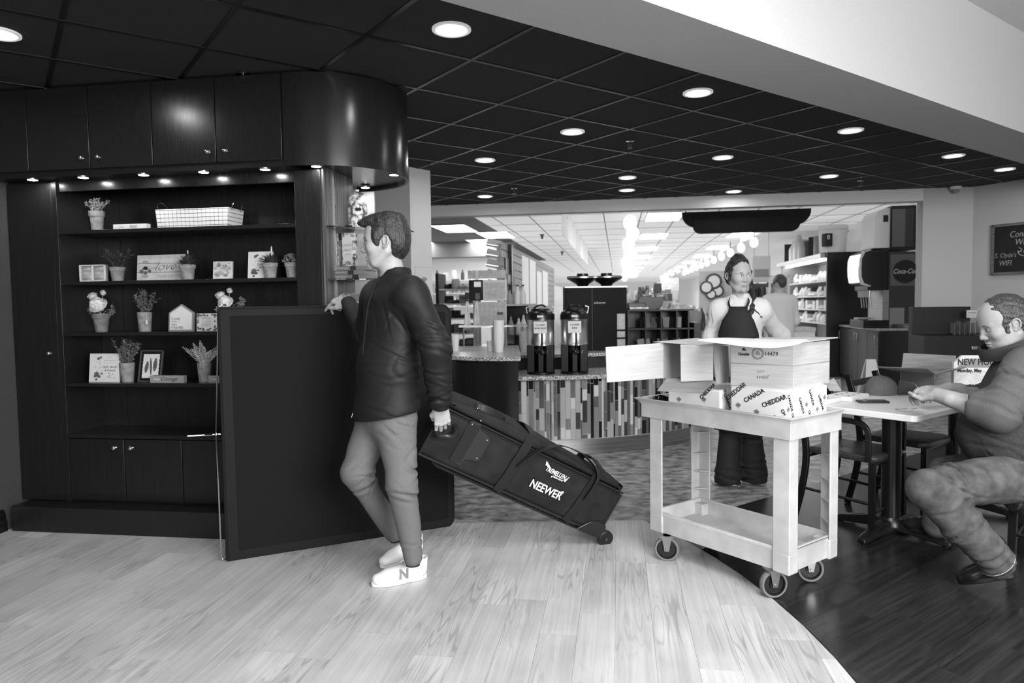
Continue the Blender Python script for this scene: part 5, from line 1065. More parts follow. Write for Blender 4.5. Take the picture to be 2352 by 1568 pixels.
# tile joints of the store ceiling
for k in range(14): rmbox('ceiling_joint', ulft+.61*k+.3, ulft+.61*k+.315, v1_, 30, ZC-.004, ZC, m_gt, scl, None)
for k in range(12): rmbox('ceiling_joint', ulft, 9, v1_+1.22*k+1, v1_+1.22*k+1.015, ZC-.004, ZC, m_gt, scl, None)
def panel(u_, v_, lab, w_=.58, l_=1.18):
    t = thing('ceiling_light_panel', lab, 'ceiling light', RM(u_, v_, ZC-.01), TH, 'fluorescent panels in the store ceiling')
    MB().box(-w_/2, w_/2, -l_/2, l_/2, -.004, .004).build('diffuser', m_pan, t); f = MB(); w2, l2 = w_/2+.02, l_/2+.02
    [f.box(*b) for b in ((-w2, w2, -l2, -l_/2, -.008, .008), (-w2, w2, l_/2, l2, -.008, .008), (-w2, -w_/2, -l2, l2, -.008, .008), (w_/2, w2, -l2, l2, -.008, .008))]; f.build('frame', m_white, t)
ua, va = uv(PZ(1525, 496, ZC)); ub, vb = uv(PZ(1707, 537, ZC))
for k in range(9): panel(ua, va+3.6*k, '%s ceiling panel of the row receding over the tills' % ORD[k])
for k in range(8): panel(ub, vb+3.6*k, '%s ceiling panel of the row right of the tills, over the waitress' % ORD[k])
for k in range(3): panel(ua-4.4+.0, va+9+7.2*k, '%s ceiling panel far back above the slat wall' % ORD[k])
for (x, y), lb in zip(((1045, 523), (1140, 538), (1113, 554), (972, 559)), ('largest bright ceiling panel in the grey alcove ceiling', 'ceiling panel at the right edge of the grey alcove ceiling', 'middle ceiling panel of the grey alcove ceiling', 'ceiling panel in the alcove cut off by the grey wall end')):
    a, b = uv(PZ(x, y, ZC)); t = thing('ceiling_light_panel', lb, 'ceiling light', RM(a, b, ZC-.02), TH); MB().box(-.3, .3, -.6, .6, -.004, .004).build('diffuser', m_pan, t); MB().box(-.33, .33, -.63, .63, 0, .012).build('frame', m_white, t)
# hanging black sign
t = thing('hanging_sign', 'black hanging sign with stepped rounded lower edge below the header', 'sign', (0, 0, 0))
Ds = RM(uz(1566, 500, wv+.3)[0], wv+.3)
def SP(px, py): return PV(px, py, wv+.30)
def roundsign(x0_, x1_, y0_, y1_, r_): 
    a, b, c, d = SP(x0_, y0_), SP(x1_, y0_), SP(x1_, y1_), SP(x0_, y1_)
    ul, ur = (a-O).dot(U), (b-O).dot(U); zt_, zb_ = a.z, d.z
    pts = [(ul, zt_), (ul, zb_+r_)]+[(ul+r_-r_*math.cos(q), zb_+r_-r_*math.sin(q)) for q in [PI/2*i/8 for i in range(1, 9)]]+[(ur-r_+r_*math.sin(q), zb_+r_-r_*math.cos(q)) for q in [PI/2*i/8 for i in range(0, 9)]]+[(ur, zt_)]
    return pts
sgn = XF(RM(0, wv+.30), U, (0, 0, 1))
sg_o = MB().prism(roundsign(1566, 1862, 488, 523, .18), -.03, .03, sgn).build('upper_panel', mat('matt_black_sign', 20, .8, spec=.2), t); MB().prism(roundsign(1592, 1836, 500, 537, .10), -.045, .045, sgn).build('lower_panel', MATS['matt_black_sign'], t)
for px in (1620, 1810): q = SP(px, 495); uu = (q-O).dot(U); MB().prism([puv(uu-.02, wv+.175), puv(uu+.02, wv+.175), puv(uu+.02, wv+.29), puv(uu-.02, wv+.29)], HZ+.01, HZ+.05).build('bracket', m_hub, t)
# ceiling domes, hanging detectors
t = thing('security_camera', 'small white dome security camera at the top of the right wall', 'camera', PZ(2181, 432, CH)-Vector((0, .12, 0))); MB().lathe([(.0001, 0), (.062, 0), (.062, -.03), (.05, -.035), (.0001, -.035)], n=24).build('housing', m_white, t); MB().ell((0, 0, -.035), (.045, .045, .045), 20).build('dome', m_grey, t)
for (x, y), lb in {(1245, 538): 'sprinkler head hanging from the store ceiling, left of the banner', (1291, 577): 'second sprinkler head in the store, below the first'}.items():
    p = PZ(x, y, ZC); t = thing('sprinkler', lb, 'sprinkler', p); MB().lathe([(.0001, 0), (.06, 0), (.03, -.03), (.02, -.09), (.03, -.095), (.0001, -.1)], n=14).build('body', m_ink, t)
# banner sheets and paper lanterns
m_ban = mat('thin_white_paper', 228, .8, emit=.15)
ubn = uv(PZ(1312, 500, ZC))[0]
for k in range(7):
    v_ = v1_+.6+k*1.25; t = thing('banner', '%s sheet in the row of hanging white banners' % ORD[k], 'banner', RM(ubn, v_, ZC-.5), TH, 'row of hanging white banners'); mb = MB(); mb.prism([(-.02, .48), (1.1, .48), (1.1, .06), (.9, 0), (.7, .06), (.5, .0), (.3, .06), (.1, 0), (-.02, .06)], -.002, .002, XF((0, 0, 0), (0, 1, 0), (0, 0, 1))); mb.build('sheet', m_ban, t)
m_glb = mat('white_lantern', 240, .5, emit=.8)
ps = PY(1447, 505, 11.5); zs_ = [2.66, 2.52, 2.40, 2.28, 2.18]
t0 = None
for k in range(5):
    q = PY(1447-2*k+((k % 2)*8), 505, 11.3+.5*k); t = thing('paper_lantern', '%s white lantern from the top of the cluster over the tills' % ['first', 'second', 'third', 'fourth', 'lowest'][k], 'lantern', (q.x, q.y, 2.62-.13*k), 0, 'cluster of white lanterns'); MB().ell((0, 0, 0), (.11, .11, .13), 16).build('globe', m_glb, t); MB().cyl((0, 0, .12), (0, 0, ZC-(2.62-.13*k)), .003, n=5).build('cord', m_inkl, t)
for k in range(6):
    q = PY(1444+2*k*(-1)**k, 600, 16+1.5*k); t = thing('paper_lantern', '%s small lantern in the far line below the cluster' % ORD[k], 'lantern', (q.x, q.y, 2.5-.06*k), 0, 'far line of white lanterns'); MB().ell((0, 0, 0), (.12, .12, .16), 12).build('globe', m_glb, t); MB().cyl((0, 0, .15), (0, 0, ZC-(2.5-.06*k)), .004, n=5).build('cord', m_inkl, t)
for k in range(11):
    u_ = uw-.1; v_ = v1_+5.4+k*1.5; t = thing('globe_lamp', '%s globe lamp in the line along the store wall' % ORD[k], 'lamp', RM(u_, v_, 2.52), TH, 'globe lamps along the store wall'); MB().ell((0, 0, 0), (.085, .085, .11), 14).build('globe', m_glb, t); MB().cyl((0, 0, .1), (0, 0, .27), .012, n=8).build('stem', m_inkl, t)
# ---- slat wall running away from the wall end, with posters and utensils
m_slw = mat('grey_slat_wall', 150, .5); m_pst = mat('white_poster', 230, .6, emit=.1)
pS = PY(1150, 600, 9.0); uS, vS = uv(pS)
sw = thing('slat_wall', 'grey slat wall with white posters running back into the store', 'display wall', RM(uS, vS), TH)
MB().box(-.05, 0, 0, 7.5, 0, 2.16).build('panel', m_slw, sw)
for k in range(17): MB().box(0, .012, 0, 7.5, .3+k*.11, .392+k*.11).build('slat', m_slw, sw, .003)
for y0_, y1_, z0, z1 in ((1.9, 2.7, 1.35, 2.1), (2.85, 3.7, 1.35, 2.1), (3.9, 4.7, 1.3, 1.95), (4.9, 5.9, 1.3, 2.0)): MB().box(.013, .02, y0_, y1_, z0, z1).build('poster', m_pst, sw)
MB().box(.0, .06, .55, .68, .9, 2.16).build('black_post', m_hub, sw)
mu = [mat('utensil_white', 220, .4), m_hub, m_inkl]
for k in range(12):
    y_ = .08+.14*(k % 6)+(.03 if k > 5 else 0); z_ = 1.95-(.42 if k > 5 else 0)
    t = thing('kitchen_utensil', 'kitchen utensil, %s from the front in the %s row on the slat wall' % (ORD[k % 6].replace('nearest', 'first'), 'upper' if k < 6 else 'lower'), 'utensil', RM(uS+.04, vS+y_, z_), TH, 'utensils hung on the slat wall'); mt_ = mu[(k*5+1) % 3]
    MB().tube([(0, 0, 0), (.004, 0, -.2)], .008, 6).build('handle', mt_, t); MB().ell((.006, 0, -.27), (.01, .045, .075), 12).build('head', mu[k % 2*2], t)
for k in range(5):
    t = thing('scraper', 'packaged tool, %s from the top at the slat wall edge' % ['first', 'second', 'third', 'fourth', 'fifth'][k], 'tool', RM(uS-.03, vS-.02, 2.06-.13*k), TH, 'packaged tools at the end of the slat wall'); MB().box(-.16, .0, -.01, 0, 0, .10, Matrix.Rotation(.25, 4, 'Y')).build('card', m_inkl, t); MB().tube([(-.16, -.012, .06), (0, -.012, .03)], .006, 5).build('blade', m_stl, t)
# black shelf of bottles at its foot
p = PY(1143, 780, 8.7); bs2 = thing('bottle_shelf', 'black shelf with white bottles at the foot of the slat wall', 'shelf', (p.x, 8.7, 0), TH)
for z in (.95, 1.33): MB().box(0, .36, 0, .3, z, z+.02).build('shelf', m_paper2 if z > 1 else m_hub, bs2)
MB().box(0, .36, .28, .3, 0, 1.34).build('back', m_hub, bs2); MB().box(-.02, 0, 0, .3, 0, 1.34).build('side', m_hub, bs2)
for k, (x, z, h_, mt_) in enumerate(((.05, 1.352, .2, 0), (.14, 1.352, .17, 2), (.24, 1.352, .22, 0), (.31, 1.352, .22, 0), (.06, .972, .2, 1), (.15, .972, .22, 2), (.25, .972, .2, 0), (.31, .972, .24, 0))):
    t = thing('bottle', '%s bottle from the left on the %s shelf under the slat wall' % (['first', 'second', 'third', 'fourth'][k % 4], 'upper' if k < 4 else 'lower'), 'bottle', bs2.location+U*x+V*.12+Vector((0, 0, z)), 0, 'bottles at the foot of the slat wall'); MB().lathe([(.0001, 0), (.036, 0), (.04, h_*.1), (.036, h_*.6), (.014, h_*.85), (.014, h_), (.0001, h_)], n=14).build('body', mu[mt_], t); MB().lathe([(.0001, h_), (.016, h_), (.016, h_+.02), (.0001, h_+.02)], n=10).build('cap', m_hub, t)
# time clock and white panels on a partition
p = PY(1098, 700, 8.15); z_at = lambda py, D: PY(1110, py, D).z
pt_ = thing('partition', 'white service partition carrying the time clock and wall chart', 'partition', (p.x, 8.2, 0), TH)
MB().box(-.03, .0, 0, .03, 0, 1.75).build('post', m_white, pt_); MB().box(.30, .33, 0, .03, 0, 1.62).build('post', m_white, pt_); MB().box(-.12, .33, 0.01, .03, 1.655, 1.75).build('rail', m_paper2, pt_)
t = thing('time_clock', 'black time clock with small screen and keypad', 'clock', PY(1077, 690, 8.1), TH); w_ = .16; MB().box(0, w_, 0, .07, 0, .235).build('case', m_hub, t, .008); MB().box(w_*.4, w_*.9, -.003, 0, .155, .215).build('screen', m_pst, t)
[MB().box(w_*.5+i*.018, w_*.5+i*.018+.012, -.003, 0, .02+j*.017, .031+j*.017).build('key', m_inkl, t) for i in range(3) for j in range(4)]
t = thing('white_panel', 'white wall cabinet beside the black time clock', 'cabinet', PY(1111, 691, 8.1), TH); MB().box(0, .262, 0, .08, 0, .24).build('case', m_white, t, .006); MB().box(.012, .25, -.004, 0, .03, .21).build('door', m_paper2, t, .003); MB().box(.02, .24, -.005, 0, .02, .024).build('groove', m_inkl, t)
t = thing('notice_board', 'pale ribbed board with a small label below the white cabinet', 'board', PY(1095, 747, 8.1), TH); MB().box(0, .33, 0, .03, 0, .27).build('board', m_paper2, t, .003); [MB().box(.05+.05*i, .052+.05*i, -.001, 0, .01, .26).build('groove', m_inkl, t) for i in range(5)]; MB().box(.24, .31, -.003, 0, .12, .15).build('label', m_ink, t); MB().box(.27, .33, -.003, 0, .0, .06).build('photo', m_photo, t)
for x_, lb, w_ in ((1073, 'white apron hanging by a cord below the time clock', .1), (1094, 'white towel hanging beside the apron', .09)):
    t = thing('hanging_towel', lb, 'towel', PY(x_, 692, 7.95), TH); mb = MB(); N = 10; rows = [[(w_*(.25+.75*q)*(i/N-.5), .01*math.sin(i*2.2), -.33*q) for i in range(N+1)] for q in (0, .3, .6, 1)]
    mb.add([p_ for r_ in rows for p_ in r_], [(j*(N+1)+i, j*(N+1)+i+1, (j+1)*(N+1)+i+1, (j+1)*(N+1)+i) for j in range(3) for i in range(N)]); o = mb.build('cloth', m_wrap, t, smooth=80); o.modifiers.new('s', 'SOLIDIFY').thickness = .004; MB().tube([(0, 0, .02), (.005, 0, -.12)], .003, 5).build('cord', m_inkd, t); MB().tube([(0, 0, .02), (0, .17, .02)], .004, 6).build('hook', m_stl, t)
# stock shelves
m_goods = [mat('goods_%s' % n_, s_, .45) for n_, s_ in (('white', 222), ('pale', 186), ('grey', 128), ('dark', 62), ('black', 26))]
gm = {}
def goodmesh(kind, k):
    if (kind, k) in gm: return gm[(kind, k)]
    mb = MB()
    if kind == 'box': mb.box(-.05, .05, -.04, .04, 0, .16)
    elif kind == 'can': mb.lathe([(.0001, 0), (.04, 0), (.04, .13), (.036, .135), (.0001, .135)], n=14)
    elif kind == 'jug': mb.lathe([(.0001, 0), (.05, 0), (.052, .13), (.02, .19), (.02, .22), (.0001, .22)], n=14)
    elif kind == 'bag': mb.ring([[(w*math.cos(a), d*math.sin(a), z) for a in [2*PI*i/12 for i in range(12)]] for w, d, z in ((.05, .04, 0), (.07, .05, .04), (.065, .04, .12), (.06, .01, .17), (.065, .004, .19))])
    elif kind == 'heap':
        mb.ell((0, 0, .04), (.07, .06, .05), 12)
        for v in mb.v: v += Vector((math.sin(v.y*90+v.z*60), math.cos(v.x*80), math.sin(v.x*70+v.y*60)))*.014
    me = mb.mesh(kind, 40); me.materials.append(m_goods[k]); gm[(kind, k)] = me; return me
rg2 = random.Random(21)
def good(p, kind, k, rz, s, name, label, cat, grp):
    o = bpy.data.objects.new(name, goodmesh(kind, k)); COL.objects.link(o); o.location = p; o.rotation_euler = (0, 0, rz); o.scale = s; tag(o, label, cat, grp); return o
def goodsrow(u0_, u1_, v_, z, n, kinds, label, grp, ks=(0, 1, 2, 3), s=(.8, 1.3), dv=0, name='grocery', cat='grocery'):
    for i in range(n):
        q = (i+.5)/n; good(RM(u0_+(u1_-u0_)*q, v_+dv*q+rg2.uniform(-.02, .02), z), rg2.choice(kinds), rg2.choice(ks), TH+rg2.uniform(-.4, .4), (rg2.uniform(.8, 1.1), 1, rg2.uniform(*s)), name, label, cat, grp)
# left wire rack
u0_, v0_ = uv(PY(1012, 700, 9.6)); rk = thing('wire_rack', 'white stock rack with dark bins left of the time clock', 'rack', RM(u0_, v0_), TH)
MB().box(-.06, -.02, -.02, .4, 0, 1.78).build('upright', m_hub, rk); MB().box(.45, .48, 0, .4, 0, 1.6).build('upright', m_white, rk)
for j, z in enumerate((.75, .95, 1.15, 1.35, 1.55)):
    MB().box(-.02, .46, 0, .4, z, z+.02).build('shelf', m_white, rk); goodsrow(u0_+.04, u0_+.42, v0_+.15, z+.021, 4, ['box', 'heap', 'bag'], 'goods on the white rack left of the time clock', 'goods on the left rack', (1, 2, 3, 4), (.5, .8))
t = thing('wall_shelving', 'white wall shelving with goods at the back of the alcove', 'shelf', RM(ulft-3.4, 12.2), TH)
for z in (1.3, 1.6, 1.9): MB().box(0, 2.6, 0, .35, z, z+.02).build('shelf', m_white, t); goodsrow(ulft-3.35, ulft-.9, 12.3, z+.02, 12, ['box', 'bag', 'jug'], 'goods on the alcove shelving', 'goods on the alcove shelving', (0, 1, 2, 3))
# produce islands
def island(label, px0, px1, D, ztop, n, grp, glabel, depth=1.4, kinds=('heap', 'heap', 'heap', 'bag')):
    a = PY(px0, 700, D); b = PY(px1, 700, D); u0_, v0_ = uv(a); u1_ = u0_+(b-a).length
    t = thing('produce_stand', label, 'produce stand', RM(u0_, v0_), TH); w_ = u1_-u0_
    MB().box(0, w_, 0, depth, 0, ztop-.25).build('base', m_ctr, t); MB().tbox((0, w_, 0, depth), (0, w_, .0, depth), ztop-.25, ztop-.2).build('shelf', m_paper2, t); MB().box(-.01, w_+.01, -.02, 0, ztop-.3, ztop-.12).build('front_edge', m_blk, t)
    for i in range(n):
        x_, y_ = rg2.uniform(.03, w_-.03), rg2.uniform(.05, depth-.1); z_ = ztop-.2+.30*(y_/depth)+rg2.uniform(0, .06)
        good(RM(u0_+x_, v0_+y_, z_), rg2.choice(kinds), rg2.choice((0, 1, 1, 2, 2, 3, 3)), rg2.uniform(0, 6), (rg2.uniform(.8, 1.5),)*3, 'produce', glabel, 'produce', grp)
island('produce stand heaped with bagged salad behind the till', 1515, 1640, 9.6, 1.08, 95, 'bagged produce behind the till', 'bag of produce heaped behind the till')
island('second produce stand further back in the store', 1440, 1560, 13.5, 1.35, 80, 'produce on the second stand', 'pale produce on the stand further back')
island('produce stand behind the waitress', 1740, 1800, 11.5, 1.15, 20, 'produce behind the waitress', 'produce on the stand behind the waitress', 1.0)
# aisle shelves in the distance
for j, (u_, v_, L_, lb) in enumerate(((3.2, 15.0, 12, 'long white grocery aisle in the middle distance'), (4.9, 12.8, 12, 'long grocery aisle right of the middle'), (uR_-.1, 15.0, 14, 'wall shelving along the right side of the store'), (1.6, 17, 10, 'left grocery aisle far back'))):
    t = thing('grocery_aisle', lb, 'shelf', RM(u_, v_), TH); MB().box(0, .05, 0, L_, 0, 1.9).build('back', m_sw, t)
    for z in (.4, .8, 1.2, 1.6): MB().box(-.35, .0, 0, L_, z, z+.03).build('shelf', m_white, t)
    MB().box(-.36, .06, -.03, 0, 0, 1.9).build('end_panel', m_paper2, t)
    for z in (.83, 1.23, 1.63):
        for i in range(13): good(RM(u_-.2, v_+.15+i*.42, z), rg2.choice(['box', 'bag', 'jug', 'can']), rg2.choice((0, 1, 2, 3)), TH+1.57, (1.8, 1.5, rg2.uniform(1, 1.5)), 'grocery', ['grocery on the aisle in the middle distance', 'grocery on the aisle right of the middle', 'grocery on the right wall shelving', 'grocery on the left aisle far back'][j], 'grocery', 'groceries on aisle %s' % ['one', 'two', 'three', 'four'][j])
# round wall displays behind (dark framed discs)
# open refrigerated case along the right, seen past the black end panel
pE = PY(1897, 700, 12.3); uE, vE = uv(pE)
oc = thing('chilled_case', 'open chilled case with bright shelves of white packets', 'chilled case', RM(uE, vE), TH)
MB().box(.0, .9, .0, 3.4, 0, .55).build('base', m_white, oc, .01); MB().box(.75, .9, 0, 3.4, .55, 2.1).build('back', m_paper, oc); MB().box(-.1, .9, .0, 3.4, 2.08, 2.16).build('canopy', m_steel, oc); MB().box(0, .9, 3.3, 3.4, 0, 2.08).build('end_panel', m_inkl, oc)
for z in (.9, 1.15, 1.4, 1.68): MB().box(.12, .75, .05, 3.25, z, z+.025).build('shelf', m_white, oc); [good(RM(uE+.22, vE+.12+i*.26, z+.026), rg2.choice(['box', 'bag', 'heap']), rg2.choice((0, 0, 0, 1)), TH+1.57, (1.6, 1.4, rg2.uniform(.8, 1.1)), 'chilled_packet', 'white chilled packet in the open case', 'packet', 'packets in the chilled case') for i in range(12)]
MB().box(.05, .09, .05, 3.25, 2.05, 2.075).build('case_lamp', mat('case_lamp', 255, .5, emit=12), oc)
for i, (h_, r_, k, kn) in enumerate(((.42, .1, 4, 'box'), (.34, .09, 0, 'jug'), (.46, .1, 0, 'jug'), (.5, .13, 1, 'can'), (.42, .11, 3, 'can'), (.4, .1, 4, 'box'), (.46, .13, 2, 'can'), (.44, .13, 1, 'box'))):
    good(RM(uE+.1, vE+3.1-.39*i, 2.161), kn, k, TH+1.2, (r_/.045, r_/.045, h_/.17), 'canister', ['tall black box at the far end of the shelf over the chilled case', 'white jug on the shelf over the chilled case', 'tall white bottle on the shelf over the chilled case', 'pale round tub with dark label over the chilled case', 'dark canister over the chilled case', 'black box beside the dark canister over the chilled case', 'grey printed canister over the chilled case', 'pale box nearest the white bucket'][i], 'container', 'containers on top of the chilled case')
# drinks station
pN = PY(2020, 756, 10.3); uN, vN = uv(pN); uN2 = uv(PY(2103, 753, 10.4))[0]; dU = uN2-uN
ds = thing('drinks_cabinet', 'grey drinks cabinets with paired silver handles and granite top', 'cabinet', RM(uN, vN), TH)
dL_ = vE-vN-.16; MB().box(0.01, dU, 0.01, dL_, 0, .885).build('body', m_cyl, ds, .004); MB().box(-.02, dU+.02, -.02, dL_+.01, .885, .92).build('granite_top', m_gran, ds, .004)
m_door = mat('grey_laminate_door', 66, .4)
for k in range(int((dL_-.03)/.45)):
    y_ = .03+.45*k; d = MB().box(-.008, .01, y_, y_+.44, .08, .87).build('door', m_door, ds, .002)
    yy = y_+.39 if k % 2 else y_+.05; MB().tube(curve_pts([(-.008, yy, .68), (-.035, yy, .69), (-.035, yy, .80), (-.008, yy, .81)], 4), .006, 6).build('handle', m_stl, d)
bp_ = thing('black_end_panel', 'tall black panel at the end of the chilled case', 'panel', RM(uE-.02, vE-.12), TH); MB().box(0, uR_-uE, 0, .06, 0, 2.17).build('panel', m_black, bp_, .006)
MB().box(.2, uR_-uE-.03, -.004, 0, .95, 1.0).build('trim', m_hub, bp_)
p = PY(1925, 583, 12.2); t = thing('bucket', 'large white plastic bucket with dark side label on the black panel', 'bucket', (p.x, p.y+.2, 2.172)); MB().lathe([(.0001, 0), (.21, 0), (.235, .40), (.245, .40), (.245, .44), (.235, .45), (.235, .47), (.0001, .475)], n=32).build('tub', m_white, t, smooth=40); MB().box(-.24, -.12, -.245, -.1, .1, .32).build('label', m_inkd, t); text('0', 'lettering', m_paper, t, .1, FR((-.19, -.247, .25)), off=.003); MB().tube([(.24*math.cos(a), .24*math.sin(a), .36) for a in [-.5+i*.1 for i in range(11)]], .008, 6).build('handle', m_inkd, t)
# soda dispenser with ice maker
pD = PY(2043, 735, 10.35); uD, vD = uv(pD); zD = .921
sd = thing('soda_dispenser', 'black fountain drink dispenser with lit front and round cola emblem', 'drink dispenser', RM(uD, vD, zD), TH); wD = uz(2103, 700, vD)[0]-uD
m_drk = mat('dark_grey_panel', 58, .4); m_mid = mat('mid_grey_panel', 104, .4); m_lit = mat('lit_front', 225, .3, emit=.6)
MB().box(-.02, wD-.01, 0, .62, .07, 1.12).build('tower', m_drk, sd, .006); MB().box(0, wD-.012, -.004, 0, .62, 1.08).build('upper_side', m_mid, sd); 
MB().box(.0, .20, -.006, -.003, .06, .30).build('notice', m_inkl, sd)
MB().lathe([(.0001, 0), (.17, 0), (.17, .008), (.0001, .008)], n=36).build('emblem', m_hub, sd).matrix_local = FR((wD-.15, -.003, .83)); text('Coca-Cola', 'lettering', m_paper, sd, .10, FR((wD-.15, -.014, .83)), shear=.35, sx=.8, off=.0015)
MB().ring([[(x_, y_, z_) for z_, x_ in ((.62, -.28), (.66, -.38), (.76, -.41), (.9, -.415), (1.03, -.41), (1.12, -.37), (1.15, -.28), (1.15, 0), (.62, 0))] for y_ in (.02, .58)]).build('head', m_blk, sd, .02, 3)
MB().ring([[(x_, y_, z_) for z_, x_ in ((.68, -.405), (.78, -.425), (.9, -.43), (1.02, -.425), (1.10, -.395), (1.10, -.37), (.68, -.37))] for y_ in (.06, .54)]).build('lit_panel', m_lit, sd)
MB().ring([[(x_, y_, z_) for z_, x_ in ((.61, -.28), (.645, -.40), (.76, -.43), (.9, -.435), (1.03, -.43), (1.14, -.38), (1.165, -.28), (1.15, -.26), (1.12, -.35), (1.03, -.395), (.9, -.40), (.76, -.395), (.67, -.36), (.63, -.26))] for y_ in (-.01, .03)]).build('chrome_edge', m_stl, sd, .004)
for k in range(5): MB().lathe([(.0001, 0), (.022, 0), (.028, .1), (.03, .14), (.0001, .14)], (-.26, .07+k*.11, .46), 14).build('nozzle', m_stl, sd); MB().tube([(-.24, .07+k*.11, .46), (-.22, .07+k*.11, .3)], .006, 6).build('lever', m_stl, sd)
MB().box(-.3, 0, .02, .6, .56, .64).build('valve_housing', m_blk, sd, .006); MB().box(-.1, .0, .0, .6, .12, .56).build('splash_panel', m_steel, sd); MB().box(-.36, .0, .0, .62, .0, .12).build('drip_tray', m_blk, sd, .006)
p0_ = RM(uD, vD, zD+1.14); im = thing('ice_maker', 'white and grey ice maker stacked above the drink dispenser', 'ice maker', p0_, TH)
MB().ring([[(x_, y_, z_) for z_, x_ in ((.04, -.22), (.5, -.22), (.58, -.17), (.62, -.08), (.62, .0), (.04, .0))] for y_ in (.02, .6)]).build('white_cover', m_white, im, .01, 3)
MB().box(.0, wD-.01, 0, .62, 0, .65).build('case', m_hub, im, .006); MB().box(.015, wD*.55, -.006, 0, .05, .6).build('side_panel', m_mid, im, .003); MB().box(wD*.55, wD-.05, -.005, 0, .05, .6).build('side_panel', m_drk, im, .003); MB().box(-.1, -.03, .012, .022, .42, .52).build('vent', m_hub, im, .006)
for x_, lb in ((1975, 'white cup lid box on the drinks counter'), (2052, 'pale basket on the drinks counter under the dispenser')):
    p = PZ(x_, 750, .921); t = thing('counter_tray', lb, 'basket', RM(uv(p)[0], uv(p)[1], .921), TH); w_ = .22 if x_ < 2000 else .24; MB().tbox((0, w_, 0, .2), (-.03, w_+.03, -.02, .22), 0, .09 if x_ > 2000 else .14).build('tray', m_paper2, t, .006); MB().box(.01, w_-.01, .01, .19, .085, .092).build('liner', m_inkl, t)
# wifi poster on the wall end
a = PY(951, 700, 6.85); fa_ = K+d1*((PY(968, 650, 6.9)-K).dot(d1)); 
t = thing('wifi_poster', 'white wifi notice on the grey wall end behind the man', 'poster', (K.x+d1.x*.045-d2.x*.004, K.y+d1.y*.045-d2.y*.004, PY(968, 742, 6.87).z), math.atan2(d1.y, d1.x)); hP = PY(968, 611, 6.87).z-t.location.z; wP = (K2-K).length-.05
MB().box(0, wP, -.004, .0, 0, hP).build('sheet', m_paper, t); MB().box(.006, wP-.006, -.0045, -.0035, hP-.008, hP-.005).build('border', m_inkl, t)
for r_ in (.02, .035, .05): MB().tube([(wP*.5+r_*math.cos(q), -.006, hP-.16+r_*math.sin(q)) for q in [PI*.25+PI*.5*i/8 for i in range(9)]], .004, 5).build('wifi_arc', m_ink, t)
MB().ell((wP*.5, -.006, hP-.16), .006, 8).build('wifi_dot', m_ink, t); text('FREE WIFI', 'lettering', m_ink, t, .03, FR((wP*.5, -.006, hP-.26)), sx=.8)

# fixtures on the right-hand side of the store
def uvD(px, D): return uv(PY(px, 690, D))
a, b = uvD(1728, 12.4); wS2 = uvD(1768, 12.4)[0]-a; z0_, z1_ = PY(1745, 648, 12.4).z, PY(1745, 588, 12.4).z
t = thing('hanging_board', 'large pale hanging board over the dark jar shelf behind the waitress', 'board', RM(a, b, z0_), TH)
MB().box(0, wS2, 0, .04, 0, z1_-z0_).build('panel', m_goods[1], t, .004); MB().box(wS2*.1, wS2*.9, -.004, 0, (z1_-z0_)*.2, (z1_-z0_)*.5).build('printed_band', m_goods[2], t)
for x_ in (.03, wS2-.03): MB().cyl((x_, .02, z1_-z0_), (x_, .02, ZC-z0_), .004, n=5).build('wire', m_inkl, t)
a, b = uvD(1712, 12.0); wJ = uvD(1785, 12.0)[0]-a; zt_ = PY(1745, 650, 12).z
t = thing('jar_shelf', 'dark shelf unit lined with jars between the waitress and the person in white', 'shelf', RM(a, b), TH)
MB().box(0, wJ, .3, .34, 0, zt_).build('back', m_goods[3], t); MB().box(wJ-.03, wJ, 0, .34, 0, zt_).build('side', m_goods[4], t)
for j in range(4):
    z = zt_-.05-.27*j-.22; MB().box(0, wJ, 0, .32, z, z+.03).build('shelf', m_paper2, t)
    for i in range(6): good(RM(a+.05+i*wJ/6.4, b+.1, z+.031), 'can', (3, 2, 4, 3, 1, 2)[i], TH, (.8, .8, 1.25), 'jar', '%s jar from the left on shelf %s of the dark jar unit' % (['first', 'second', 'third', 'fourth', 'fifth', 'last'][i], ['one', 'two', 'three', 'four'][j]), 'jar', 'jars in the dark shelf unit')
for k, (px, py, r_) in enumerate(((1639, 646, .16), (1622, 660, .13), (1648, 668, .12), (1633, 676, .10))):
    p = PY(px, py, 14.0); t = thing('wall_plate', '%s dark-rimmed round display left of the waitress' % ['largest', 'left', 'right', 'lowest'][k], 'display', p, TH)
    MB().lathe([(.0001, 0), (r_, 0), (r_, .04), (r_*.8, .045), (.0001, .045)], n=24).build('rim', m_goods[3], t).matrix_local = FR((0, 0, 0)); MB().lathe([(.0001, .046), (r_*.72, .046), (r_*.7, .05), (.0001, .05)], n=24).build('face', m_goods[0], t).matrix_local = FR((0, 0, 0))
a, b = uvD(1606, 14.1); t = thing('display_backboard', 'pale display stand holding the round displays left of the waitress', 'stand', RM(a, b), TH); MB().box(0, .62, 0, .05, 0, 1.95).build('board', m_goods[1], t)
a, b = uvD(1766, 10.6); wG = uvD(1812, 10.6)[0]-a
t = thing('service_window', 'white-framed glass screen in front of the person in white', 'glass screen', RM(a, b), TH); zb2, zt2 = .95, PY(1790, 632, 10.6).z
f = MB(); [f.box(*q) for q in ((0, .03, 0, .03, 0, zt2), (wG-.03, wG, 0, .03, 0, zt2), (0, wG, 0, .03, zt2-.03, zt2), (0, wG, 0, .03, zb2, zb2+.03))]; f.build('frame', m_white, t); MB().box(.03, wG-.03, .012, .018, zb2+.03, zt2-.03).build('pane', m_glass, t); MB().box(-.1, wG+.3, -.3, .1, zb2-.05, zb2).build('counter_top', m_paper2, t); MB().box(-.1, wG+.3, -.25, .1, 0, zb2-.05).build('counter_body', m_white, t)
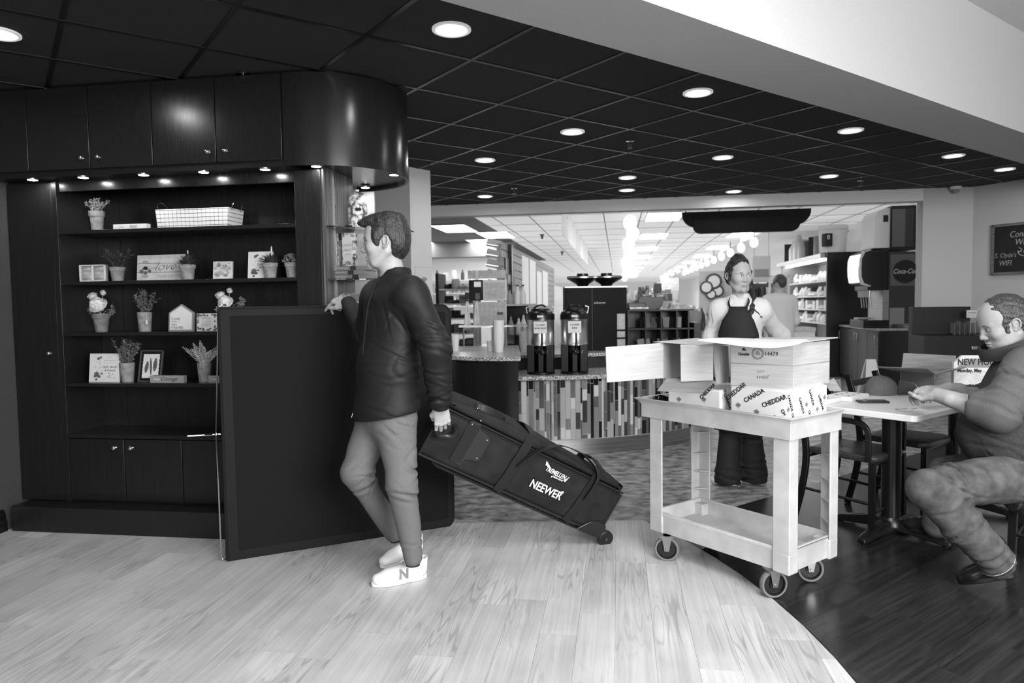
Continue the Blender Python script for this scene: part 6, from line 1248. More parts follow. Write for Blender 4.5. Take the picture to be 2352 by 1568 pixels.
# ------------------------------------------------------------------ people: distance fields meshed by surface nets
class Field:
    def __init__(s): s.p = []
    def cap(s, a, b, ra, rb=None, k=.02, sub=False): s.p.append(('c', np.array(a, float), np.array(b, float), ra, ra if rb is None else rb, k, sub)); return s
    def ecap(s, a, b, ra, rb, dx, k=.03, sub=False): s.p.append(('e', np.array(a, float), np.array(b, float), ra, rb, k, sub, np.array(dx, float))); return s
    def ell(s, c, r, M=None, k=.02, sub=False): s.p.append(('l', np.array(c, float), r, np.eye(3) if M is None else np.array(M, float), k, sub)); return s
    def plane(s, c, n, k=.004): s.p.append(('p', np.array(c, float), np.array(n, float)/np.linalg.norm(n), k)); return s
def axis(lo, hi, h, fine=()):
    out = [lo]
    while out[-1] < hi:
        st = h
        for a, b, f in fine:
            if a <= out[-1] <= b: st = min(st, f)
        out.append(out[-1]+st)
    return np.array(out, dtype=np.float32)
def meshfield(F, h, fine=((), (), ()), disp=None, pad=.03):
    lo = np.full(3, 1e9); hi = -lo
    for q in F.p:
        if q[0] in 'ce' and not q[6]:
            r = max(q[3]) if isinstance(q[3], (tuple, list)) else q[3]; r2 = max(q[4]) if isinstance(q[4], (tuple, list)) else q[4]
            lo = np.minimum(lo, np.minimum(q[1]-r, q[2]-r2)); hi = np.maximum(hi, np.maximum(q[1]+r, q[2]+r2))
        elif q[0] == 'l' and not q[5]: r = max(q[2]); lo = np.minimum(lo, q[1]-r); hi = np.maximum(hi, q[1]+r)
    lo -= pad; hi += pad
    ax = [axis(lo[i], hi[i], h, fine[i]) for i in range(3)]
    D = np.full([len(a) for a in ax], .06, dtype=np.float32)
    for q in F.p:
        if q[0] == 'p':
            X, Y, Z = ax[0][:, None, None]-q[1][0], ax[1][None, :, None]-q[1][1], ax[2][None, None, :]-q[1][2]
            d = (X*q[2][0]+Y*q[2][1]+Z*q[2][2]).astype(np.float32); k = q[3]
            hh = np.maximum(k-np.abs(D-d), 0)/k; D = np.maximum(D, d)+hh*hh*k/4; continue
        if q[0] == 'l': c0_ = c1_ = q[1]; rm = max(q[2]); k, sub = q[4], q[5]
        else:
            c0_, c1_ = q[1], q[2]; k, sub = q[5], q[6]
            rm = max(max(q[3]) if isinstance(q[3], (tuple, list)) else q[3], max(q[4]) if isinstance(q[4], (tuple, list)) else q[4])
        m = rm+k+.012; a_ = np.minimum(c0_, c1_)-m; b_ = np.maximum(c0_, c1_)+m
        ix = [slice(*np.searchsorted(ax[i], (a_[i], b_[i]))) for i in range(3)]
        if any(s_.stop <= s_.start for s_ in ix): continue
        X, Y, Z = np.meshgrid(ax[0][ix[0]], ax[1][ix[1]], ax[2][ix[2]], indexing='ij')
        if q[0] == 'l':
            P = np.stack([X-c0_[0], Y-c0_[1], Z-c0_[2]], -1) @ q[3]   # columns of M are the local axes
            r = np.array(q[2], dtype=np.float32); k0 = np.sqrt((P/r*P/r).sum(-1)); k1 = np.sqrt(((P/(r*r))**2).sum(-1))+1e-9
            d = k0*(k0-1)/k1
        else:
            A, B_ = q[1], q[2]; ab = B_-A; L2 = float(ab @ ab)+1e-12
            px, py, pz = X-A[0], Y-A[1], Z-A[2]; t = np.clip((px*ab[0]+py*ab[1]+pz*ab[2])/L2, 0, 1)
            ox, oy, oz = px-t*ab[0], py-t*ab[1], pz-t*ab[2]
            if q[0] == 'c': d = np.sqrt(ox*ox+oy*oy+oz*oz)-(q[3]+(q[4]-q[3])*t)
            else:
                u_ = ab/math.sqrt(L2); dx = q[7]-u_*(q[7] @ u_); dx /= np.linalg.norm(dx); dy = np.cross(u_, dx)
                ra = q[3][0]+(q[4][0]-q[3][0])*t; rb = q[3][1]+(q[4][1]-q[3][1])*t; rz = np.minimum(ra, rb)
                a1 = (ox*dx[0]+oy*dx[1]+oz*dx[2]); a2 = (ox*dy[0]+oy*dy[1]+oz*dy[2]); a3 = (ox*u_[0]+oy*u_[1]+oz*u_[2])
                k0 = np.sqrt((a1/ra)**2+(a2/rb)**2+(a3/rz)**2); k1 = np.sqrt((a1/ra**2)**2+(a2/rb**2)**2+(a3/rz**2)**2)+1e-9
                d = k0*(k0-1)/k1
        d = d.astype(np.float32); O_ = D[ix[0], ix[1], ix[2]]
        if sub: d = -d; hh = np.maximum(k-np.abs(O_-d), 0)/k; D[ix[0], ix[1], ix[2]] = np.maximum(O_, d)+hh*hh*k/4
        else: hh = np.maximum(k-np.abs(O_-d), 0)/k; D[ix[0], ix[1], ix[2]] = np.minimum(O_, d)-hh*hh*k/4
    if disp is not None:
        I = np.argwhere(np.abs(D) < .025); P = np.stack([ax[i][I[:, i]] for i in range(3)], 1)
        D[I[:, 0], I[:, 1], I[:, 2]] += disp(P).astype(np.float32)
    S_ = D < 0; n = D.shape
    c = [S_[a:n[0]-1+a, b:n[1]-1+b, e:n[2]-1+e] for a in (0, 1) for b in (0, 1) for e in (0, 1)]
    cnt_ = sum(x.astype(np.int8) for x in c); act = (cnt_ > 0) & (cnt_ < 8); idx = np.argwhere(act); vid = np.full(act.shape, -1, dtype=np.int32); vid[act] = np.arange(len(idx))
    acc = np.zeros((len(idx), 3)); num = np.zeros(len(idx))
    for axis_ in range(3):
        for o1 in (0, 1):
            for o2 in (0, 1):
                off = [0, 0, 0]; oth = [i for i in range(3) if i != axis_]; off[oth[0]] = o1; off[oth[1]] = o2
                a = idx+off; b = a.copy(); b[:, axis_] += 1
                da = D[a[:, 0], a[:, 1], a[:, 2]]; db = D[b[:, 0], b[:, 1], b[:, 2]]; mk = (da < 0) != (db < 0); t = np.where(mk, da/(da-db+1e-12), 0)
                pa_ = np.stack([ax[i][a[:, i]] for i in range(3)], 1); pb_ = np.stack([ax[i][b[:, i]] for i in range(3)], 1)
                acc += (pa_+(pb_-pa_)*t[:, None])*mk[:, None]; num += mk
    V_ = acc/num[:, None]; quads = []
    for axis_ in range(3):
        sl0 = [slice(1, -1)]*3; sl0[axis_] = slice(0, -1); sl1 = [slice(1, -1)]*3; sl1[axis_] = slice(1, None)
        s0_, s1_ = S_[tuple(sl0)], S_[tuple(sl1)]; e = np.argwhere(s0_ != s1_); ins = s0_[s0_ != s1_]
        e = e+[1 if i != axis_ else 0 for i in range(3)]; u_, w_ = [(axis_+1) % 3, (axis_+2) % 3]
        def cell(du, dw): q = e.copy(); q[:, u_] += du; q[:, w_] += dw; return vid[q[:, 0], q[:, 1], q[:, 2]]
        Qd = np.stack([cell(-1, -1), cell(0, -1), cell(0, 0), cell(-1, 0)], 1); Qd[~ins] = Qd[~ins][:, ::-1]; quads.append(Qd)
    Qd = np.concatenate(quads); Qd = Qd[(Qd >= 0).all(1)]
    return V_, Qd
def fieldobj(name, F, h, mt, par, **k):
    V_, Qd = meshfield(F, h, **k); me = bpy.data.meshes.new(name)
    me.vertices.add(len(V_)); me.vertices.foreach_set('co', V_.astype(np.float32).ravel()); me.loops.add(len(Qd)*4); me.loops.foreach_set('vertex_index', Qd.astype(np.int32).ravel())
    me.polygons.add(len(Qd)); me.polygons.foreach_set('loop_start', np.arange(0, len(Qd)*4, 4, dtype=np.int32)); me.polygons.foreach_set('loop_total', np.full(len(Qd), 4, dtype=np.int32)); me.update(calc_edges=True); me.validate(); me.shade_smooth()
    return link(name, me, mt, par)
def frame(origin, fwd, upv=(0, 0, 1)):
    x = Vector(fwd).normalized(); z = Vector(upv); z = (z-x*z.dot(x)).normalized(); y = z.cross(x)
    return Matrix(((x.x, y.x, z.x, origin[0]), (x.y, y.y, z.y, origin[1]), (x.z, y.z, z.z, origin[2]), (0, 0, 0, 1)))
def head(F, H, s=1.0, jaw=1.0, nose=1.0, fem=False, fat=0.0):
    R_ = np.array(H.to_3x3()); P = lambda x, y, z: H @ (Vector((x, y, z))*s)
    E = lambda c, r, k=.02, sub=False: F.ell(P(*c), [q*s for q in r], R_, k, sub)
    E((-.012, 0, .030), (.098, .076, .094)); E((.030, 0, .030), (.062, .062, .080), .03); E((.030, 0, -.025), (.060, .060+fat*.4, .085), .03)
    E((.034, 0, -.072), (.050, .050*jaw+fat, .042), .025); F.cap(P(.076, 0, -.100), P(.070, 0, -.092), .019*s*(.85 if fem else 1), k=.02)
    F.cap(P(-.01, .056+fat, -.045), P(.05, .036+fat*.7, -.093), .018*s, .016*s, .025); F.cap(P(-.01, -.056-fat, -.045), P(.05, -.036-fat*.7, -.093), .018*s, .016*s, .025)
    F.cap(P(.087, 0, .010), P(.104*nose+.0, 0, -.026), .0085*s, .0105*s, .012); F.ell(P(.106*nose, 0, -.031), [.012*s, .011*s, .010*s], R_, .008)
    for y in (-1, 1):
        F.ell(P(.097*nose, y*.0125, -.034), [.011*s, .008*s, .008*s], R_, .006); F.cap(P(.082, y*.012, .024), P(.070, y*.042, .024), .010*s, .009*s, .014)
        E((.060, y*.044, -.022), (.022, .020, .022), .025); E((.093, y*.031, .004), (.017, .018, .012), .012, True)
        E((.0745, y*.031, .004), (.013, .0155, .0115), .006)
        # ear: thin bowl with a raised rim
        hm_ = H.to_3x3(); ey = (hm_ @ Vector((.35, y*.94, 0))).normalized(); ez = hm_ @ Vector((-.18, 0, 1)); e = P(-.010, y*.078, -.004); FE = frame(e, ey, ez); q_ = 1 if y > 0 else -1
        F.ell(FE @ Vector((-.001, 0, 0)), [.0065*s, .0145*s, .026*s], np.array(FE.to_3x3()), .007)
        rim = [(.003, -.010*y, -.002), (.004, -.0115*y, .013), (.005, -.007*y, .024), (.006, .003*y, .028), (.008, .0125*y, .022), (.009, .0165*y, .009), (.008, .0145*y, -.006), (.006, .008*y, -.017), (.004, -.001*y, -.025), (.003, -.008*y, -.023)]
        for i_ in range(len(rim)-1): F.cap(FE @ (Vector(rim[i_])*s), FE @ (Vector(rim[i_+1])*s), .0040*s, .0040*s, .002)
        F.ell(FE @ (Vector((.009, .002*y, -.002))*s), [.006*s, .0075*s, .011*s], np.array(FE.to_3x3()), .003, True)
    F.ell(P(.0875, 0, -.0605), [.0125*s, .022*s, .0062*s], R_, .006); F.ell(P(.0855, 0, -.073), [.0125*s, .019*s, .0075*s], R_, .006); F.ell(P(.097, 0, -.0665), [.012*s, .020*s, .0016*s], R_, .003, True)
def eyes(par, H, s, look=(1, 0, 0), brow=.0025, m_b=None, open_=1, shut=None):
    wh = mat('eye_white', 205, .2) if 'eye_white' not in MATS else MATS['eye_white']; ir = mat('iris', 28, .15) if 'iris' not in MATS else MATS['iris']
    for y in (-1, 1):
        c = H @ (Vector((.0780, y*.031, .0035))*s); l = (H.to_3x3() @ Vector(look)).normalized()
        e = MB().ell((0, 0, 0), .0118*s, 14).build('eye' if shut is None else 'closed_eyelid', shut or wh, par); e.matrix_local = Matrix.Translation(c)
        if shut is None: MB().ell((0, 0, 0), .0058*s, 12).build('iris', ir, e).matrix_local = Matrix.Translation(l*.0078*s)
        MB().tube([H @ (Vector(p)*s) for p in curve_pts([(.0935, y*.013, .0215), (.0925, y*.026, .0265), (.082, y*.042, .0245), (.072, y*.050, .019)], 4)], [brow*.6]+[brow]*10+[brow*.4]*2, 6).build('eyebrow', m_b, par)
        MB().tube([H @ (Vector(p)*s) for p in curve_pts([(.085, y*.0185, .007), (.0905, y*.029, .0115*open_), (.084, y*.040, .0085), (.080, y*.0435, .005)], 4)], .0013*s, 5).build('eyelid', m_b, par)
def hand(F, M, curl=((20, 25, 15),)*4, thumb=((.7, .65, -.25), (.8, .3, -.4)), side=1, s=1.0, spread=3, rf=1.0):
    """wrist at the origin, fingers along +x, back of the hand +z, thumb on side*y"""
    P = lambda v: M @ (Vector(v)*s); ys = (.030, .010, -.010, -.0285); xs_ = (.086, .091, .086, .077); Ls = ((.043, .026, .020), (.047, .029, .021), (.043, .027, .020), (.033, .020, .018))
    F.cap(P((-.06, 0, 0)), P((0, 0, 0)), .030*s, .026*s, .02); F.ell(P((.045, 0, -.003)), [.05*s, .038*s, .015*s], np.array(M.to_3x3()), .02)
    for i in range(4):
        y = ys[i]*side; k = Vector((xs_[i], y, 0)); F.cap(P((.01, y*.55, 0)), P(k), .0145*s, .0105*s, .012); F.ell(P(k+Vector((0, 0, .002))), [.0115*s]*3, None, .006)
        d = Vector((1, (1.5-i)*math.radians(spread)*side, 0)); a = 0; p = k
        for j in range(3):
            a += math.radians(curl[i][j]); q = p+(Vector((math.cos(a), d.y*math.cos(a), -math.sin(a))))*Ls[i][j]; r0_ = (.0098, .0088, .0080)[j]*(1 if i < 3 else .88)*rf; r1_ = (.0090, .0082, .0068)[j]*(1 if i < 3 else .88)*rf
            F.cap(P(p), P(q), r0_*s, r1_*s, .0035); p = q
    t0_ = Vector((.014, .020*side, -.006)); t1_ = t0_+Vector((.034, .026*side, -.012)); d1_ = Vector((thumb[0][0], thumb[0][1]*side, thumb[0][2])).normalized(); d2_ = Vector((thumb[1][0], thumb[1][1]*side, thumb[1][2])).normalized()
    F.cap(P(t0_), P(t1_), .0165*s, .0125*s, .014); F.cap(P(t1_), P(t1_+d1_*.034), .0115*s, .0105*s, .006); F.cap(P(t1_+d1_*.034), P(t1_+d1_*.034+d2_*.026), .0105*s, .0085*s, .004)
def shoe(par, heel, toe, m_up, m_so, s=1.0, upv=(0, 0, 1), boot=False, name='shoe', letter=None, lm=None, side=-1):
    heel = Vector(heel); toe = Vector(toe); L_ = (toe-heel).length/.285; M = frame(heel, toe-heel, upv); P = lambda x, y, z: M @ Vector((x*L_, y, z))
    F = Field(); yv = M.to_3x3() @ Vector((0, 1, 0))
    F.ecap(P(.04, 0, .052), P(.19, 0, .036), (.038, .046), (.047, .036), yv, .02); F.ecap(P(.19, 0, .036), P(.245, 0, .030), (.047, .034), (.038, .026), yv, .02); F.ecap(P(.045, 0, .06), P(.035, 0, .105 if not boot else .16), (.038, .040), (.038, .044), yv, .03); F.ecap(P(.06, 0, .075), P(.15, 0, .055), (.026, .02), (.026, .02), yv, .03)
    if not boot: F.ecap(P(.035, 0, .10), P(.028, 0, .14), (.032, .034), (.034, .036), yv, .008, True)
    F.plane(P(0, 0, .010), M.to_3x3() @ Vector((0, 0, -1)), .006)
    o = fieldobj(name, F, .0048, m_up, par)
    out = []; n = 28
    for i in range(n): a = 2*PI*i/n; x = .136+.139*math.cos(a); w = .044+.006*math.cos(a+.0)-.010*math.exp(-((x-.1)/.04)**2); out.append((x*L_, w*math.sin(a)))
    so = MB(); so.T = M; so.prism(out, 0, .024); so.build('sole', m_so, o, .004)
    if letter: text(letter, 'lettering', lm, o, .062, M @ Matrix.Translation((.125*L_, side*.0455, .052)) @ (Matrix.Rotation(PI, 4, 'Z') if side > 0 else Matrix()) @ Matrix.Rotation(math.radians(90-16), 4, 'X'), ext=.0025, shear=.1, off=.002)
    if not boot:
        lc_ = MB(); 
        for i in range(5): x = .105+.018*i; z = .092-.010*i; lc_.tube([P(x, -.022, z-.006), P(x+.006, 0, z+.003), P(x, .022, z-.006)], .0028, 6)
        lc_.tube(curve_pts([P(.10, 0, .10), P(.085, -.03, .108), P(.10, -.02, .09), P(.11, -.035, .085)], 4), .002, 5); tag(lc_.build('laces', m_so, o), kind='stuff')
    return o
def folds(amp, spots, f=70, seed=0):
    rr = np.random.RandomState(seed); D_ = rr.normal(size=(5, 3)); D_ /= np.linalg.norm(D_, axis=1)[:, None]; ph = rr.uniform(0, 6, 5); cr = []
    for c, r, a, d in spots:
        c = np.array(c, float); d = np.array(d, float); d /= np.linalg.norm(d)
        for j in range(7):
            dj = d+rr.normal(size=3)*.22; dj /= np.linalg.norm(dj); cr.append((c+d*rr.uniform(-.85, .85)*r+rr.normal(size=3)*r*.25, c, r*rr.uniform(.5, 1.1), a*rr.uniform(.4, 1.15), dj, rr.uniform(-5, 5), rr.uniform(.006, .011), rr.normal(size=3)))
    def fn(P):
        v = np.zeros(len(P)); w = P @ np.array([3.1, 7.3, 2.2])
        for i in range(5): v += np.sin(P @ D_[i]*(14+7*i)+ph[i]+1.8*np.sin(w*1.5+i))*amp/(1.5+i*.6)
        for o, c, r, a, d, k, wd, lt in cr:
            Q = P-o; r2 = (Q*Q).sum(1); e = np.exp(-r2/(r*r)); sel = e > .02
            if not sel.any(): continue
            u = Q[sel] @ d+k*(Q[sel] @ lt)**2; v[sel] += a*e[sel]*(.75*np.exp(-(u/wd)**2)-.6*np.exp(-((u-wd*2)/(wd*1.5))**2)-.4*np.exp(-((u+wd*2)/(wd*1.8))**2))
        return v
    return fn
m_skin = mat('fair_skin', 172, .5, spec=.4); m_skin.node_tree.nodes['Principled BSDF'].inputs['Subsurface Weight'].default_value = .05; grain(m_skin, 166, 171, (30, 30, 30), 2, 2, .02)
m_skinw = mat('light_skin', 172, .5, spec=.4); grain(m_skinw, 160, 165, (30, 30, 30), 2, 4, .05)
m_skin3 = mat('warm_skin', 166, .5, spec=.4); grain(m_skin3, 148, 154, (30, 30, 30), 2, 3, .03)
def hairmat(name, a, b, sc=(150, 150, 22)):
    m = mat(name, a, .42, spec=.5); grain(m, a, b, sc, 1.2, 4, .5, .35, .7); return m
m_hair = hairmat('dark_brown_hair', 20, 62); m_hairf = hairmat('dark_tied_hair', 14, 46); m_hair3 = hairmat('cropped_dark_hair', 30, 84, (170, 170, 40))
m_jack = mat('black_jacket_fabric', 24, .6, spec=.35); m_trou = mat('grey_chino', 116, .85, spec=.25); grain(m_trou, 99, 106, (200, 200, 200), 1, 2, .03)
m_shoe = mat('white_leather', 228, .5); m_sock = mat('black_sock', 18, .9); m_tee = mat('black_tee', 24, .85)
W = PY
def vec(p): return np.array(p, float)
# ---------------------------------------------------------------- man with the panel and the bag
mn = thing('person', 'man in black zip jacket, grey trousers and white trainers pulling a wheeled bag', 'person', (0, 0, 0))
Dc = 3.42; fwd = Vector((-.80, -.60, 0)); lft = Vector((.60, -.80, 0))
H1 = frame(W(886, 557, 3.42), (-.995, -.03, -.05)); hs = 1.05
nk = W(905, 640, 3.44); ch_ = W(901, 712, 3.43); wa_ = W(893, 850, 3.42); pe = W(888, 935, 3.42)
shL, shR = nk+lft*.165+Vector((0, 0, -.075)), nk-lft*.165+Vector((0, 0, -.085))
elL, wrL = W(1000, 800, 3.22), W(1013, 934, 3.34); elR, wrR = W(848, 765, 3.68), W(801, 698, 3.87)
hpL, hpR = pe+lft*.085, pe-lft*.085; knL, anL = W(922, 1107, 3.26), W(948, 1274, 3.31); knR, anR = W(817, 1085, 3.42), W(905, 1225, 3.66)
B1 = Field(); head(B1, H1, hs)
B1.ecap(W(897, 600, 3.435), nk+Vector((0, 0, -.02)), (.054, .056), (.062, .064), fwd, .03)
B1.ecap(nk+Vector((0, 0, -.06)), wa_, (.085, .15), (.09, .125), fwd, .04).ecap(wa_, pe, (.09, .125), (.1, .145), fwd, .04)
for a, b, c in ((shL, elL, wrL), (shR, elR, wrR)): B1.cap(a, b, .045, .036, .03).cap(b, c, .036, .026, .02)
for a, b, c in ((hpL, knL, anL), (hpR, knR, anR)): B1.cap(a, b, .072, .05, .03).cap(b, c, .048, .034, .02)
# near hand hangs down, fingers curled round the bag handle
ML = frame(wrL, (W(1019, 996, 3.385)-wrL), (.15, -1, .1)); hand(B1, ML, ((20, 62, 55), (24, 66, 55), (28, 66, 52), (34, 62, 50)), ((.95, -.15, -.5), (.6, -.5, -.65)), side=-1, s=1.0)
MR = frame(wrR, W(752, 682, 3.93)-wrR, (-.05, -.35, .9)); hand(B1, MR, ((48, 4, 2), (56, 30, 25), (62, 60, 50), (70, 62, 50)), ((.95, .05, -.38), (1, -.1, -.3)), side=1, s=.98)
zf = ((H1.translation.z-.15, H1.translation.z+.15, .003), (wrL.z-.14, wrL.z+.02, .0032), (wrR.z-.09, wrR.z+.05, .0032)); hx = H1.translation
fieldobj('body', B1, .0065, m_skin, mn, fine=(((hx.x-.14, hx.x+.12, .003), (wrR.x-.19, wrR.x+.02, .0032), (wrL.x-.05, wrL.x+.06, .0032)), ((hx.y-.10, hx.y+.10, .0032), (wrL.y-.05, wrL.y+.12, .0035), (wrR.y-.06, wrR.y+.12, .0035)), zf))
eyes(mn, H1, hs, (1, -.05, -.05), .003, m_hair)
def hairfn(seed, amp=.0025, f=160):
    rr = np.random.RandomState(seed); a = rr.normal(size=(6, 3)); 
    def fn(P):
        v = 0
        for i in range(6): v = v+np.sin(P @ a[i]*f*(.5+.25*i)+i*2)*amp/(1+.5*i)
        return v
    return fn
def loc(H, s, *p): return H @ (Vector(p)*s)
Rn = np.array(H1.to_3x3()); hf = Field(); L1 = lambda *p: loc(H1, hs, *p)
hf.ell(L1(-.012, 0, .038), [.103*hs, .080*hs, .097*hs], Rn, .01).ell(L1(-.055, 0, -.01), [.056*hs, .068*hs, .072*hs], Rn, .03).ell(L1(-.015, 0, .098), [.085*hs, .06*hs, .040*hs], Rn, .03)
hf.ell(L1(.055, 0, .104), [.045*hs, .052*hs, .026*hs], Rn, .02).ell(L1(.098, .0, .094), [.026*hs, .036*hs, .018*hs], Rn, .015)
for y in (-1, 1): hf.ell(L1(.032, y*.066, .022), [.022*hs, .014*hs, .042*hs], Rn, .02)
hf.ell(L1(.122, 0, .016), [.062*hs, .10*hs, .064*hs], Rn, .008, True).ell(L1(.066, 0, -.085), [.110*hs, .12*hs, .082*hs], Rn, .008, True).ell(L1(-.01, .082, -.028), [.030*hs, .03*hs, .050*hs], Rn, .01, True).ell(L1(-.01, -.082, -.028), [.030*hs, .03*hs, .050*hs], Rn, .01, True).ell(L1(-.04, 0, -.155), [.11*hs, .1*hs, .072*hs], Rn, .01, True)
fieldobj('hair', hf, .0030, m_hair, mn, disp=hairfn(3, .0010, 120))
# jacket
J = Field(); J.ecap(nk+Vector((0, 0, -.12)), wa_+Vector((0, 0, .02)), (.125, .185), (.135, .175), fwd, .04).ecap(wa_+Vector((0, 0, .02)), pe+Vector((0, 0, -.02)), (.138, .178), (.150, .196), fwd, .04).ecap(pe+Vector((0, 0, -.02)), pe+Vector((0, 0, -.09)), (.150, .196), (.150, .198), fwd, .02)
J.ecap(nk+Vector((0, 0, -.03)), nk+Vector((0, 0, -.10)), (.075, .085), (.10, .17), fwd, .05)
J.ell(shL+Vector((0, 0, -.01)), (.080, .080, .070), None, .05).ell(shR, (.078, .078, .068), None, .05)
for q_ in (shL, shR): J.cap(nk+Vector((0, 0, -.045)), q_+Vector((0, 0, .0)), .068, .070, .04)
J.cap(shL, elL, .078, .070, .04).cap(elL, wrL, .070, .052, .03).cap(elL+(wrL-elL)*.9, elL+(wrL-elL)*.97, .046, .040, .01)
J.cap(shR, elR, .084, .078, .05).cap(elR, wrR, .074, .044, .03)
J.ecap(nk+Vector((0, 0, -.06)), nk+Vector((.012, 0, .028)), (.090, .085), (.078, .070), fwd, .02)
J.ecap(nk+Vector((0, 0, .0)), nk+Vector((.01, 0, .09)), (.066, .060), (.072, .064), fwd, .006, True); J.cap(nk+fwd*.06+Vector((0, 0, .03)), nk+fwd*.10+Vector((0, 0, .06)), .022, .04, .01, True)
hem = pe+Vector((0, 0, -.030)); J.plane(hem, (.16, 0, -1), .006)
J.plane(wrL+(elL-wrL).normalized()*-.0, tuple((wrL-elL)), .004) if False else None
jx = folds(.0035, [(elL, .11, .013, (0.2, 0, 1)), (wrL+(elL-wrL)*.3, .09, .012, (.1, 0, 1)), (wa_+lft*.1, .16, .006, (.3, 0, 1)), (shL+Vector((-.05, 0, -.1)), .1, .008, (1, 0, .5)), (elR, .1, .012, (1, 0, .6)), (pe+lft*.1+Vector((0, 0, .03)), .1, .008, (.2, 0, 1))], 95, 4)
fieldobj('jacket', J, .0065, m_jack, mn, disp=jx, fine=(((nk.x-.11, nk.x+.11, .0045),), ((nk.y-.11, nk.y+.11, .0045),), ((nk.z-.06, nk.z+.07, .004),)))
zp = [hem+fwd*.137+lft*.0+Vector((0, 0, .004)), wa_+fwd*.142+lft*.0, ch_+fwd*.132, nk+fwd*.11+Vector((0, 0, -.06)), nk+fwd*.10+Vector((0, 0, .0))]
MB().tube(curve_pts(zp, 5), .0035, 6).build('zip', m_nyd, mn); MB().tube([hem+fwd*.143+Vector((0, 0, .0)), hem+fwd*.143+Vector((0, 0, .03))], .004, 6).build('zip_pull', m_nick, mn)
MB().ring([[hem+fwd*(.152*math.cos(a)*k)+lft*(.198*math.sin(a)*k)+Vector((0, 0, z+.16*(fwd.x*.152*math.cos(a)+lft.x*.198*math.sin(a)))) for a in [2*PI*i/40 for i in range(40)]] for z, k in ((-.004, .98), (-.006, 1.0), (.035, 1.012), (.042, .995))]).build('hem_band', m_jack, mn, smooth=60)
for w_, e_, r_ in ((wrL, elL, .042), (wrR, elR, .038)): d = (w_-e_).normalized(); MB().tube([w_-d*.03, w_+d*.004], r_, 20).build('cuff', m_jack, mn, .004)
tl_ = MB().tube([hem-lft*.165+fwd*.1, hem-lft*.17+fwd*.11+Vector((0, 0, -.03))], .0035, 6).build('toggle', m_nick, mn)
# trousers
Tr = Field(); Tr.ecap(pe+Vector((0, 0, .04)), pe+Vector((0, 0, -.06)), (.112, .155), (.118, .160), fwd, .04)
Tr.cap(hpL+Vector((0, 0, -.03)), knL, .098, .070, .045).cap(knL, anL+Vector((0, 0, -.012)), .070, .047, .03); Tr.cap(hpR+Vector((0, 0, -.03)), knR, .098, .070, .045).cap(knR, anR+Vector((0, 0, .005)), .070, .048, .03)
dL = (anL-knL).normalized(); dR = (anR-knR).normalized()
tf = folds(.0025, [(knL+Vector((.02, 0, -.03)), .10, .014, (.25, 0, 1)), (knR+Vector((.04, 0, -.0)), .10, .014, (-.5, 0, 1)), (hpL+Vector((.05, 0, -.08)), .10, .010, (.3, 0, 1)), (hpR+Vector((0, 0, -.1)), .12, .010, (.8, 0, 1)), (anL+Vector((0, 0, .05)), .06, .008, (0, 0, 1)), (anR+Vector((0, 0, .05)), .06, .008, (.5, 0, 1)), (knL+Vector((0, 0, .2)), .1, .006, (.3, 0, 1))], 80, 9)
fieldobj('trousers', Tr, .0065, m_trou, mn, disp=tf)
MB().tube([pe+Vector((0, 0, .02))+lft*.158, hpL+lft*.09+Vector((.0, 0, -.18)), knL+lft*.066, knL.lerp(anL, .5)+lft*.058, anL+lft*.047+Vector((0, 0, .03))], .0014, 5).build('seam', MATS['mid_grey_paint'], mn)
MB().tube([anL+Vector((0, 0, .03)), anL+Vector((0, 0, -.05))], .034, 16).build('sock', m_sock, mn); MB().tube([anR+Vector((-.0, 0, .03)), anR+Vector((.01, .01, -.04))], .034, 16).build('sock', m_sock, mn)
hl = PZ(978, 1330, .0); tl = PZ(846, 1352, 0); shoe(mn, (hl.x, hl.y+.02, .001), (tl.x, tl.y+.02, .001), m_shoe, m_shoe, letter='N', lm=m_grey, side=1)
t2_ = PZ(870, 1308, .0); hl2 = W(968, 1250, 3.72); shoe(mn, (hl2.x, hl2.y, hl2.z-.045), (t2_.x, t2_.y, .002), m_shoe, m_shoe, letter='N', lm=m_grey, side=1, upv=(0, 0, 1))
# ---------------------------------------------------------------- waitress
wm = thing('person', 'woman with tied dark hair, white shirt and black apron behind the cart', 'person', (0, 0, 0))
m_wsh = mat('white_cotton_shirt', 204, .8, spec=.2); m_apr = mat('black_apron_cloth', 30, .8); m_pan2 = mat('black_flared_trousers', 26, .8)
f2 = Vector((-.38, -.92, 0)).normalized(); l2_ = Vector((-f2.y, f2.x, 0)); 
H2 = frame(W(1697, 634, 5.1), (.16, -.98, -.06)); s2 = 1.0
n2 = W(1699, 687, 5.13); w2_ = W(1702, 790, 5.15); p2_ = W(1704, 865, 5.15)
s2L, s2R = n2+l2_*.140+Vector((0, 0, -.07)), n2-l2_*.140+Vector((0, 0, -.07))
e2L, h2L = W(1792, 772, 5.28), W(1765, 850, 5.42); e2R, h2R = W(1636, 778, 5.22), W(1665, 850, 5.35)
k2L, a2L = W(1722, 985, 5.13), W(1731, 1085, 5.16); k2R, a2R = W(1676, 985, 5.12), W(1671, 1088, 5.12)
B2 = Field(); head(B2, H2, s2, .90, .93, True, .0); B2.ecap(W(1697, 664, 5.12), n2+Vector((0, 0, -.03)), (.05, .05), (.056, .06), f2, .03)
B2.ecap(n2+Vector((0, 0, -.10)), w2_, (.085, .12), (.085, .11), f2, .05).ecap(w2_, p2_, (.085, .11), (.1, .15), f2, .05)
for a, b, c in ((s2L, e2L, h2L), (s2R, e2R, h2R)): B2.cap(a, b, .04, .034, .03).cap(b, c, .034, .025, .02)
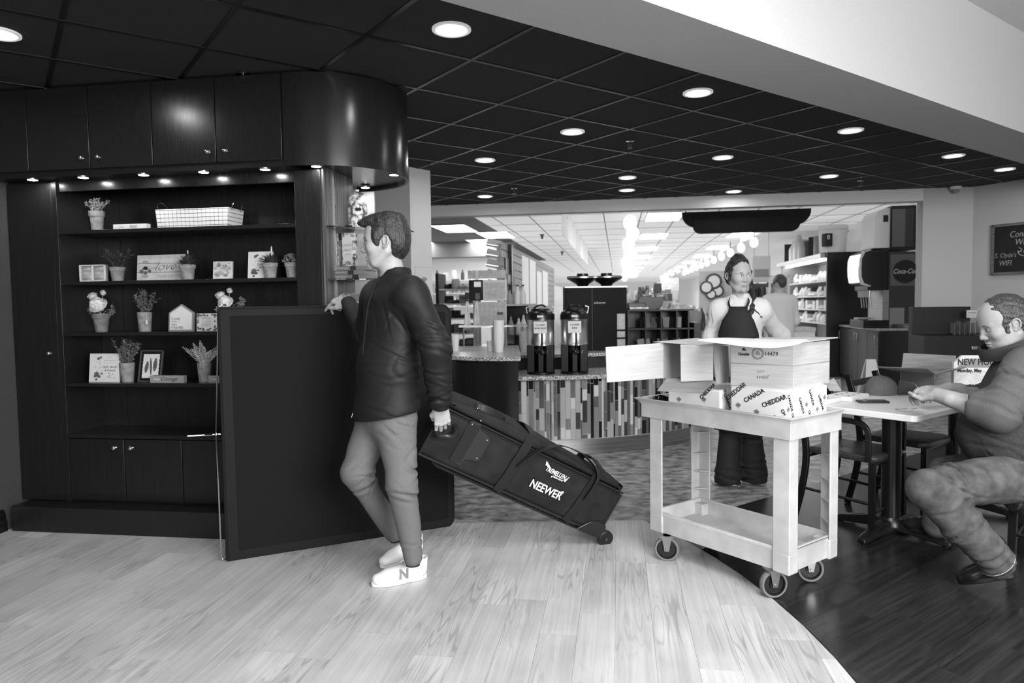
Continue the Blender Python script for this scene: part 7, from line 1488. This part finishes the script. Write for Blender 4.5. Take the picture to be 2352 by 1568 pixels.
for a, b, c, d in ((p2_+l2_*.08, k2L, a2L, 1), (p2_-l2_*.08, k2R, a2R, 1)): B2.cap(a, b, .07, .05, .03).cap(b, c, .048, .034, .02)
hand(B2, frame(h2L, (-.6, .1, -.6), (.3, .9, .1)), side=1, s=.9); hand(B2, frame(h2R, (.6, .1, -.6), (-.3, .9, .1)), side=-1, s=.9)
B2.cap(n2+Vector((0, 0, .0)), n2+f2*.055+Vector((0, 0, -.07)), .055, .045, .02)
hx = H2.translation; fieldobj('body', B2, .008, m_skinw, wm, fine=(((hx.x-.11, hx.x+.11, .0036),), ((hx.y-.14, hx.y+.08, .0038),), ((hx.z-.15, hx.z+.13, .0034), (h2L.z-.12, h2L.z+.02, .0045))))
eyes(wm, H2, s2, (.8, .6, -.05), .0028, m_hairf)
MB().tube([loc(H2, s2, *p) for p in curve_pts([(.092, -.020, -.0625), (.101, -.008, -.0665), (.101, .008, -.0665), (.092, .020, -.0625)], 4)], .0022, 6).build('lips', mat('lips', 120, .4), wm)
MB().tube([loc(H2, s2, *p) for p in curve_pts([(.095, -.010, -.0655), (.1005, 0, -.0668), (.095, .010, -.0655)], 4)], .0026, 6).build('teeth', m_wrap, wm)
Rn = np.array(H2.to_3x3()); hf = Field(); L2 = lambda *p: loc(H2, s2, *p)
hf.ell(L2(-.018, 0, .040), (.104, .084, .092), Rn, .01).ell(L2(-.055, 0, -.005), (.06, .076, .075), Rn, .03).ell(L2(-.005, 0, .105), (.060, .052, .045), Rn, .035).ell(L2(-.02, 0, .128), (.042, .04, .034), Rn, .02)
for y in (-1, 1): hf.cap(L2(.025, y*.075, .03), L2(.004, y*.080, -.055), .013, .006, .015)
hf.ell(L2(.105, 0, -.002), (.075, .082, .080), Rn, .008, True).ell(L2(.05, 0, -.11), (.13, .13, .075), Rn, .01, True)
# long tail over the left shoulder
tp = [L2(-.05, .05, .03), L2(-.03, .088, -.03), L2(-.01, .098, -.10), n2+l2_*.085+Vector((0, -.03, .0)), n2+l2_*.085+f2*.11+Vector((0, 0, -.09)), n2+l2_*.05+f2*.14+Vector((0, 0, -.17))]
tpp = curve_pts(tp, 3)
for i in range(len(tpp)-1): q = 1-i/len(tpp); hf.cap(tpp[i], tpp[i+1], .012+.018*q, .012+.018*(q-.06), .012)
hf.cap(n2+l2_*.085+f2*.10+Vector((0, 0, -.05)), n2+l2_*.16+f2*.09+Vector((0, 0, -.13)), .006, .003, .006)
fieldobj('hair', hf, .0042, m_hairf, wm, disp=hairfn(8, .0018))
S2 = Field(); S2.ecap(n2+Vector((0, 0, -.12)), w2_, (.115, .155), (.115, .14), f2, .05).ecap(w2_, p2_+Vector((0, 0, .02)), (.115, .14), (.125, .17), f2, .05).ell(n2+Vector((0, 0, -.17))+f2*.035, (.125, .125, .085), None, .05)
S2.ecap(n2+Vector((0, 0, -.03)), n2+Vector((0, 0, -.10)), (.06, .07), (.09, .145), f2, .05)
for a, b, c in ((s2L, e2L, h2L), (s2R, e2R, h2R)): S2.cap(a, b, .062, .068, .06).cap(b, c, .066, .05, .04)
S2.ecap(n2+Vector((0, 0, -.06)), n2+Vector((0, 0, .02)), (.07, .085), (.064, .066), f2, .03); S2.ecap(n2+Vector((0, 0, -.02)), n2+Vector((0, 0, .09)), (.052, .056), (.062, .062), f2, .006, True); S2.cap(n2+f2*.085+Vector((0, 0, .04)), n2+f2*.125+Vector((0, 0, -.06)), .045, .022, .006, True)
for q_ in (s2L, s2R): S2.ell(q_+Vector((0, 0, -.012)), (.058, .058, .058), None, .07).cap(n2+Vector((0, 0, -.045)), q_+Vector((0, 0, -.012)), .052, .054, .06)
fieldobj('shirt', S2, .008, m_wsh, wm, disp=folds(.004, [(e2L+Vector((-.03, 0, .08)), .14, .012, (1, 0, .6)), (e2R+Vector((.03, 0, .08)), .12, .012, (1, 0, -.6)), (s2L, .1, .008, (1, 0, .4))], 70, 2))
for sg in (-1, 1):
    mb = MB(); P_ = lambda x, y, z: n2+l2_*sg*x+f2*y+Vector((0, 0, z)); inner = [P_(.0, -.070, .035), P_(.045, -.05, .035), P_(.066, .0, .028), P_(.052, .055, .010), P_(.030, .088, -.022)]; outer = [P_(.0, -.085, .0), P_(.060, -.07, .0), (P_(.088, .0, -.008)), P_(.080, .070, -.035), P_(.060, .118, -.075)]
    mb.add(inner+outer, [(i, i+1, i+6, i+5) for i in range(4)]); o = mb.build('collar', m_wsh, wm, smooth=80); o.modifiers.new('s', 'SOLIDIFY').thickness = .006
ap = MB(); rows = []
for z, hw in ((-.055, .060), (-.09, .066), (-.15, .105), (-.24, .135), (-.40, .15), (-.55, .165), (-.75, .17), (-.95, .165)):
    row = []
    for i in range(9): q = (i-4)/4; a = q*1.15*hw/.15; row.append(n2+f2*(.182*math.cos(a*.85) if z > -.5 else .185*math.cos(a*.85))+l2_*(hw*q)+Vector((0, 0, z))-f2*(.055 if z > -.06 else .03 if z > -.1 else 0))
    rows.append(row)
ap.add([p for r_ in rows for p in r_], [(j*9+i, j*9+i+1, (j+1)*9+i+1, (j+1)*9+i) for j in range(len(rows)-1) for i in range(8)]); o = ap.build('apron', m_apr, wm, smooth=80); q = o.modifiers.new('s', 'SOLIDIFY'); q.thickness = .006
for sg in (-1, 1): MB().tube(curve_pts([n2+l2_*sg*.055+f2*.13+Vector((0, 0, -.06)), n2+l2_*sg*.07+f2*.10+Vector((0, 0, -.015)), n2+l2_*sg*.06+Vector((0, 0, .018))], 4), 1, sec=[(-.002, -.009), (.002, -.009), (.002, .009), (-.002, .009)]).build('apron_strap', m_apr, wm)
MB().tube(curve_pts([n2+l2_*.05+f2*.03+Vector((0, 0, .0)), n2+f2*.085+Vector((0, 0, -.05)), n2-l2_*.05+f2*.03+Vector((0, 0, .0))], 5), .0012, 5).build('necklace', m_nick, wm); MB().ell(n2+f2*.09+Vector((0, 0, -.055)), .005, 8).build('pendant', m_grey, wm)
T2 = Field(); T2.ecap(p2_+Vector((0, 0, .06)), p2_+Vector((0, 0, -.08)), (.115, .15), (.12, .165), f2, .05)
for a, b, c in ((p2_+l2_*.085+Vector((0, 0, -.05)), k2L, a2L), (p2_-l2_*.085+Vector((0, 0, -.05)), k2R, a2R)): T2.cap(a, b, .095, .074, .04).cap(b, c, .074, .092, .03); g_ = Vector((c.x, c.y, .035)); T2.cap(c, g_, .09, .095, .02)
T2.plane((0, 0, .022), (0, 0, -1), .006)
fieldobj('trousers', T2, .008, m_pan2, wm, disp=folds(.005, [(k2L, .15, .008, (0, 0, 1)), (a2R, .12, .014, (0, 0, 1)), (a2L, .12, .012, (0, 0, 1))], 60, 6))
for px, py, fx in ((1632, 1108, 1), (1700, 1106, 0)): q = PZ(px, py, 0); hh = Vector((a2R.x if fx else a2L.x, a2R.y, 0)); shoe(wm, (hh.x+.03, hh.y+.05, .001), (q.x, q.y-.02, .001), m_shoe, m_shoe)
# ---------------------------------------------------------------- seated man
sm = thing('person', 'heavy-set seated man in dark tee, fleece vest and jeans leaning on the table', 'person', (0, 0, 0))
m_tee3 = mat('charcoal_tee', 88, .9, spec=.15); grain(m_tee3, 82, 94, (150, 150, 150), 2, 3, .15); m_vest = mat('dark_fleece_vest', 62, .95, spec=.1); grain(m_vest, 52, 70, (160, 160, 160), 2, 3, .4)
m_jean = mat('faded_denim', 116, .9, spec=.15); grain(m_jean, 62, 96, (14, 14, 14), 1.2, 8, .15, .3, .7); m_boot = mat('dark_leather_shoe', 28, .28); m_stitch = mat('pale_stitching', 170, .8)
f3 = Vector((-.80, .60, 0)); l3_ = Vector((-.60, -.80, 0))
H3 = frame(W(2306, 742, 3.42), (-.90, .16, -.36), (-.35, 0, 1)); s3 = 1.09
n3 = W(2352, 800, 3.40); c3_ = W(2385, 890, 3.38); b3_ = W(2318, 1000, 3.37); p3_ = W(2372, 1078, 3.34)
s3L, s3R = n3+l3_*.19+Vector((.02, 0, -.075)), n3-l3_*.19+Vector((0.02, 0, -.06))
e3L, w3L = W(2292, 950, 3.22), W(2152, 906, 3.44); e3R, w3R = W(2270, 925, 3.80), W(2180, 892, 3.78)
h3L, h3R = p3_+l3_*.11, p3_-l3_*.11; k3L, a3L = W(2132, 1122, 3.10), W(2285, 1285, 3.10); k3R, a3R = W(2175, 1085, 3.72), W(2150, 1205, 3.78)
B3 = Field(); head(B3, H3, s3, 1.05, .97, False, .010); B3.ecap(W(2322, 778, 3.42), n3+Vector((0.02, 0, -.05)), (.068, .066), (.08, .085), f3, .04)
B3.ell(loc(H3, s3, .035, 0, -.10), (.05, .05, .035), np.array(H3.to_3x3()), .03)
B3.ecap(n3+Vector((0, 0, -.1)), b3_, (.11, .17), (.16, .18), f3, .05).ecap(b3_, p3_, (.16, .18), (.15, .18), f3, .05)
for a, b, c in ((s3L, e3L, w3L), (s3R, e3R, w3R)): B3.cap(a, b, .066, .055, .04).cap(b, b.lerp(c, .3), .056, .054, .03).cap(b.lerp(c, .3), c, .054, .031, .03)
for a, b, c in ((h3L, k3L, a3L), (h3R, k3R, a3R)): B3.cap(a, b, .09, .06, .04).cap(b, c, .055, .04, .03)
M3 = frame(w3L, W(2100, 890, 3.56)-w3L, (-.15, -.45, .85)); hand(B3, M3, ((42, 50, 30), (48, 55, 30), (52, 55, 30), (55, 52, 30)), ((.9, .3, .35), (.95, -.15, .15)), side=1, s=1.05, rf=1.12)
M3b = frame(w3R, W(2110, 892, 3.76)-w3R, (0, -.1, 1)); hand(B3, M3b, ((40, 50, 30),)*4, ((.9, .2, -.1), (.95, -.2, -.1)), side=-1, s=1.0, rf=1.1)
hx = H3.translation; fieldobj('body', B3, .0075, m_skin3, sm, fine=(((hx.x-.15, hx.x+.13, .0033), (w3L.x-.2, w3L.x+.02, .0036)), ((hx.y-.11, hx.y+.11, .0035), (w3L.y-.06, w3L.y+.24, .0038)), ((hx.z-.16, hx.z+.16, .0033), (w3L.z-.09, w3L.z+.08, .0036))))
eyes(sm, H3, s3, (1, 0, -.5), .0025, m_hair3, .2, m_skin3)
Rn = np.array(H3.to_3x3()); hf = Field(); L3 = lambda *p: loc(H3, s3, *p)
hf.ell(L3(-.014, 0, .032), (.104*s3, .0825*s3, .0985*s3), Rn, .01).ell(L3(-.055, 0, -.012), (.057*s3, .074*s3, .072*s3), Rn, .03)
for y in (-1, 1): hf.ell(L3(.026, y*.069, -.004), (.012*s3, .009*s3, .042*s3), Rn, .012)
hf.ell(L3(.118, 0, .030), (.070*s3, .085*s3, .068*s3), Rn, .012, True).ell(L3(.075, .0, -.085), (.100*s3, .12*s3, .078*s3), Rn, .008, True).ell(L3(.052, .070, .052), (.024*s3, .03*s3, .03*s3), Rn, .01, True).ell(L3(.052, -.070, .052), (.024*s3, .03*s3, .03*s3), Rn, .01, True).ell(L3(-.006, .085, -.022), (.024*s3, .03*s3, .044*s3), Rn, .01, True).ell(L3(-.006, -.085, -.022), (.024*s3, .03*s3, .044*s3), Rn, .01, True).ell(L3(-.04, 0, -.145), (.1*s3, .1*s3, .07*s3), Rn, .01, True)
fieldobj('hair', hf, .0034, m_hair3, sm, disp=hairfn(5, .0010, 220))
S3 = Field(); S3.ecap(n3+Vector((.02, 0, -.06)), n3+Vector((.03, 0, -.16)), (.10, .12), (.14, .20), f3, .05); S3.ell(s3L, (.09, .09, .085), None, .05).ell(s3R, (.09, .09, .085), None, .05)
for a, b in ((s3L, e3L), (s3R, e3R)): S3.cap(a, b, .086, .076, .05)
for b, c, q in ((e3L, w3L, .30), (e3R, w3R, .2)): S3.cap(b, b.lerp(c, q), .076, .080, .04); S3.ell(b.lerp(c, q)+(c-b).normalized()*.135, (.115, .115, .115), None, .004, True)
dd = (e3L-s3L).normalized(); 
S3.ecap(c3_, b3_, (.150, .185), (.18, .19), f3, .05).ecap(b3_, p3_, (.18, .19), (.17, .19), f3, .05); S3.cap(n3+Vector((0, 0, -.02)), n3+Vector((-.03, .02, .1)), .078, .10, .01, True)
ts = fieldobj('tee_shirt', S3, .008, m_tee3, sm, disp=folds(.005, [(s3L.lerp(e3L, .6), .13, .014, (.7, .2, 1)), (s3L+Vector((0, 0, -.1)), .14, .012, (.4, 0, 1)), (b3_, .2, .008, (0, 0, 1))], 55, 3))
V3 = Field(); V3.ecap(n3+Vector((.05, 0, -.10)), b3_+Vector((.02, 0, 0)), (.16, .20), (.222, .232), f3, .05).ecap(b3_+Vector((.02, 0, 0)), p3_+Vector((0, 0, .02)), (.222, .232), (.215, .235), f3, .05)
V3.ecap(n3+Vector((.01, .0, -.06)), n3+Vector((-.012, 0, .0)), (.105, .105), (.096, .094), f3, .03); V3.ecap(n3+Vector((0, 0, -.05)), n3+Vector((-.02, 0, .08)), (.088, .088), (.098, .098), f3, .008, True)
V3.cap(s3L+Vector((.0, .0, .0)), s3L+(e3L-s3L)*.5+l3_*.05, .105, .10, .02, True); V3.ell(s3R+Vector((0, .02, -.03)), (.1, .1, .12), None, .02, True); V3.plane(p3_+Vector((0, 0, -.015)), (0.1, 0, -1), .006)
fieldobj('vest', V3, .008, m_vest, sm, disp=folds(.006, [(b3_+l3_*.2, .2, .012, (.2, 0, 1)), (p3_+l3_*.2, .15, .01, (.3, 0, 1))], 50, 12))
MB().tube(curve_pts([p3_+f3*.20+l3_*.02+Vector((0, 0, .0)), b3_+f3*.222+l3_*.02, c3_+f3*.175, n3+f3*.12+Vector((0, 0, -.04))], 5), .005, 6).build('zip', m_nyd, sm)
cc_ = W(2316, 793, 3.415); na_ = Vector((-.42, .02, .90)).normalized(); ca_ = (f3-na_*f3.dot(na_)).normalized(); cb_ = na_.cross(ca_)
MB().ring([[cc_+(ca_*math.cos(a)*(.118+e_)+cb_*math.sin(a)*(.100+e_))+na_*z_ for e_, z_ in ((0, -.035), (.016, -.03), (.012, .02), (.004, .032), (-.006, .028), (-.004, -.03))] for a in [2*PI*i/40 for i in range(40)]], closed=True).build('collar', m_vest, sm, smooth=60)
J3 = Field(); J3.ecap(p3_+Vector((0, 0, .02)), p3_+Vector((0, 0, -.08)), (.16, .20), (.155, .20), f3, .05)
J3.cap(h3L+Vector((0, 0, -.0)), k3L, .122, .086, .05).cap(k3L, k3L.lerp(a3L, .5), .084, .080, .03).cap(k3L.lerp(a3L, .5), a3L, .080, .072, .03); J3.cap(h3R, k3R, .118, .084, .05).cap(k3R, a3R, .084, .068, .03)
fieldobj('jeans', J3, .0075, m_jean, sm, disp=folds(.004, [(k3L+Vector((.1, 0, 0)), .12, .018, (.5, 0, 1)), (k3L.lerp(a3L, .45), .16, .010, (-.5, 0, 1)), (a3L, .10, .018, (-.7, 0, 1)), (h3L+Vector((-.06, 0, .03)), .15, .014, (.6, 0, 1))], 60, 15))
sd_ = (a3L-k3L).normalized(); out_ = l3_*1.0
MB().tube(curve_pts([h3L+out_*.122+Vector((-.02, 0, -.02)), h3L.lerp(k3L, .5)+out_*.106+Vector((0, 0, -.015)), k3L+out_*.086+Vector((.03, 0, .02)), k3L.lerp(a3L, .3)+out_*.084, k3L.lerp(a3L, .7)+out_*.079, a3L+out_*.074], 5), .0018, 5).build('stitching', m_stitch, sm)
MB().tube([a3L-sd_*.01, a3L+sd_*.03], .074, 24).build('cuff', m_jean, sm, .006); MB().tube([a3L+sd_*.02+(sd_.orthogonal().normalized()*math.cos(a)+sd_.cross(sd_.orthogonal().normalized())*math.sin(a))*.0755 for a in [2*PI*i/30 for i in range(30)]], .0018, 5, closed=True).build('stitching', m_stitch, sm)
q = PZ(2207, 1352, 0); shoe(sm, (W(2335, 1310, 3.12)+Vector((0, 0, -.03))), (q.x+.01, q.y+.05, .004), m_boot, m_hub, boot=True)
q = PZ(2078, 1232, 0); shoe(sm, (a3R.x+.02, a3R.y+.02, .05), (q.x, q.y+.03, .045), m_boot, m_hub, boot=True)
MB().lathe([(.0001, 0), (.011, 0), (.011, .001), (.0001, .001)], n=12).build('tattoo', m_ink, sm).matrix_local = XF(e3L+Vector((.0, -.056, .0)), (1, 0, 0), (0, 0, 1))
# ---------------------------------------------------------------- worker in the store
wk = thing('person', 'person in a loose white coat standing with back turned inside the store', 'person', (0, 0, 0))
c_ = W(1790, 700, 9.3); F4 = Field(); g0 = Vector((c_.x, c_.y, 0)); g = lambda x, y, z: g0+Vector((x, y, z))
head(F4, frame(g(0, 0, 1.56), (.3, .95, -.1)), 1); F4.cap(g(0, 0, 1.5), g(0, 0, 1.42), .055, .06, .03)
for s in (-1, 1): F4.cap(g(s*.17, 0, 1.36), g(s*.22, .02, 1.08), .045, .036, .03).cap(g(s*.22, .02, 1.08), g(s*.18, .16, .9), .036, .026, .02).cap(g(s*.09, 0, .9), g(s*.1, 0, .08), .08, .045, .03); hand(F4, frame(g(s*.18, .16, .9), (0, .9, -.3)), side=s)
F4.ecap(g(0, 0, 1.34), g(0, 0, .95), (.16, .1), (.14, .1), (1, 0, 0), .04); fieldobj('body', F4, .012, m_skin, wk)
F5 = Field(); F5.ecap(g(0, 0, 1.33), g(0, 0, .62), (.19, .13), (.2, .16), (1, 0, 0), .05)
for s in (-1, 1): F5.cap(g(s*.17, 0, 1.36), g(s*.22, .02, 1.08), .066, .058, .04).cap(g(s*.22, .02, 1.08), g(s*.18, .14, .92), .056, .048, .03)
fieldobj('coat', F5, .012, m_wsh, wk, disp=folds(.006, [], 50, 3)); F6 = Field(); [F6.cap(g(s*.09, 0, .85), g(s*.1, 0, .09), .1, .07, .04) for s in (-1, 1)]; fieldobj('trousers', F6, .012, m_pan2, wk); F7 = Field(); F7.ell(g(0, -.01, 1.60), (.085, .105, .10), None, .02).ell(g(.03, .10, 1.55), (.07, .07, .09), None, .01, True); fieldobj('hair', F7, .008, m_hair3, wk)
for s in (-1, 1): shoe(wk, g(s*.1, -.06, .001), g(s*.1, .2, .001), m_shoe, m_shoe, boot=True)
